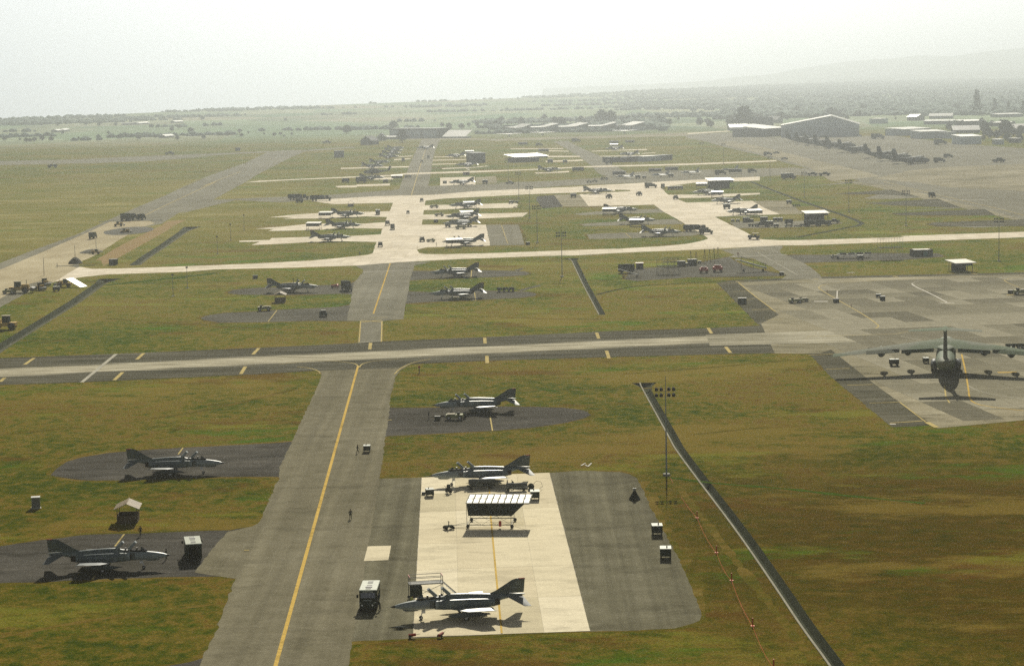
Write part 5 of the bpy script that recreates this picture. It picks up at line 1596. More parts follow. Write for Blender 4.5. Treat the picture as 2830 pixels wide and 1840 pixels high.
for q, dg, l in (('c 820,140', -12, 'dark awning at the nose of the first pale jet'), ('c 1205,110', -12, 'dark awning behind the second pale jet'), ('c 1380,95', -12, 'dark awning between pale jets on the strip'), ('c 2060,115', -12, 'long dark awning at the eastern end of the strip'),
                 ('j 800,562', 6, 'dark awning behind the long white-roofed shelter'), ('j 575,485', 6, 'dark awning on the far field nearest the hangars'), ('j 1570,470', 6, 'dark awning above the far white sunshade'), ('j 1745,465', 6, 'dark awning, easternmost on the far field')):
    def _b():
        t = empty('awning')
        MB().box((0, 0, 3.2), (10, 5, .2), TARP2, rx=R(3)).build('roof', parent=t)
        MB().box((0, -2.3, 2.0), (9.4, .08, 2.0), TARP2).build('side_curtain', parent=t)
        for sx in (-4.5, 4.5):
            for sy in (-2.2, 2.2): MB().bar((sx, sy, 0), (sx, sy, 3.2), .14, DARK).build('post', parent=t)
        return t
    put('awn', _b, pt(q)+V((0, 0, Z3)), R(dg), l, 'awning', 'dark awnings')

# ---- middle distance vehicles and carts
LIST = [
    ('truck', 'a 1385,1175', -75, 'green truck with hood toward the camera at the stub mouth', 'truck', 'trucks', 1.1),
    ('rbottle', 'a 1252,1145', 0, 'red wheeled bottle on the stub before the green truck', 'fire extinguisher', 'wheeled bottles', 2.2),
    ('rbottle', 'a 1285,1143', 90, 'red trolley next to another on the stub before the truck', 'fire extinguisher', 'wheeled bottles', 2.2),
    ('pickup', 'a 1135,1448', -80, 'dark pickup with grey roof on the empty western stub', 'pickup', 'pickups', 1.1),
    ('tug', 'a 505,1388', 5, 'olive tow tractor at the grass rim of the empty stub', 'tow tractor', 'tow tractors', 1.3),
    ('box', 'a 408,1045', 0, 'dark box alone on the grass by a faraway western jet', 'equipment box', 'small boxes', .8),
    ('trailer', 'b 1155,1185', 3, 'dark flat trailer on many pale-hubbed wheels behind a jet', 'trailer', 'trailers', 1.0),
    ('tug', 'b 605,1275', 0, 'dark trolley below the wing of the jet on the grey stub', 'tow tractor', 'tow tractors', 1.0),
    ('box', 'b 1388,685', 0, 'dark box on the grass beside the asphalt square', 'equipment box', 'small boxes', .8),
    ('jeep', 'a 1745,705', -85, 'dark jeep on the ramp near the grass corner', 'jeep', 'jeeps', 1.25),
    ('truck', 'a 1876,522', -85, 'dark truck driving down the concrete ramp', 'truck', 'trucks', .85),
    ('jeep', 'a 1822,475', -85, 'pale-roofed jeep just behind the truck on the ramp', 'jeep', 'jeeps', 1.4),
    ('jeep', 'a 2040,352', -85, 'jeep alone in the middle of the concrete ramp', 'jeep', 'jeeps', 1.0),
    ('jeep', 'a 2187,225', -85, 'pale jeep at the north end of the ramp by a grass tip', 'jeep', 'jeeps', 1.25),
    ('jeep', 'b 258,650', -80, 'pale-roofed jeep by the shaded jet, west of a tug', 'jeep', 'jeeps', 1.25),
    ('tug', 'b 352,652', 170, 'small tug between the pale jeep and the shaded jet', 'tow tractor', 'tow tractors', 1.1),
    ('van', 'a 1718,362', -85, 'dark boxy van by the nose of the northern western jet', 'van', 'step vans', .9),
    ('bowser', 'h 1300,1112', -8, 'dark bowser below the first tanker on the old road', 'bowser', 'bowsers', 1.0),
    ('tanker', 'h 1290,1080', 4, 'dark tanker with a pale patch parked on the old road', 'tanker truck', 'tanker trucks', 1.15),
    ('tanker', 'h 1535,1092', 4, 'dark tanker east of another on the old road', 'tanker truck', 'tanker trucks', 1.15),
    ('hut', 'a 1430,270', 88, 'tiny open hut on grass north of the western jets', 'hut', 'open huts', 1.0),
    ('tug', 'b 388,290', 175, 'tug facing the northern eastern finger jet', 'tow tractor', 'tow tractors', 1.4),
    ('tug', 'b 442,378', 175, 'tug facing the southern eastern finger jet', 'tow tractor', 'tow tractors', 1.4),
    ('box', 'b 405,445', 0, 'dark crate on the thin grass between eastern fingers', 'equipment box', 'small boxes', 1.0),
    ('cart', 'b 530,495', 10, 'dark cart under the nose of the jet at the concrete square', 'ground cart', 'ground carts', 1.0),
    ('tug', 'b 670,515', 10, 'pale-topped trolley under the jet at the concrete square', 'tow tractor', 'tow tractors', 1.5),
    ('dolly', 'b 765,490', 10, 'small dolly behind the jet at the concrete square', 'dolly', 'dollies', 1.2),
    ('pickup', 'b 1195,35', -12, 'dark pickup on the northern grey strip', 'pickup', 'pickups', 1.2),
    ('cart', 'b 930,28', 0, 'dark cart on the northern grey strip west of the pickup', 'ground cart', 'ground carts', 1.0),
    ('cart', 'b 1205,245', 0, 'dark cart at the end of the northern eastern finger', 'ground cart', 'ground carts', 1.0),
    ('tug', 'b 1250,238', 0, 'tug beside a cart at the end of the northern finger', 'tow tractor', 'tow tractors', 1.2),
    ('truck', 'c 1155,268', -10, 'dark truck at the eastern road junction', 'truck', 'trucks', 1.05),
    ('truck', 'c 1282,272', 90, 'dark truck beside three carts at the junction', 'truck', 'trucks', .9),
    ('cart', 'c 1362,290', 0, 'first of three dark carts west of the long white shelter', 'ground cart', 'ground carts', 1.3),
    ('cart', 'c 1416,288', 0, 'middle of three dark carts west of the long white shelter', 'ground cart', 'ground carts', 1.3),
    ('cart', 'c 1472,286', 0, 'last of three dark carts, nearest the long white shelter', 'ground cart', 'ground carts', 1.3),
    ('jeep', 'c 1030,350', -70, 'dark jeep in the open middle of the eastern ramp', 'jeep', 'jeeps', 1.4),
    ('jeep', 'c 708,380', -70, 'dark jeep below the jet on the grass sliver', 'jeep', 'jeeps', 1.5),
    ('cart', 'c 328,372', 0, 'dark cart on the greyer concrete square', 'ground cart', 'ground carts', 1.5),
    ('jeep', 'c 1420,392', -80, 'dark jeep with an aerial at the ramp edge', 'jeep', 'jeeps', 1.4),
    ('dolly', 'c 495,214', 0, 'tow dolly on the grey strip, westernmost of three', 'dolly', 'dollies', 2.0),
    ('dolly', 'c 555,208', 0, 'tow dolly on the grey strip, middle of three', 'dolly', 'dollies', 2.0),
    ('tug', 'c 655,182', 0, 'tug on the grey strip east of two dollies', 'tow tractor', 'tow tractors', 1.6),
    ('tanker', 'c 1640,735', -12, 'long olive tanker at the nose of the lowest eastern jet', 'tanker truck', 'tanker trucks', 1.05),
    ('truck', 'c 1745,762', -12, 'dark tow truck coupled ahead of the long olive tanker', 'truck', 'trucks', .85),
    ('jeep', 'c 2255,818', 165, 'green jeep with pale windscreen at the ramp corner', 'jeep', 'jeeps', 1.5),
    ('cart', 'c 1015,170', 0, 'dark cart between the first and second pale jets', 'ground cart', 'ground carts', 1.5),
    ('cart', 'c 1085,168', 0, 'smaller dark cart between the first and second pale jets', 'ground cart', 'ground carts', 1.1),
    ('cart', 'c 1370,155', 0, 'dark cart between the second and third pale jets', 'ground cart', 'ground carts', 1.5),
    ('truck', 'c 1900,128', 0, 'dark truck under the nose of the easternmost pale jet', 'truck', 'trucks', 1.1),
    ('truck', 'c 2240,105', 0, 'pale-topped truck beyond the long dark awning', 'truck', 'trucks', .9),
    ('van', 'k 1330,1405', 5, 'dark boxy van at the edge of the northern concrete road', 'van', 'step vans', 1.3),
    ('pickup', 'k 1645,1360', 0, 'dark pickup on the grey strip edge, western of two', 'pickup', 'pickups', 1.4),
    ('pickup', 'k 1805,1362', 0, 'dark pickup on the grey strip edge, eastern of two', 'pickup', 'pickups', 1.6),
    ('truck', 'k 1058,1095', 0, 'dark truck on the diagonal strip below the propeller planes', 'truck', 'trucks', 1.0),
    ('pickup', 'k 1168,1072', 0, 'dark pickup just ahead of the truck on the diagonal strip', 'pickup', 'pickups', 1.2),
    ('pickup', 'k 1275,1150', 0, 'dark pickup at the junction of strip and service road', 'pickup', 'pickups', 1.2),
    ('truck', 'l 1030,1350', 0, 'dark truck off the nose of the nearest propeller plane', 'truck', 'trucks', 1.2),
    ('truck', 'l 1125,1300', 0, 'dark truck north of another on the grey apron', 'truck', 'trucks', 1.0),
    ('pickup', 'l 1665,1350', 20, 'dark low vehicle alone on the grey apron by the picture edge', 'pickup', 'pickups', 2.0),
    ('truck', 'l 1040,1160', 0, 'olive truck with pale load by the far warehouses', 'truck', 'trucks', 1.6),
    ('truck', 'l 370,1100', 5, 'pale truck at the corner of the grey hangar', 'truck', 'trucks', 1.8),
    ('truck', 'e 1338,175', -80, 'dark box truck on the pale strip near spilled white marks', 'truck', 'trucks', .9),
    ('jeep', 'i 845,770', 0, 'dark jeep at the western edge of the far taxiway', 'jeep', 'jeeps', 1.5),
    ('jeep', 'i 1028,570', -85, 'pale-roofed jeep on the far taxiway line', 'jeep', 'jeeps', 1.4),
    ('truck', 'i 1115,518', -85, 'dark truck on the far taxiway', 'truck', 'trucks', .9),
    ('truck', 'i 783,555', -85, 'dark truck on a western strip by the far taxiway', 'truck', 'trucks', 1.0),
    ('bowser', 'i 230,835', 0, 'dark fuel bowser in front of the helicopter', 'bowser', 'bowsers', 1.7),
    ('cart', 'i 550,838', 0, 'dark cart south of the helicopter strip', 'ground cart', 'ground carts', 1.5),
    ('bowser', 'i 25,832', 0, 'greenish tank on the grass west of the helicopter', 'bowser', 'bowsers', 1.2),
    ('hut', 'i 1612,728', 85, 'tiny hut on the grass by the thin white service road', 'hut', 'open huts', 1.4),
    ('box', 'i 1330,845', 0, 'dark box in front of the lone jet on the pale square', 'equipment box', 'small boxes', 1.2),
    ('cart', 'i 1860,848', 0, 'dark cart on the greyer square east of the lone jet', 'ground cart', 'ground carts', 1.6),
    ('bowser', 'j 1155,768', 0, 'pale-bellied tank beside the small jet, western of two', 'bowser', 'bowsers', 1.2),
    ('bowser', 'j 1205,765', 0, 'dark tank beside the small jet, eastern of two', 'bowser', 'bowsers', 1.2),
    ('jeep', 'j 1520,690', 0, 'pale jeep at the corner of the low dark sheds', 'jeep', 'jeeps', 1.8),
    ('cart', 'j 875,680', 0, 'dark cart at the end of the long white-roofed shelter', 'ground cart', 'ground carts', 2.0),
    ('cart', 'j 1038,680', 0, 'dark cart on the strip east of the long white-roofed shelter', 'ground cart', 'ground carts', 1.6),
    ('truck', 'j 755,490', 0, 'dark truck on a far strip west of the diagonal taxiway', 'truck', 'trucks', 1.0),
    ('truck', 'j 1160,448', 0, 'dark truck north-east of the diagonal taxiway head', 'truck', 'trucks', 1.3),
    ('pickup', 'h 1600,465', 10, 'low dark vehicle on the far grass north of the perimeter road', 'pickup', 'pickups', 2.0),
    ('box', 'h 625,545', 0, 'white-roofed marker hut beside the perimeter road', 'equipment box', 'small boxes', 2.2),
    ('box', 'h 1735,615', 0, 'white-topped shed on the far western grass', 'equipment box', 'small boxes', 4.0),
    ('jeep', 'g 575,730', 0, 'dark vehicle on the far western grass south of the road', 'jeep', 'jeeps', 2.4),
    ('pickup', 'g 1860,588', 5, 'dark vehicle on the perimeter road', 'pickup', 'pickups', 2.0),
    # apron
    ('tug', 'd 1150,1305', 10, 'pale tow tractor on the apron, western of a coupled pair', 'tow tractor', 'tow tractors', 1.2),
    ('tug', 'd 1232,1290', 10, 'darker tow tractor coupled behind another on the apron', 'tow tractor', 'tow tractors', 1.0),
    ('box', 'd 585,1312', 0, 'dark box at the western edge of the apron', 'equipment box', 'small boxes', 1.2),
    ('box', 'd 1588,1300', 0, 'small olive crate at the yellow taxi line', 'equipment box', 'small boxes', .8),
    ('post', 'd 1492,1198', 0, 'small red marker on the yellow curve of the apron', 'marker', None, .8),
    ('post', 'd 1750,1350', 0, 'small red marker beside the yellow line', 'marker', None, .8),
    ('cart', 'e 765,1248', 0, 'low dark cart beside a person-high box on the apron', 'ground cart', 'ground carts', .7),
    ('box', 'e 808,1278', 90, 'upright dark box on the apron beside a low cart', 'equipment box', 'small boxes', .9),
    ('tug', 'e 2290,1215', 0, 'dark tractor on a yellow slab at the apron edge', 'tow tractor', 'tow tractors', 1.5),
    ('box', 'e 2175,1205', 0, 'low dark box west of the tractor on the yellow slab', 'equipment box', 'small boxes', .7),
    ('trailer', 'p 1650,752', 3, 'dark trailer behind the wing of the big transport', 'trailer', 'trailers', .8),
    ('cart', 'p 690,890', 0, 'pale-topped cart in the wing shadow of the big transport', 'ground cart', 'ground carts', 1.0),
    ('cart', 'p 942,868', 90, 'dark cart near the fuselage of the big transport', 'ground cart', 'ground carts', .8),
    ('box', 'd 1005,1008', 0, 'dark box at the mouth of the eastern taxiway', 'equipment box', 'small boxes', .7),
    # yard by the long dark shed
    ('cart', 'u 165,288', 0, 'first small low cart in the yard near the ramp', 'ground cart', 'ground carts', .75),
    ('cart', 'u 258,288', 0, 'second small low cart in the yard near the ramp', 'ground cart', 'ground carts', .75),
    ('box', 'u 412,292', 0, 'tall dark crate at the back of the yard, westernmost', 'equipment box', 'small boxes', 1.5),
    ('box', 'u 508,290', 0, 'small dark crate beside the tall western crate', 'equipment box', 'small boxes', .9),
    ('box', 'u 735,288', 0, 'tall dark crate at the back of the yard behind the green truck', 'equipment box', 'small boxes', 1.6),
    ('cart', 'u 950,280', 0, 'low dark cart, western of a pair at the back of the yard', 'ground cart', 'ground carts', 1.1),
    ('cart', 'u 1030,278', 0, 'low dark cart, eastern of a pair at the back of the yard', 'ground cart', 'ground carts', 1.1),
    ('trailer', 'u 550,375', 0, 'dark flat trailer at the front of the yard', 'trailer', 'trailers', .85),
    ('truck', 'u 715,375', 180, 'dark green truck at the front of the yard', 'truck', 'trucks', .85),
    ('cart', 'u 840,358', 0, 'dark cart coupled behind the green truck in the yard', 'ground cart', 'ground carts', 1.4),
    ('cart', 'u 958,385', 0, 'single dark cart in the yard front, east of the truck', 'ground cart', 'ground carts', 1.0),
    ('bowser', 'u 1190,325', 0, 'dark rounded bowser in the middle of the yard', 'bowser', 'bowsers', .9),
    ('tug', 'u 1185,380', 0, 'green tug with pale screen in the middle of the yard', 'tow tractor', 'tow tractors', 1.1),
    ('trailer', 'u 1340,378', 0, 'low dark trailer with a tow bar east of the green tug', 'trailer', 'trailers', .5),
    ('trailer', 'u 1490,370', 0, 'dark trailer below the long shed', 'trailer', 'trailers', .8),
    ('truck', 'u 1600,365', 0, 'dark truck below the long shed', 'truck', 'trucks', .9),
    ('truck', 'u 1815,360', 0, 'dark truck at the eastern end of the long shed', 'truck', 'trucks', .9),
    ('trailer', 'u 1915,345', 0, 'dark trailer coupled to the truck at the shed end', 'trailer', 'trailers', .55),
    ('pickup', 'u 2010,310', 0, 'dark pickup with a pointed boom at the yard tip', 'pickup', 'pickups', 1.2),
    ('cart', 'd 420,300', 0, 'dark cart behind the jet on the eastern pad', 'ground cart', 'ground carts', 1.6),
    ('cart', 'd 1085,245', 0, 'dark cart beyond the greyer end of the eastern pad', 'ground cart', 'ground carts', 1.2),
    ('trailer', 'd 1165,275', 0, 'low trailer by the dry patch beyond the eastern pad', 'trailer', 'trailers', .7),
    # western works area
    ('truck', 'f 1172,235', 80, 'dark dump truck in the works area, westernmost of three', 'truck', 'trucks', 1.3),
    ('truck', 'f 1232,232', 80, 'dark dump truck in the works area, middle of three', 'truck', 'trucks', 1.2),
    ('truck', 'f 1318,228', 80, 'dark dump truck in the works area, standing apart from two', 'truck', 'trucks', 1.05),
    ('digger', 'f 1100,288', 10, 'earth mover on the bare ground before the dump trucks', 'earth mover', 'earth movers', .85),
    ('digger', 'f 1160,352', 10, 'earth mover on the dark spoil in the works area', 'earth mover', 'earth movers', .85),
    ('truck', 'f 866,402', 85, 'dark truck alone in the middle of the bare earth', 'truck', 'trucks', 1.0),
    ('digger', 'f 890,545', 180, 'roller machine beside a dark spoil heap', 'earth mover', 'earth movers', .7),
    ('box', 'f 1055,645', 0, 'yellowish box on the grass by the sandy track', 'equipment box', 'small boxes', 1.5),
    ('digger', 'f 375,880', -60, 'pale earth mover at the grass corner, nearer of a pair', 'earth mover', 'earth movers', .9),
    ('digger', 'f 415,840', -60, 'pale earth mover at the grass corner, farther of a pair', 'earth mover', 'earth movers', .9),
    ('digger', 'f 180,905', 0, 'big dark loader on the asphalt edge at the west', 'earth mover', 'earth movers', 1.35),
    ('tug', 'f 85,915', 0, 'small dark machine west of the big loader', 'tow tractor', 'tow tractors', 1.3),
    ('digger', 'f 45,1245', 180, 'dark loader cut by the picture edge beside the ditch', 'earth mover', 'earth movers', 1.4),
    ('digger', 'f 600,850', 180, 'olive machine beside the leaning white sheet', 'earth mover', 'earth movers', .95),
    ('cart', 'f 525,890', 0, 'low dark cart on the grass below the leaning white sheet', 'ground cart', 'ground carts', 1.0),
]
for k, q, dg, l, c, g_, s in LIST:
    go(k, q, dg, l, c, g_, s)

# ------------------------------------------------------------------ yard equipment south of the white road
def build_ramp():
    t = empty('boarding_ramp')
    MB().add([(-3.4, -.7, .9), (3.4, -.7, 2.9), (3.4, .7, 2.9), (-3.4, .7, .9), (-3.4, -.7, .65), (3.4, -.7, 2.65), (3.4, .7, 2.65), (-3.4, .7, .65)], [(0, 1, 2, 3), (7, 6, 5, 4), (0, 4, 5, 1), (1, 5, 6, 2), (2, 6, 7, 3), (3, 7, 4, 0)], STEEL).build('ramp_deck', parent=t)
    for sy in (-.7, .7):
        MB().bar((-3.4, sy, 1.7), (3.4, sy, 3.7), .09, STEEL).build('hand_rail', parent=t)
        for x in (-3, 0, 3): MB().bar((x, sy, 0.3), (x, sy, 2.9+x*.28), .09, STEEL).build('post', parent=t)
    MB().box((3.9, 0, 2.9), (1.2, 1.5, .12), STEEL).build('landing', parent=t)
    wheels4(t, (2.4, -2.4), .8, .3, .2)
    return t
def build_scaffold(L_=5.5, D_=2.4, Hh=3.6, nx=4):
    t = empty('work_scaffold')
    for i in range(nx+1):
        for sy in (-1, 1):
            MB().bar((-L_/2+L_*i/nx, sy*D_/2, 0), (-L_/2+L_*i/nx, sy*D_/2, Hh), .09, STEEL).build('upright', parent=t)
    for z in (Hh*.5, Hh*.98):
        for sy in (-1, 1):
            MB().bar((-L_/2, sy*D_/2, z), (L_/2, sy*D_/2, z), .09, STEEL).build('ledger', parent=t)
    MB().box((0, 0, Hh*.55), (L_, D_*.8, .1), OD2).build('deck', parent=t)
    br = MB()
    for i in range(nx):
        br.bar((-L_/2+L_*i/nx, -D_/2, 0), (-L_/2+L_*(i+1)/nx, -D_/2, Hh*.5), .05, STEEL)
    br.build('cross_brace', parent=t)
    return t
def build_tripod():
    t = empty('jack_stand')
    for k in range(3):
        a = 2*pi*k/3
        MB().bar((cos(a)*.8, sin(a)*.8, 0), (cos(a)*.12, sin(a)*.12, 4.6), .11, OD2).build('leg', parent=t)
    for z in (.6, 1.8, 3.0):
        r = .8-(.68*z/4.6)
        q = MB()
        for k in range(3):
            a, b = 2*pi*k/3, 2*pi*(k+1)/3
            q.bar((cos(a)*r, sin(a)*r, z), (cos(b)*r, sin(b)*r, z), .07, OD2)
        q.build('tie_ring', parent=t)
    MB().cyl((0, 0, 4.4), (0, 0, 5.2), .16, n=8, m=OD2).build('jack_head', parent=t)
    return t
def build_red_cart(m=None):
    t = empty('red_cart')
    MB().box((0, 0, 1.0), (2.6, 1.5, .8), RED).build('body', parent=t)
    MB().cyl((-.9, 0, 1.5), (.9, 0, 1.5), .38, n=10, m=RED).build('bottle', parent=t)
    MB().box((0, 0, 1.9), (1.0, .5, .1), PALE).build('hose_box', parent=t)
    wheels4(t, (.9, -.9), .7, .32, .2)
    return t
def build_rack():
    t = empty('storage_rack')
    for i in range(6):
        for sy in (-1, 1):
            MB().bar((-5+2*i, sy*.8, 0), (-5+2*i, sy*.8, 1.3), .1, STEEL).build('upright', parent=t)
    for z in (.6, 1.25):
        MB().box((0, 0, z), (10.4, 1.6, .08), STEEL).build('shelf', parent=t)
    for i in range(4):
        MB().cyl((-4.4+2.6*i, -.3, 1.5), (-2.4+2.6*i, -.3, 1.5), .2, n=8, m=STEEL if i % 2 else OD2).build('pylon_tank', parent=t)
    return t
EXTRA.update(ramp=build_ramp, scaf=build_scaffold, tri=build_tripod, redc=build_red_cart, rack=build_rack,
             cage=lambda: build_scaffold(9.0, 4.0, 8.2, 4))
for k, q, dg, l, c, g_, s in [
    ('bowser', 't 265,385', 6, 'dark fuel trailer with glazed top at the western end of the yard', 'bowser', 'bowsers', 1.35),
    ('ramp', 't 320,450', 172, 'grey boarding ramp lying in front of the dark fuel trailer', 'boarding ramp', 'boarding ramps', 1.0),
    ('ramp', 't 2080,365', 172, 'long boarding ramp at the eastern end of the yard', 'boarding ramp', 'boarding ramps', 1.5),
    ('scaf', 't 865,400', 4, 'steel work scaffold in the middle of the equipment yard', 'scaffold', 'work scaffolds', 1.5),
    ('redc', 't 1372,385', 4, 'red cart with dark wheels in the yard, western of two', 'red cart', 'red carts', 1.2),
    ('redc', 't 1570,370', 4, 'red and white cart in the yard, eastern of two', 'red cart', 'red carts', 1.35),
    ('scaf', 't 905,300', 8, 'dark scaffold at the back edge of the equipment yard', 'scaffold', 'work scaffolds', 1.0),
    ('box', 't 1050,290', 8, 'dark crate at the back edge of the yard', 'equipment box', 'small boxes', 1.3),
    ('box', 't 1205,275', 8, 'dark crate between tall jack stands at the yard edge', 'equipment box', 'small boxes', 1.5),
    ('cart', 't 1110,290', 8, 'small dark cart next to the back crate', 'ground cart', 'ground carts', .8),
    ('cart', 't 1310,250', 8, 'tiny dark cart among the jack stands', 'ground cart', 'ground carts', .6),
    ('post', 't 1862,165', 0, 'red-brown marker at the end of the white hold line', 'marker', None, 1.6),
    ('rack', 'e 500,825', 6, 'long low steel rack with tanks in the eastern yard', 'storage rack', 'storage racks', 1.3),
    ('cage', 'e 890,835', 6, 'tall open steel frame in the eastern yard', 'scaffold', 'work scaffolds', 1.0),
    ('cart', 'e 570,840', 0, 'dark cart in front of the long steel rack', 'ground cart', 'ground carts', 1.0),
    ('tug', 'e 300,825', 0, 'dark tug at the western end of the steel rack', 'tow tractor', 'tow tractors', 1.0)]:
    go(k, q, dg, l, c, g_, s)
for i, (q, s) in enumerate((('t 1185,265', .98), ('t 1262,258', .92), ('t 1385,240', .98), ('t 1455,230', .95), ('t 1518,218', 1.0), ('t 1575,208', 1.0))):
    go('tri', q, 17*i, ['first', 'second', 'third', 'fourth', 'fifth', 'last'][i]+' tall jack stand counted from the western end of their row', 'jack stand', 'row of jack stands', s)
def build_orange_box():
    t = empty('equipment_shelter')
    MB().box((0, 0, 1.0), (2.6, 1.8, 1.9), DARK).build('body', parent=t)
    MB().box((0, 0, 2.05), (3.4, 2.6, .18), ORANGE).build('roof_rim', parent=t)
    MB().box((0, .1, 2.2), (3.0, 2.2, .12), TARP).build('roof', parent=t)
    return t
EXTRA['obox'] = build_orange_box
go('obox', 't 455,325', 4, 'white-topped orange-rimmed equipment shelter on the grass', 'shelter')
def build_bunker():
    t = empty('bunker')
    for i in range(7):
        for k in range(5):
            for yy in (-2.6, 2.6):
                MB2 = PROTO.get('bag')
                if MB2 is None:
                    MB2 = MB().box((0, 0, 0), (1.06, .55, .5), paint('sandbag', (.10, .10, .075), .95, var=.4), tx=.92, ty=.9).build('sandbag', parent=t)
                    PROTO['bag'] = MB2; o = MB2
                else:
                    o = MB2.copy(); COL.objects.link(o)
                o.location = (-3.2+1.07*i+(.3 if k % 2 else 0), yy, .26+.51*k)
    MB().box((-3.75, 0, 1.3), (.5, 5.0, 2.6), paint('sandbag', (.10, .10, .075), .95)).build('end_wall', parent=t)
    MB().box((3.75, 0, 1.3), (.5, 5.0, 2.6), paint('sandbag', (.10, .10, .075), .95)).build('end_wall', parent=t)
    MB().box((0, .2, 2.5), (6.6, 4.2, .12), TIN2).build('roof', parent=t)
    MB().box((.9, -2.98, .95), (1.5, .12, 1.8), paint('teal_paint', (.10, .22, .20), .6)).build('door', parent=t)
    return t
EXTRA['bunk'] = build_bunker
go('bunk', 'e 1222,800', 5, 'low sandbagged bunker with a teal door', 'bunker', z=.05)
# leaning white sheet and its prop
def build_lean():
    t = empty('leaning_shelter')
    MB().add([(-3.2, -2, 3.0), (3.2, -2, .1), (3.2, 2, .1), (-3.2, 2, 3.0), (-3.2, -2, 2.85), (3.2, -2, -.02), (3.2, 2, -.02), (-3.2, 2, 2.85)], [(0, 1, 2, 3), (7, 6, 5, 4), (0, 4, 5, 1), (1, 5, 6, 2), (2, 6, 7, 3), (3, 7, 4, 0)], TARP).build('sheet', parent=t)
    for sy in (-1.8, 1.8):
        MB().bar((-3.1, sy, 0), (-3.1, sy, 2.9), .16, WOOD).build('post', parent=t)
    return t
EXTRA['lean'] = build_lean
go('lean', 'f 715,850', -28, 'white sheet leaning to the ground beside an olive machine', 'shelter')
go('lean', 'b 1275,285', 160, 'grey panel leaning at the end of the northern finger stub', 'shelter', scale=.7)
# spoil heaps
def heap(q, sx, sy, h, l):
    p = pt(q)
    mb = MB(); n = 14
    rings = []
    for k in range(5):
        u = k/4
        rings.append([(cos(2*pi*i/n)*sx*(1-u*.95)*(1+.18*mnoise.noise(V((i*.9, k*.7, sx)))), sin(2*pi*i/n)*sy*(1-u*.95), h*sin(u*pi/2)) for i in range(n)])
    mb.loft(rings, DIRT_H)
    o = mb.build('spoil_heap', smooth=60, loc=(p.x, p.y, .04)); tag(o, l, 'spoil heap', 'spoil heaps')
DIRT_H = paint('dark_soil', (.06, .058, .045), .95, var=.4)
heap('f 850,528', 5, 9, 1.2, 'dark spoil heap in the works area beside the roller')
heap('f 1200,330', 12, 30, .8, 'long dark spoil heap stretching behind an earth mover')
heap('f 700,632', 3, 5, 2.6, 'small pointed spoil heap at the south end of the works area')
for q, l in (('f 700,618', 'thin pole standing on the small pointed spoil heap'), ('f 895,520', 'thin pole beside the roller machine'), ('f 410,745', 'thin pole behind the pair of pale earth movers')):
    t_ = MB().cyl((0, 0, 0), (0, 0, 7), .12, .08, 6, DARK).build('survey_pole'); t_.location = pt(q); tag(t_, l, 'pole', 'survey poles')
def build_cover():
    t = empty('grating'); return t
MB_ = MB().box((0, 0, .05), (16, 2.2, .08), OD2)
_o = MB_.build('steel_plate'); _o.location = pt('f 700,655'); _o.rotation_euler.z = R(3); tag(_o, 'long dark steel plate lying at the end of the works area', 'steel plate', 'steel plates')
_o = MB().box((0, 0, .05), (34, 4, .10), OD2).build('steel_plate'); _o.location = pt('f 1215,238'); _o.rotation_euler.z = R(3); tag(_o, 'long dark plate under the three dump trucks', 'steel plate', 'steel plates')

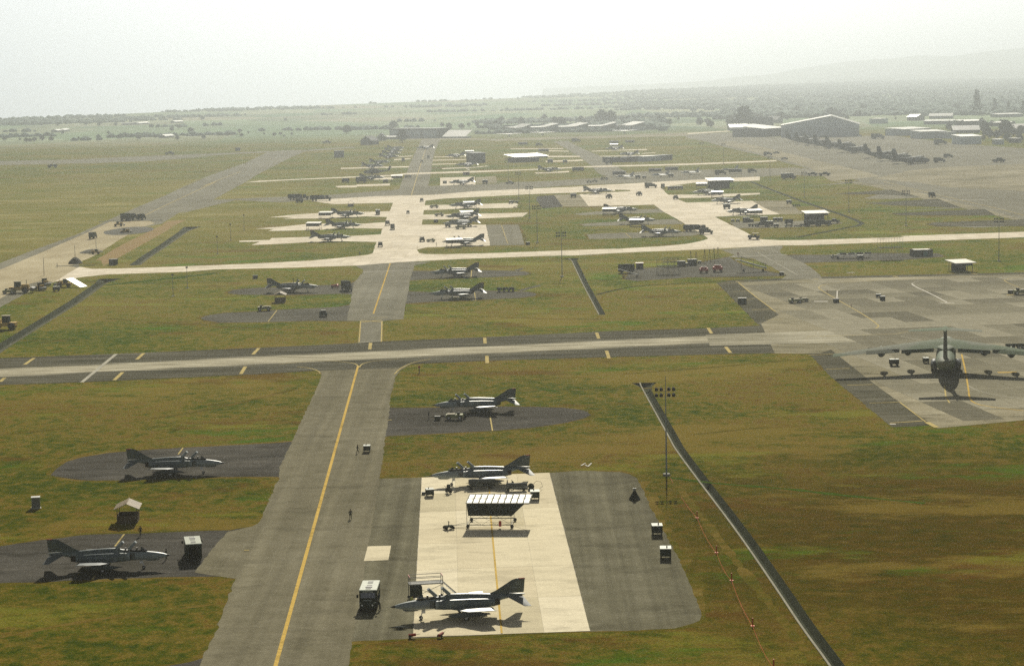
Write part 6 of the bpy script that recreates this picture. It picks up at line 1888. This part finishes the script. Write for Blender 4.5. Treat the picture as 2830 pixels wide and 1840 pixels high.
# ------------------------------------------------------------------ buildings
WALL_G = paint('hangar_wall', (.19, .21, .20), .7, var=.12, scale=.12)
WALL_G2 = paint('door_grey', (.34, .39, .39), .7, var=.1, scale=.2)
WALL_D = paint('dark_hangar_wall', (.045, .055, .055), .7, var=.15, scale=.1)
WALL_B = paint('bluish_wall', (.46, .53, .54), .7, var=.2, scale=.1)
ROOF_W = paint('bright_roof', (.84, .82, .76), .35, var=.06, scale=.1)
ROOF_G = paint('pale_grey_roof', (.29, .30, .27), .55, var=.12, scale=.1)
def building(name, pl, pr, h, depth, roof, label, cat, rise=0, wall=None, rm=None, doors=0, wins=0, group=None, over=.8, z0=0, door_frac=.8, posts=False, apex=0):
    a, b = pt(pl), pt(pr)
    wdt = (b-a).length
    rz = head(a, b)
    wall, rm = wall or WALL_G, rm or ROOF_W
    t = empty(name)
    t.location, t.rotation_euler = (a+b)/2+V((0, 0, z0)), (0, 0, rz)
    w2 = wdt/2
    if posts:
        n = max(3, int(wdt/5))
        for i in range(n+1):
            for y in (0, depth):
                MB().bar((-w2+wdt*i/n, y, 0), (-w2+wdt*i/n, y, h), .22, DARK).build('post', parent=t)
        MB().box((0, depth*.75, h*.45), (wdt*.96, .15, h*.9), TARP2).build('back_wall', parent=t)
        MB().box((0, .1, h*.86), (wdt*.98, .15, h*.28), TARP2).build('valance', parent=t)
    else:
        MB().box((0, depth/2, h/2), (wdt, depth, h), wall).build('wall', parent=t)
    if roof == 'flat':
        MB().box((0, depth/2, h+.2), (wdt+over, depth+over, .4), rm).build('roof', parent=t)
    elif roof == 'shed':
        MB().add([(-w2-over, -over, h), (w2+over, -over, h), (w2+over, depth+over, h+rise), (-w2-over, depth+over, h+rise), (-w2-over, -over, h+.3), (w2+over, -over, h+.3), (w2+over, depth+over, h+rise+.3), (-w2-over, depth+over, h+rise+.3)],
                 [(3, 2, 1, 0), (4, 5, 6, 7), (0, 1, 5, 4), (1, 2, 6, 5), (2, 3, 7, 6), (3, 0, 4, 7)], rm).build('roof', parent=t)
    elif roof == 'saw':         # flat part, then a slope rising to the far end
        xs = w2*.05
        MB().add([(-w2-over, y, h+dz) for y in (-over, depth+over) for dz in (0, .3)]+[(xs, y, h+dz) for y in (-over, depth+over) for dz in (0, .3)], [(0, 1, 3, 2), (4, 5, 7, 6), (0, 4, 5, 1), (2, 6, 7, 3), (1, 5, 7, 3), (0, 4, 6, 2)], rm).build('flat_roof', parent=t)
        MB().add([(xs+.02, y, h+.05+dz) for y in (-over, depth+over) for dz in (0, .45)]+[(w2+over, y, h+rise+dz) for y in (-over, depth+over) for dz in (0, .45)], [(0, 1, 3, 2), (4, 5, 7, 6), (0, 4, 5, 1), (2, 6, 7, 3), (1, 5, 7, 3), (0, 4, 6, 2)], ROOF_G).build('roof_slope', parent=t)
        MB().add([(xs, .1, h), (w2, .1, h), (w2, .1, h+rise), (xs, depth-.1, h), (w2, depth-.1, h), (w2, depth-.1, h+rise)], [(0, 1, 2), (3, 4, 5), (1, 4, 5, 2), (0, 2, 5, 3), (0, 1, 4, 3)], wall).build('gable', parent=t)
    elif roof == 'side':        # ridge parallel to the front
        for s in (0, 1):
            y0, y1 = (-over, depth/2) if s == 0 else (depth/2, depth+over)
            z0_, z1_ = (h, h+rise) if s == 0 else (h+rise, h)
            MB().add([(-w2-over, y0, z0_), (w2+over, y0, z0_), (w2+over, y1, z1_), (-w2-over, y1, z1_), (-w2-over, y0, z0_+.25), (w2+over, y0, z0_+.25), (w2+over, y1, z1_+.25), (-w2-over, y1, z1_+.25)],
                     [(3, 2, 1, 0), (4, 5, 6, 7), (0, 1, 5, 4), (1, 2, 6, 5), (2, 3, 7, 6), (3, 0, 4, 7)], rm).build('roof_slope', parent=t)
        for sx in (-1, 1):
            MB().add([(sx*(w2-.1), y, z) for y, z in ((0, h), (depth, h), (depth/2, h+rise))], [(0, 1, 2)], wall).build('gable', parent=t)
    else:                       # ridge running away
        for s in (-1, 1):
            MB().add([(s*(w2+over), -over, h-over*rise/w2), (w2*apex, -over, h+rise), (w2*apex, depth+over, h+rise), (s*(w2+over), depth+over, h-over*rise/w2),
                      (s*(w2+over), -over, h+.35-over*rise/w2), (w2*apex, -over, h+rise+.35), (w2*apex, depth+over, h+rise+.35), (s*(w2+over), depth+over, h+.35-over*rise/w2)],
                     [(3, 2, 1, 0), (4, 5, 6, 7), (0, 1, 5, 4), (1, 2, 6, 5), (2, 3, 7, 6), (3, 0, 4, 7)], rm).build('roof_slope', parent=t)
        for y in (.1, depth-.1):
            MB().add([(x, y, z) for x, z in ((-w2, h), (w2, h), (w2*apex, h+rise))], [(0, 1, 2)], wall).build('gable', parent=t)
    for k in range(doors):
        dw = wdt/doors
        MB().box((-w2+dw*(k+.5), -.12, h*door_frac/2), (dw*.86, .2, h*door_frac), WALL_B if wall is not WALL_B else WALL_G2).build('door', parent=t)
    for k in range(wins):
        dw = wdt/wins
        MB().box((-w2+dw*(k+.5), -.08, h*.6), (dw*.5, .12, h*.3), WINDOW).build('window', parent=t)
    return tag(t, label, cat, group)

# sheds and shelters on the field
building('long_shed', 'd 1275,425', 'd 1500,418', 3.3, 7, 'shed', 'long dark open shed with pale roof in the eastern yard', 'shed', .9, posts=True, rm=TIN2)
building('long_shelter', 'c 1790,275', 'c 2035,268', 4.8, 10, 'shed', 'long white-roofed shelter north of the eastern jets', 'shelter', 1.0, posts=True, rm=TARP)
building('open_shed', 'e 1605,975', 'e 1768,968', 3.1, 7, 'shed', 'open shed with a pale roof at the rim of the big apron', 'shed', .6, posts=True, rm=TIN2, over=1.2)
building('long_shelter', 'j 490,672', 'j 850,655', 4.2, 16, 'shed', 'long bright white-roofed shelter on the northern field', 'shelter', 2.0, posts=True, rm=TARP)
building('dark_shelter', 'i 1712,575', 'i 1865,568', 8, 12, 'shed', 'tall dark blank shelter by the northern jets', 'shelter', .5, wall=WALL_D, rm=WALL_D)
for i, (a, b, l) in enumerate((('j 1505,668', 'j 1580,665', 'low dark shed at the western end of a row'), ('j 1590,668', 'j 1650,666', 'low dark shed, second from the western end of its row'), ('j 1680,668', 'j 1735,665', 'low dark shed in the middle of its row'), ('j 1745,665', 'j 1885,658', 'wider low shed, fourth in its row'), ('j 1900,662', 'j 2085,650', 'widest greyish shed in the row'), ('j 2090,650', 'j 2215,640', 'low dark shed at the eastern end of the row'))):
    building('low_shed', a, b, 3.9 if i > 2 else 3.6, 9, 'flat', l, 'shed', wall=WALL_D if i != 4 else WALL_B, rm=WALL_D if i != 4 else ROOF_G, group='row of low sheds')
# far western group
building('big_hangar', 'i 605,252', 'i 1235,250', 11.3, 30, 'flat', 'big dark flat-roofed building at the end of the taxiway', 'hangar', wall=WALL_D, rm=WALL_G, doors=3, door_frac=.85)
building('white_building', 'i 1303,250', 'i 1598,248', 1.6, 18, 'shed', 'bright white slab-roofed building at the taxiway head', 'building', 7, wall=WALL_G, rm=ROOF_W)
building('barn', 'i 222,335', 'i 368,335', 4.5, 14, 'front', 'dark gabled barn on the western grass', 'barn', 4.5, wall=WALL_D, rm=WALL_D)
building('open_barn', 'i 435,280', 'i 545,278', 4, 16, 'front', 'dark-roofed open barn with pale posts in the west', 'barn', 4, wall=WALL_G, rm=WALL_D)
building('low_building', 'i 480,262', 'i 700,262', 2.5, 60, 'shed', 'low pale building between the barns and the dark hangar', 'building', 3, wall=WALL_G, rm=ROOF_G)
# row of five gabled hangars
pk = [(480, 660, 345, 340, 'first'), (680, 965, 345, 338, 'second'), (1000, 1290, 340, 332, 'third'), (1315, 1600, 332, 326, 'fourth'), (1625, 1910, 328, 320, 'fifth')]
for i, (x0, x1, y0, y1, w_) in enumerate(pk):
    building('gabled_hangar', 'j %d,%d' % (x0, y0), 'j %d,%d' % (x1, y1), 6.5 if i else 6, 40, 'saw', '%s grey gabled hangar from the west in the far row' % w_, 'hangar', 3.8, doors=2 if i else 1, group='row of gabled hangars', rm=ROOF_G)
building('low_annex', 'j 1535,330', 'j 1700,325', 7, 20, 'flat', 'dark green annex before the fifth gabled hangar', 'building', wall=WALL_D, rm=WALL_D)
building('low_annex', 'j 1965,290', 'j 2055,288', 5, 25, 'flat', 'small pale-roofed annex east of the gabled hangars', 'building')
# eastern hangars
building('white_shed', 'k 562,770', 'k 800,765', 4, 22, 'side', 'white-roofed shed beside the eastern grass', 'shed', 3.2, doors=1, rm=ROOF_W)
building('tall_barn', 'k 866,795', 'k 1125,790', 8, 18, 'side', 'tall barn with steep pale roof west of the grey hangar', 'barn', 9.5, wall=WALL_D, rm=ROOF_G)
building('great_hangar', 'k 1230,855', 'k 2260,840', 12.5, 60, 'front', 'great grey gabled hangar behind the propeller planes', 'hangar', 9.5, wall=WALL_B, rm=ROOF_G, doors=6, door_frac=.75, apex=.28)
building('lean_to', 'k 1010,850', 'k 1290,830', 8.5, 40, 'shed', 'dark lean-to with pale roof edge joined to the grey hangar', 'building', 4, wall=WALL_D, rm=ROOF_G)
for a, b, h, d, r, ri, w, m, l in (('l 920,885', 'l 1165,882', 3.5, 18, 'side', 3.6, WALL_G, ROOF_G, 'warehouse with a pale pitched roof, farthest in the east'), ('l 655,1065', 'l 935,1050', 6.6, 26, 'shed', 1.2, WALL_B, ROOF_G, 'bluish warehouse with thin pale roof, westernmost by the apron'),
                                      ('l 830,1098', 'l 1105,1090', 7, 24, 'shed', 1.0, WALL_B, ROOF_G, 'bluish warehouse in front of the westernmost one'), ('l 1110,1095', 'l 1215,1090', 6, 20, 'flat', 0, WALL_B, WALL_G, 'small bluish block joined to the front warehouse'),
                                      ('l 1180,1040', 'l 1465,1035', 3.2, 22, 'side', 4.6, WALL_D, ROOF_W, 'low shed with brilliant white roof among dark trees'), ('l 1262,1158', 'l 1480,1152', 7.2, 22, 'shed', 1.2, WALL_B, ROOF_W, 'boxy bluish building with white roof edge at the apron'),
                                      ('l 1632,1160', 'l 1720,1158', 4.5, 12, 'flat', 0, WALL_B, ROOF_W, 'little white-topped block at the eastern rim, larger of two'), ('l 1850,1142', 'l 1905,1140', 4, 12, 'flat', 0, WALL_D, ROOF_W, 'little white-topped block at the eastern rim, smaller of two'),
                                      ('l 1860,1035', 'l 2010,1030', 4, 30, 'side', 5, WALL_G, ROOF_W, 'white-roofed shed cut by the picture edge'), ('l 860,945', 'l 1165,942', 4, 24, 'shed', 1, WALL_G, ROOF_G, 'long low roof behind the bluish warehouses'),
                                      ('l 1290,955', 'l 1530,948', 5, 24, 'shed', 1, WALL_D, ROOF_W, 'long low white roof behind the brilliant white shed'), ('l 1625,965', 'l 1840,960', 4, 20, 'shed', 1, WALL_D, ROOF_G, 'long low grey roof at the foot of tall trees'),
                                      ('l 1660,870', 'l 1930,862', 4, 20, 'shed', 1, WALL_G, ROOF_G, 'long low roof beyond the tall trees'), ('l 780,905', 'l 870,900', 5, 14, 'front', 3, WALL_D, ROOF_W, 'small white gabled house near the warehouse'), ('l 395,935', 'l 480,930', 6, 16, 'flat', 0, WALL_B, TIN2, 'small tan-roofed block behind the grey hangar'),
                                      ('l 1310,825', 'l 1390,822', 4, 14, 'flat', 0, WALL_D, ROOF_G, 'tiny far roof west of the tallest tree'), ('k 1180,668', 'k 1255,665', 5, 20, 'front', 4, WALL_G, ROOF_W, 'small white gable showing above the lean-to')):
    building('warehouse', a, b, h, d, r, l, 'building', ri, wall=w, rm=m, group='warehouses by the eastern apron')
for a, b, l in (('g 1335,262', 'g 1515,258', 'thin pale roof far out on the western plain'), ('g 1515,258', 'g 1640,250', 'pale pitched roof far out on the western plain'), ('g 630,340', 'g 695,335', 'white tent-like roof beside drifting smoke'), ('g 705,335', 'g 765,325', 'white roof partly behind a bush on the western plain'), ('g 1815,402', 'g 1910,395', 'pale low roof at the hedge of the western plain'), ('g 1920,240', 'g 2010,236', 'tiny pale roof at the western horizon'), ('j 430,340', 'j 480,330', 'pale sloping roof west of the gabled hangars'), ('i 2190,170', 'i 2250,165', 'pale leaning roof beyond the far flight line')):
    building('farm_building', a, b, 2.2, 10, 'side', l, 'building', 1.8, rm=ROOF_G, group='scattered roofs beyond the airfield')
# ------------------------------------------------------------------ trees
def leafmat(name, c):
    m, nt, b = _new(name)
    oi = nt.nodes.new('ShaderNodeObjectInfo')
    f = noise_node(nt, objcoord(nt), .5, 3, .6)
    cc = ramp(nt, f, [(.3, tuple(x*.6 for x in c)), (.7, tuple(x*1.3 for x in c))])
    hv = nt.nodes.new('ShaderNodeHueSaturation')
    mr = nt.nodes.new('ShaderNodeMapRange'); mr.inputs[3].default_value, mr.inputs[4].default_value = .7, 1.3
    nt.links.new(oi.outputs['Random'], mr.inputs[0]); nt.links.new(mr.outputs[0], hv.inputs['Value'])
    nt.links.new(cc, hv.inputs['Color']); nt.links.new(hv.outputs[0], b.inputs['Base Color'])
    b.inputs['Roughness'].default_value = .9
    b.inputs['Specular IOR Level'].default_value = .1
    return m
LEAF = [leafmat('foliage_deep', (.028, .055, .016)), leafmat('foliage_mid', (.045, .075, .022)), leafmat('foliage_olive', (.06, .075, .025))]
BARK = paint('bark', (.06, .045, .03), .95)
def build_tree(seed, hgt, wid, conic, leaf):
    rnd = random.Random(seed)
    t = empty('tree')
    tr = MB().cyl((0, 0, 0), (0, 0, hgt*.55), wid*.05, wid*.025, 6, BARK)
    for k in range(4):
        a = rnd.uniform(0, 6.28)
        tr.cyl((0, 0, hgt*(.3+.08*k)), (cos(a)*wid*.3, sin(a)*wid*.3, hgt*(.45+.1*k)), wid*.02, wid*.008, 5, BARK)
    tr.build('trunk', parent=t)
    c = MB()
    for k in range(170):
        u = rnd.random()
        z = hgt*(.22+.78*u)
        rr = wid*.5*((1-u)**.8*1.0+.06 if conic else sqrt(max(.04, 1-(2*u-.95)**2)))*rnd.uniform(.45, 1.08)
        a = rnd.uniform(0, 6.28)
        p = V((cos(a)*rr, sin(a)*rr, z))
        s = wid*rnd.uniform(.05, .13)
        for q in range(3):
            d1 = V((rnd.uniform(-1, 1), rnd.uniform(-1, 1), rnd.uniform(-.6, .6))).normalized()*s
            d2 = V((rnd.uniform(-1, 1), rnd.uniform(-1, 1), rnd.uniform(-.6, .6))).normalized()*s
            o = p+V((rnd.uniform(-s, s), rnd.uniform(-s, s), rnd.uniform(-s, s)))
            c.add([o-d1, o+d2, o+d1, o-d2], [(0, 1, 2, 3)], leaf)
    c.build('crown', parent=t, smooth=0)
    return t
KINDS = [('tree0', (1, 13, 13, False, LEAF[0])), ('tree1', (2, 11, 12, False, LEAF[1])), ('tree2', (3, 9, 11, False, LEAF[2])), ('tree3', (4, 12, 9, False, LEAF[0])), ('pine', (5, 26, 11, True, LEAF[0]))]
def tree(kind, p, s, label, group):
    key, args = KINDS[kind]
    return put(key, lambda: build_tree(*args), (p.x, p.y, 0), random.uniform(0, 6.28), label, 'tree', group, s)
tree(4, pt('l 1430,845'), 1.35, 'tallest dark conifer beyond the warehouses', 'tall conifers')
tree(4, pt('l 1620,830'), .82, 'tall conifer, second of the group beyond the warehouses', 'tall conifers')
tree(4, pt('l 1765,830'), .7, 'tall conifer, third of the group beyond the warehouses', 'tall conifers')
tree(4, pt('l 1925,850'), .8, 'tall conifer at the picture edge beyond the warehouses', 'tall conifers')
tree(0, pt('k 745,700'), 1.76, 'massive round tree behind the tall barn', 'big trees by the hangars')
tree(0, pt('k 680,715'), 1.21, 'broad tree just west of the massive round one', 'big trees by the hangars')
tree(1, pt('k 830,705'), 1.10, 'tree squeezed between the massive one and the barn', 'big trees by the hangars')
tree(0, pt('j 1440,250'), 1.43, 'dark tree clump behind the fourth gabled hangar', 'big trees by the hangars')
tree(0, pt('j 1540,250'), 1.32, 'dark tree east of the clump behind the gabled hangars', 'big trees by the hangars')
tree(1, pt('j 990,275'), 1.10, 'lone tree between the second and third gabled hangars', 'big trees by the hangars')
tree(0, pt('l 1520,1040'), 0.88, 'dark tree beside the brilliant white shed', 'big trees by the hangars')
tree(0, pt('l 1735,1060'), 1.10, 'dark bushy tree in front of the tall conifers', 'big trees by the hangars')
tree(1, pt('l 1200,790'), 0.88, 'round tree above the pale pitched warehouse roof', 'big trees by the hangars')
tree(2, pt('h 1820,355'), 1.10, 'spreading tree west of the dark barn', 'big trees by the hangars')
tree(0, pt('i 770,300'), 0.99, 'dark tree before the big dark building', 'big trees by the hangars')
tree(1, pt('i 655,130'), 0.99, 'tree behind the western corner of the big dark building', 'big trees by the hangars')
tree(3, pt('k 1890,600'), 1.21, 'tree rising behind the ridge of the great hangar', 'big trees by the hangars')
rt = random.Random(11)
def scatter(n, regs, label, group, kinds, s0, s1):
    """trees strung over patches given by photo areas on the ground plane"""
    for i in range(n):
        reg, x0, x1, y0, y1 = rt.choice(regs)
        p = ground(reg, rt.uniform(x0, x1), rt.uniform(y0, y1))
        tree(rt.choice(kinds), p, rt.uniform(s0, s1), label, group)
scatter(56, [('l', 1100, 1934, 930, 1010), ('l', 1500, 1934, 1030, 1130), ('l', 350, 900, 800, 900), ('l', 950, 1934, 760, 860)], 'bushy tree among the warehouses east of the apron', 'trees among the warehouses', (0, 1, 3), .3, .7)
scatter(40, [('k', 0, 700, 620, 730), ('k', 880, 1500, 520, 640), ('k', 1500, 2380, 500, 640)], 'tree in the wood behind the eastern hangars', 'trees behind the hangars', (0, 1, 2), .45, .9)
scatter(46, [('j', 300, 1300, 215, 290), ('j', 1300, 2300, 205, 285), ('i', 1250, 2300, 90, 150)], 'small tree behind the row of gabled hangars', 'trees behind the far row', (0, 1, 2), .35, .8)
scatter(34, [('g', 0, 700, 425, 455), ('g', 700, 2380, 385, 425), ('h', 100, 1500, 340, 395), ('g', 0, 1300, 225, 280)], 'scrubby tree in the hedge across the western plain', 'hedge trees on the western plain', (1, 2), .22, .6)
scatter(8, [('g', 400, 2300, 290, 380), ('h', 200, 2300, 180, 330)], 'lone scrubby tree out on the western fields', 'trees on the western fields', (1, 2, 3), .25, .7)

# far woodland that reads as one mass
wood = MB()
WL = leafmat('woodland_foliage', (.060, .105, .075))  # leaf colour paled and blued to carry part of the haze
rw = random.Random(5)
def blob(p, r, h):
    n = 6
    rings = []
    for z, k in ((0, .8), (h*.45, 1.0), (h*.8, .65), (h, .15)):
        rings.append([(p.x+cos(2*pi*i/n+p.x)*r*k*rw.uniform(.75, 1.2), p.y+sin(2*pi*i/n+p.x)*r*k*rw.uniform(.75, 1.2), z*rw.uniform(.85, 1.1)) for i in range(n)])
    wood.loft(rings)
for i in range(46000):
    az = R(rw.uniform(-14.5, 14.5))
    r = 2750+rw.random()**1.2*7700
    p = V((sin(az)*r, cos(az)*r))
    if r > rim(az)*.998: continue
    right = max(0, min(1, (az+R(2))/R(10)))
    q = Matrix.Rotation(R(-6), 2) @ p
    dens = mnoise.noise(V((q.x*.0011, q.y*.0022, 2.0)))*.75+mnoise.noise(V((q.x*.004, q.y*.010, 7.0)))*.75
    thr = .40-.55*right-(.35 if r > .93*rim(az) else 0)
    if dens < thr: continue
    if az > R(4) and r < 3300: continue
    h = rw.uniform(2.5, 6.5)*(1.25 if right > .5 else .9)
    blob(p, h*rw.uniform(.7, 1.6), h)
tag(wood.build('woodland', WL, smooth=60), kind='stuff')

# ------------------------------------------------------------------ hills in the haze
def hills(name, r0, prof, m, depth):
    """ridge along bearings: prof = (photo x, photo y of the skyline)"""
    mb = MB()
    n = 90
    rows = []
    for i in range(n+1):
        u = prof[0][0]+(prof[-1][0]-prof[0][0])*i/n
        for (xa, ya), (xb, yb) in zip(prof, prof[1:]):
            if xa <= u <= xb: v = ya+(yb-ya)*(u-xa)/(xb-xa); break
        d = FW+RT*((u-1415)/FPX)+UP*(-(v-920)/FPX)
        t = r0/d.y
        z = H+d.z*t+mnoise.noise(V((u*.012, r0, 0)))*7
        f = [(d.x*t*k, r0*k, zz) for k, zz in ((1-depth, -140), (1-depth*.6, -140+(z+140)*.55+mnoise.noise(V((u*.02, 3, r0)))*12), (1, z), (1+depth, -140))]
        rows.append(f)
    for f in rows: mb.v += f
    for i in range(n):
        for k in range(3):
            mb.f.append([i*4+k, (i+1)*4+k, (i+1)*4+k+1, i*4+k+1])
    tag(mb.build(name, m, smooth=80), kind='structure')
HILL = surface('hill_scrub', [(.3, (.03, .045, .02)), (.5, (.05, .07, .03)), (.7, (.08, .09, .04))], 0, big=.002, mid=.012, speck=.2)
hills('far_hills', 15500, [(1500, 245), (1900, 228), (2100, 208), (2330, 172), (2480, 160), (2560, 154), (2640, 155), (2720, 144), (2830, 132), (3100, 118), (3500, 150)], HILL, .12)
hills('low_hills', 12600, [(1900, 245), (2200, 226), (2420, 212), (2600, 202), (2700, 197), (2830, 195), (3000, 185), (3400, 190)], HILL, .08)

# ------------------------------------------------------------------ air
def haze():
    mb = MB().box((0, 9000, 165), (20000, 19200, 670))
    m = bpy.data.materials.new('haze'); m.use_nodes = True
    nt = m.node_tree; nt.nodes.remove(nt.nodes['Principled BSDF'])
    v = nt.nodes.new('ShaderNodeVolumePrincipled')
    v.inputs['Color'].default_value = (.75, .793, .815, 1)
    v.inputs['Density'].default_value = .00019
    v.inputs['Anisotropy'].default_value = .91
    nt.links.new(v.outputs[0], nt.nodes['Material Output'].inputs['Volume'])
    tag(mb.build('haze', m, smooth=0), kind='stuff')
haze()
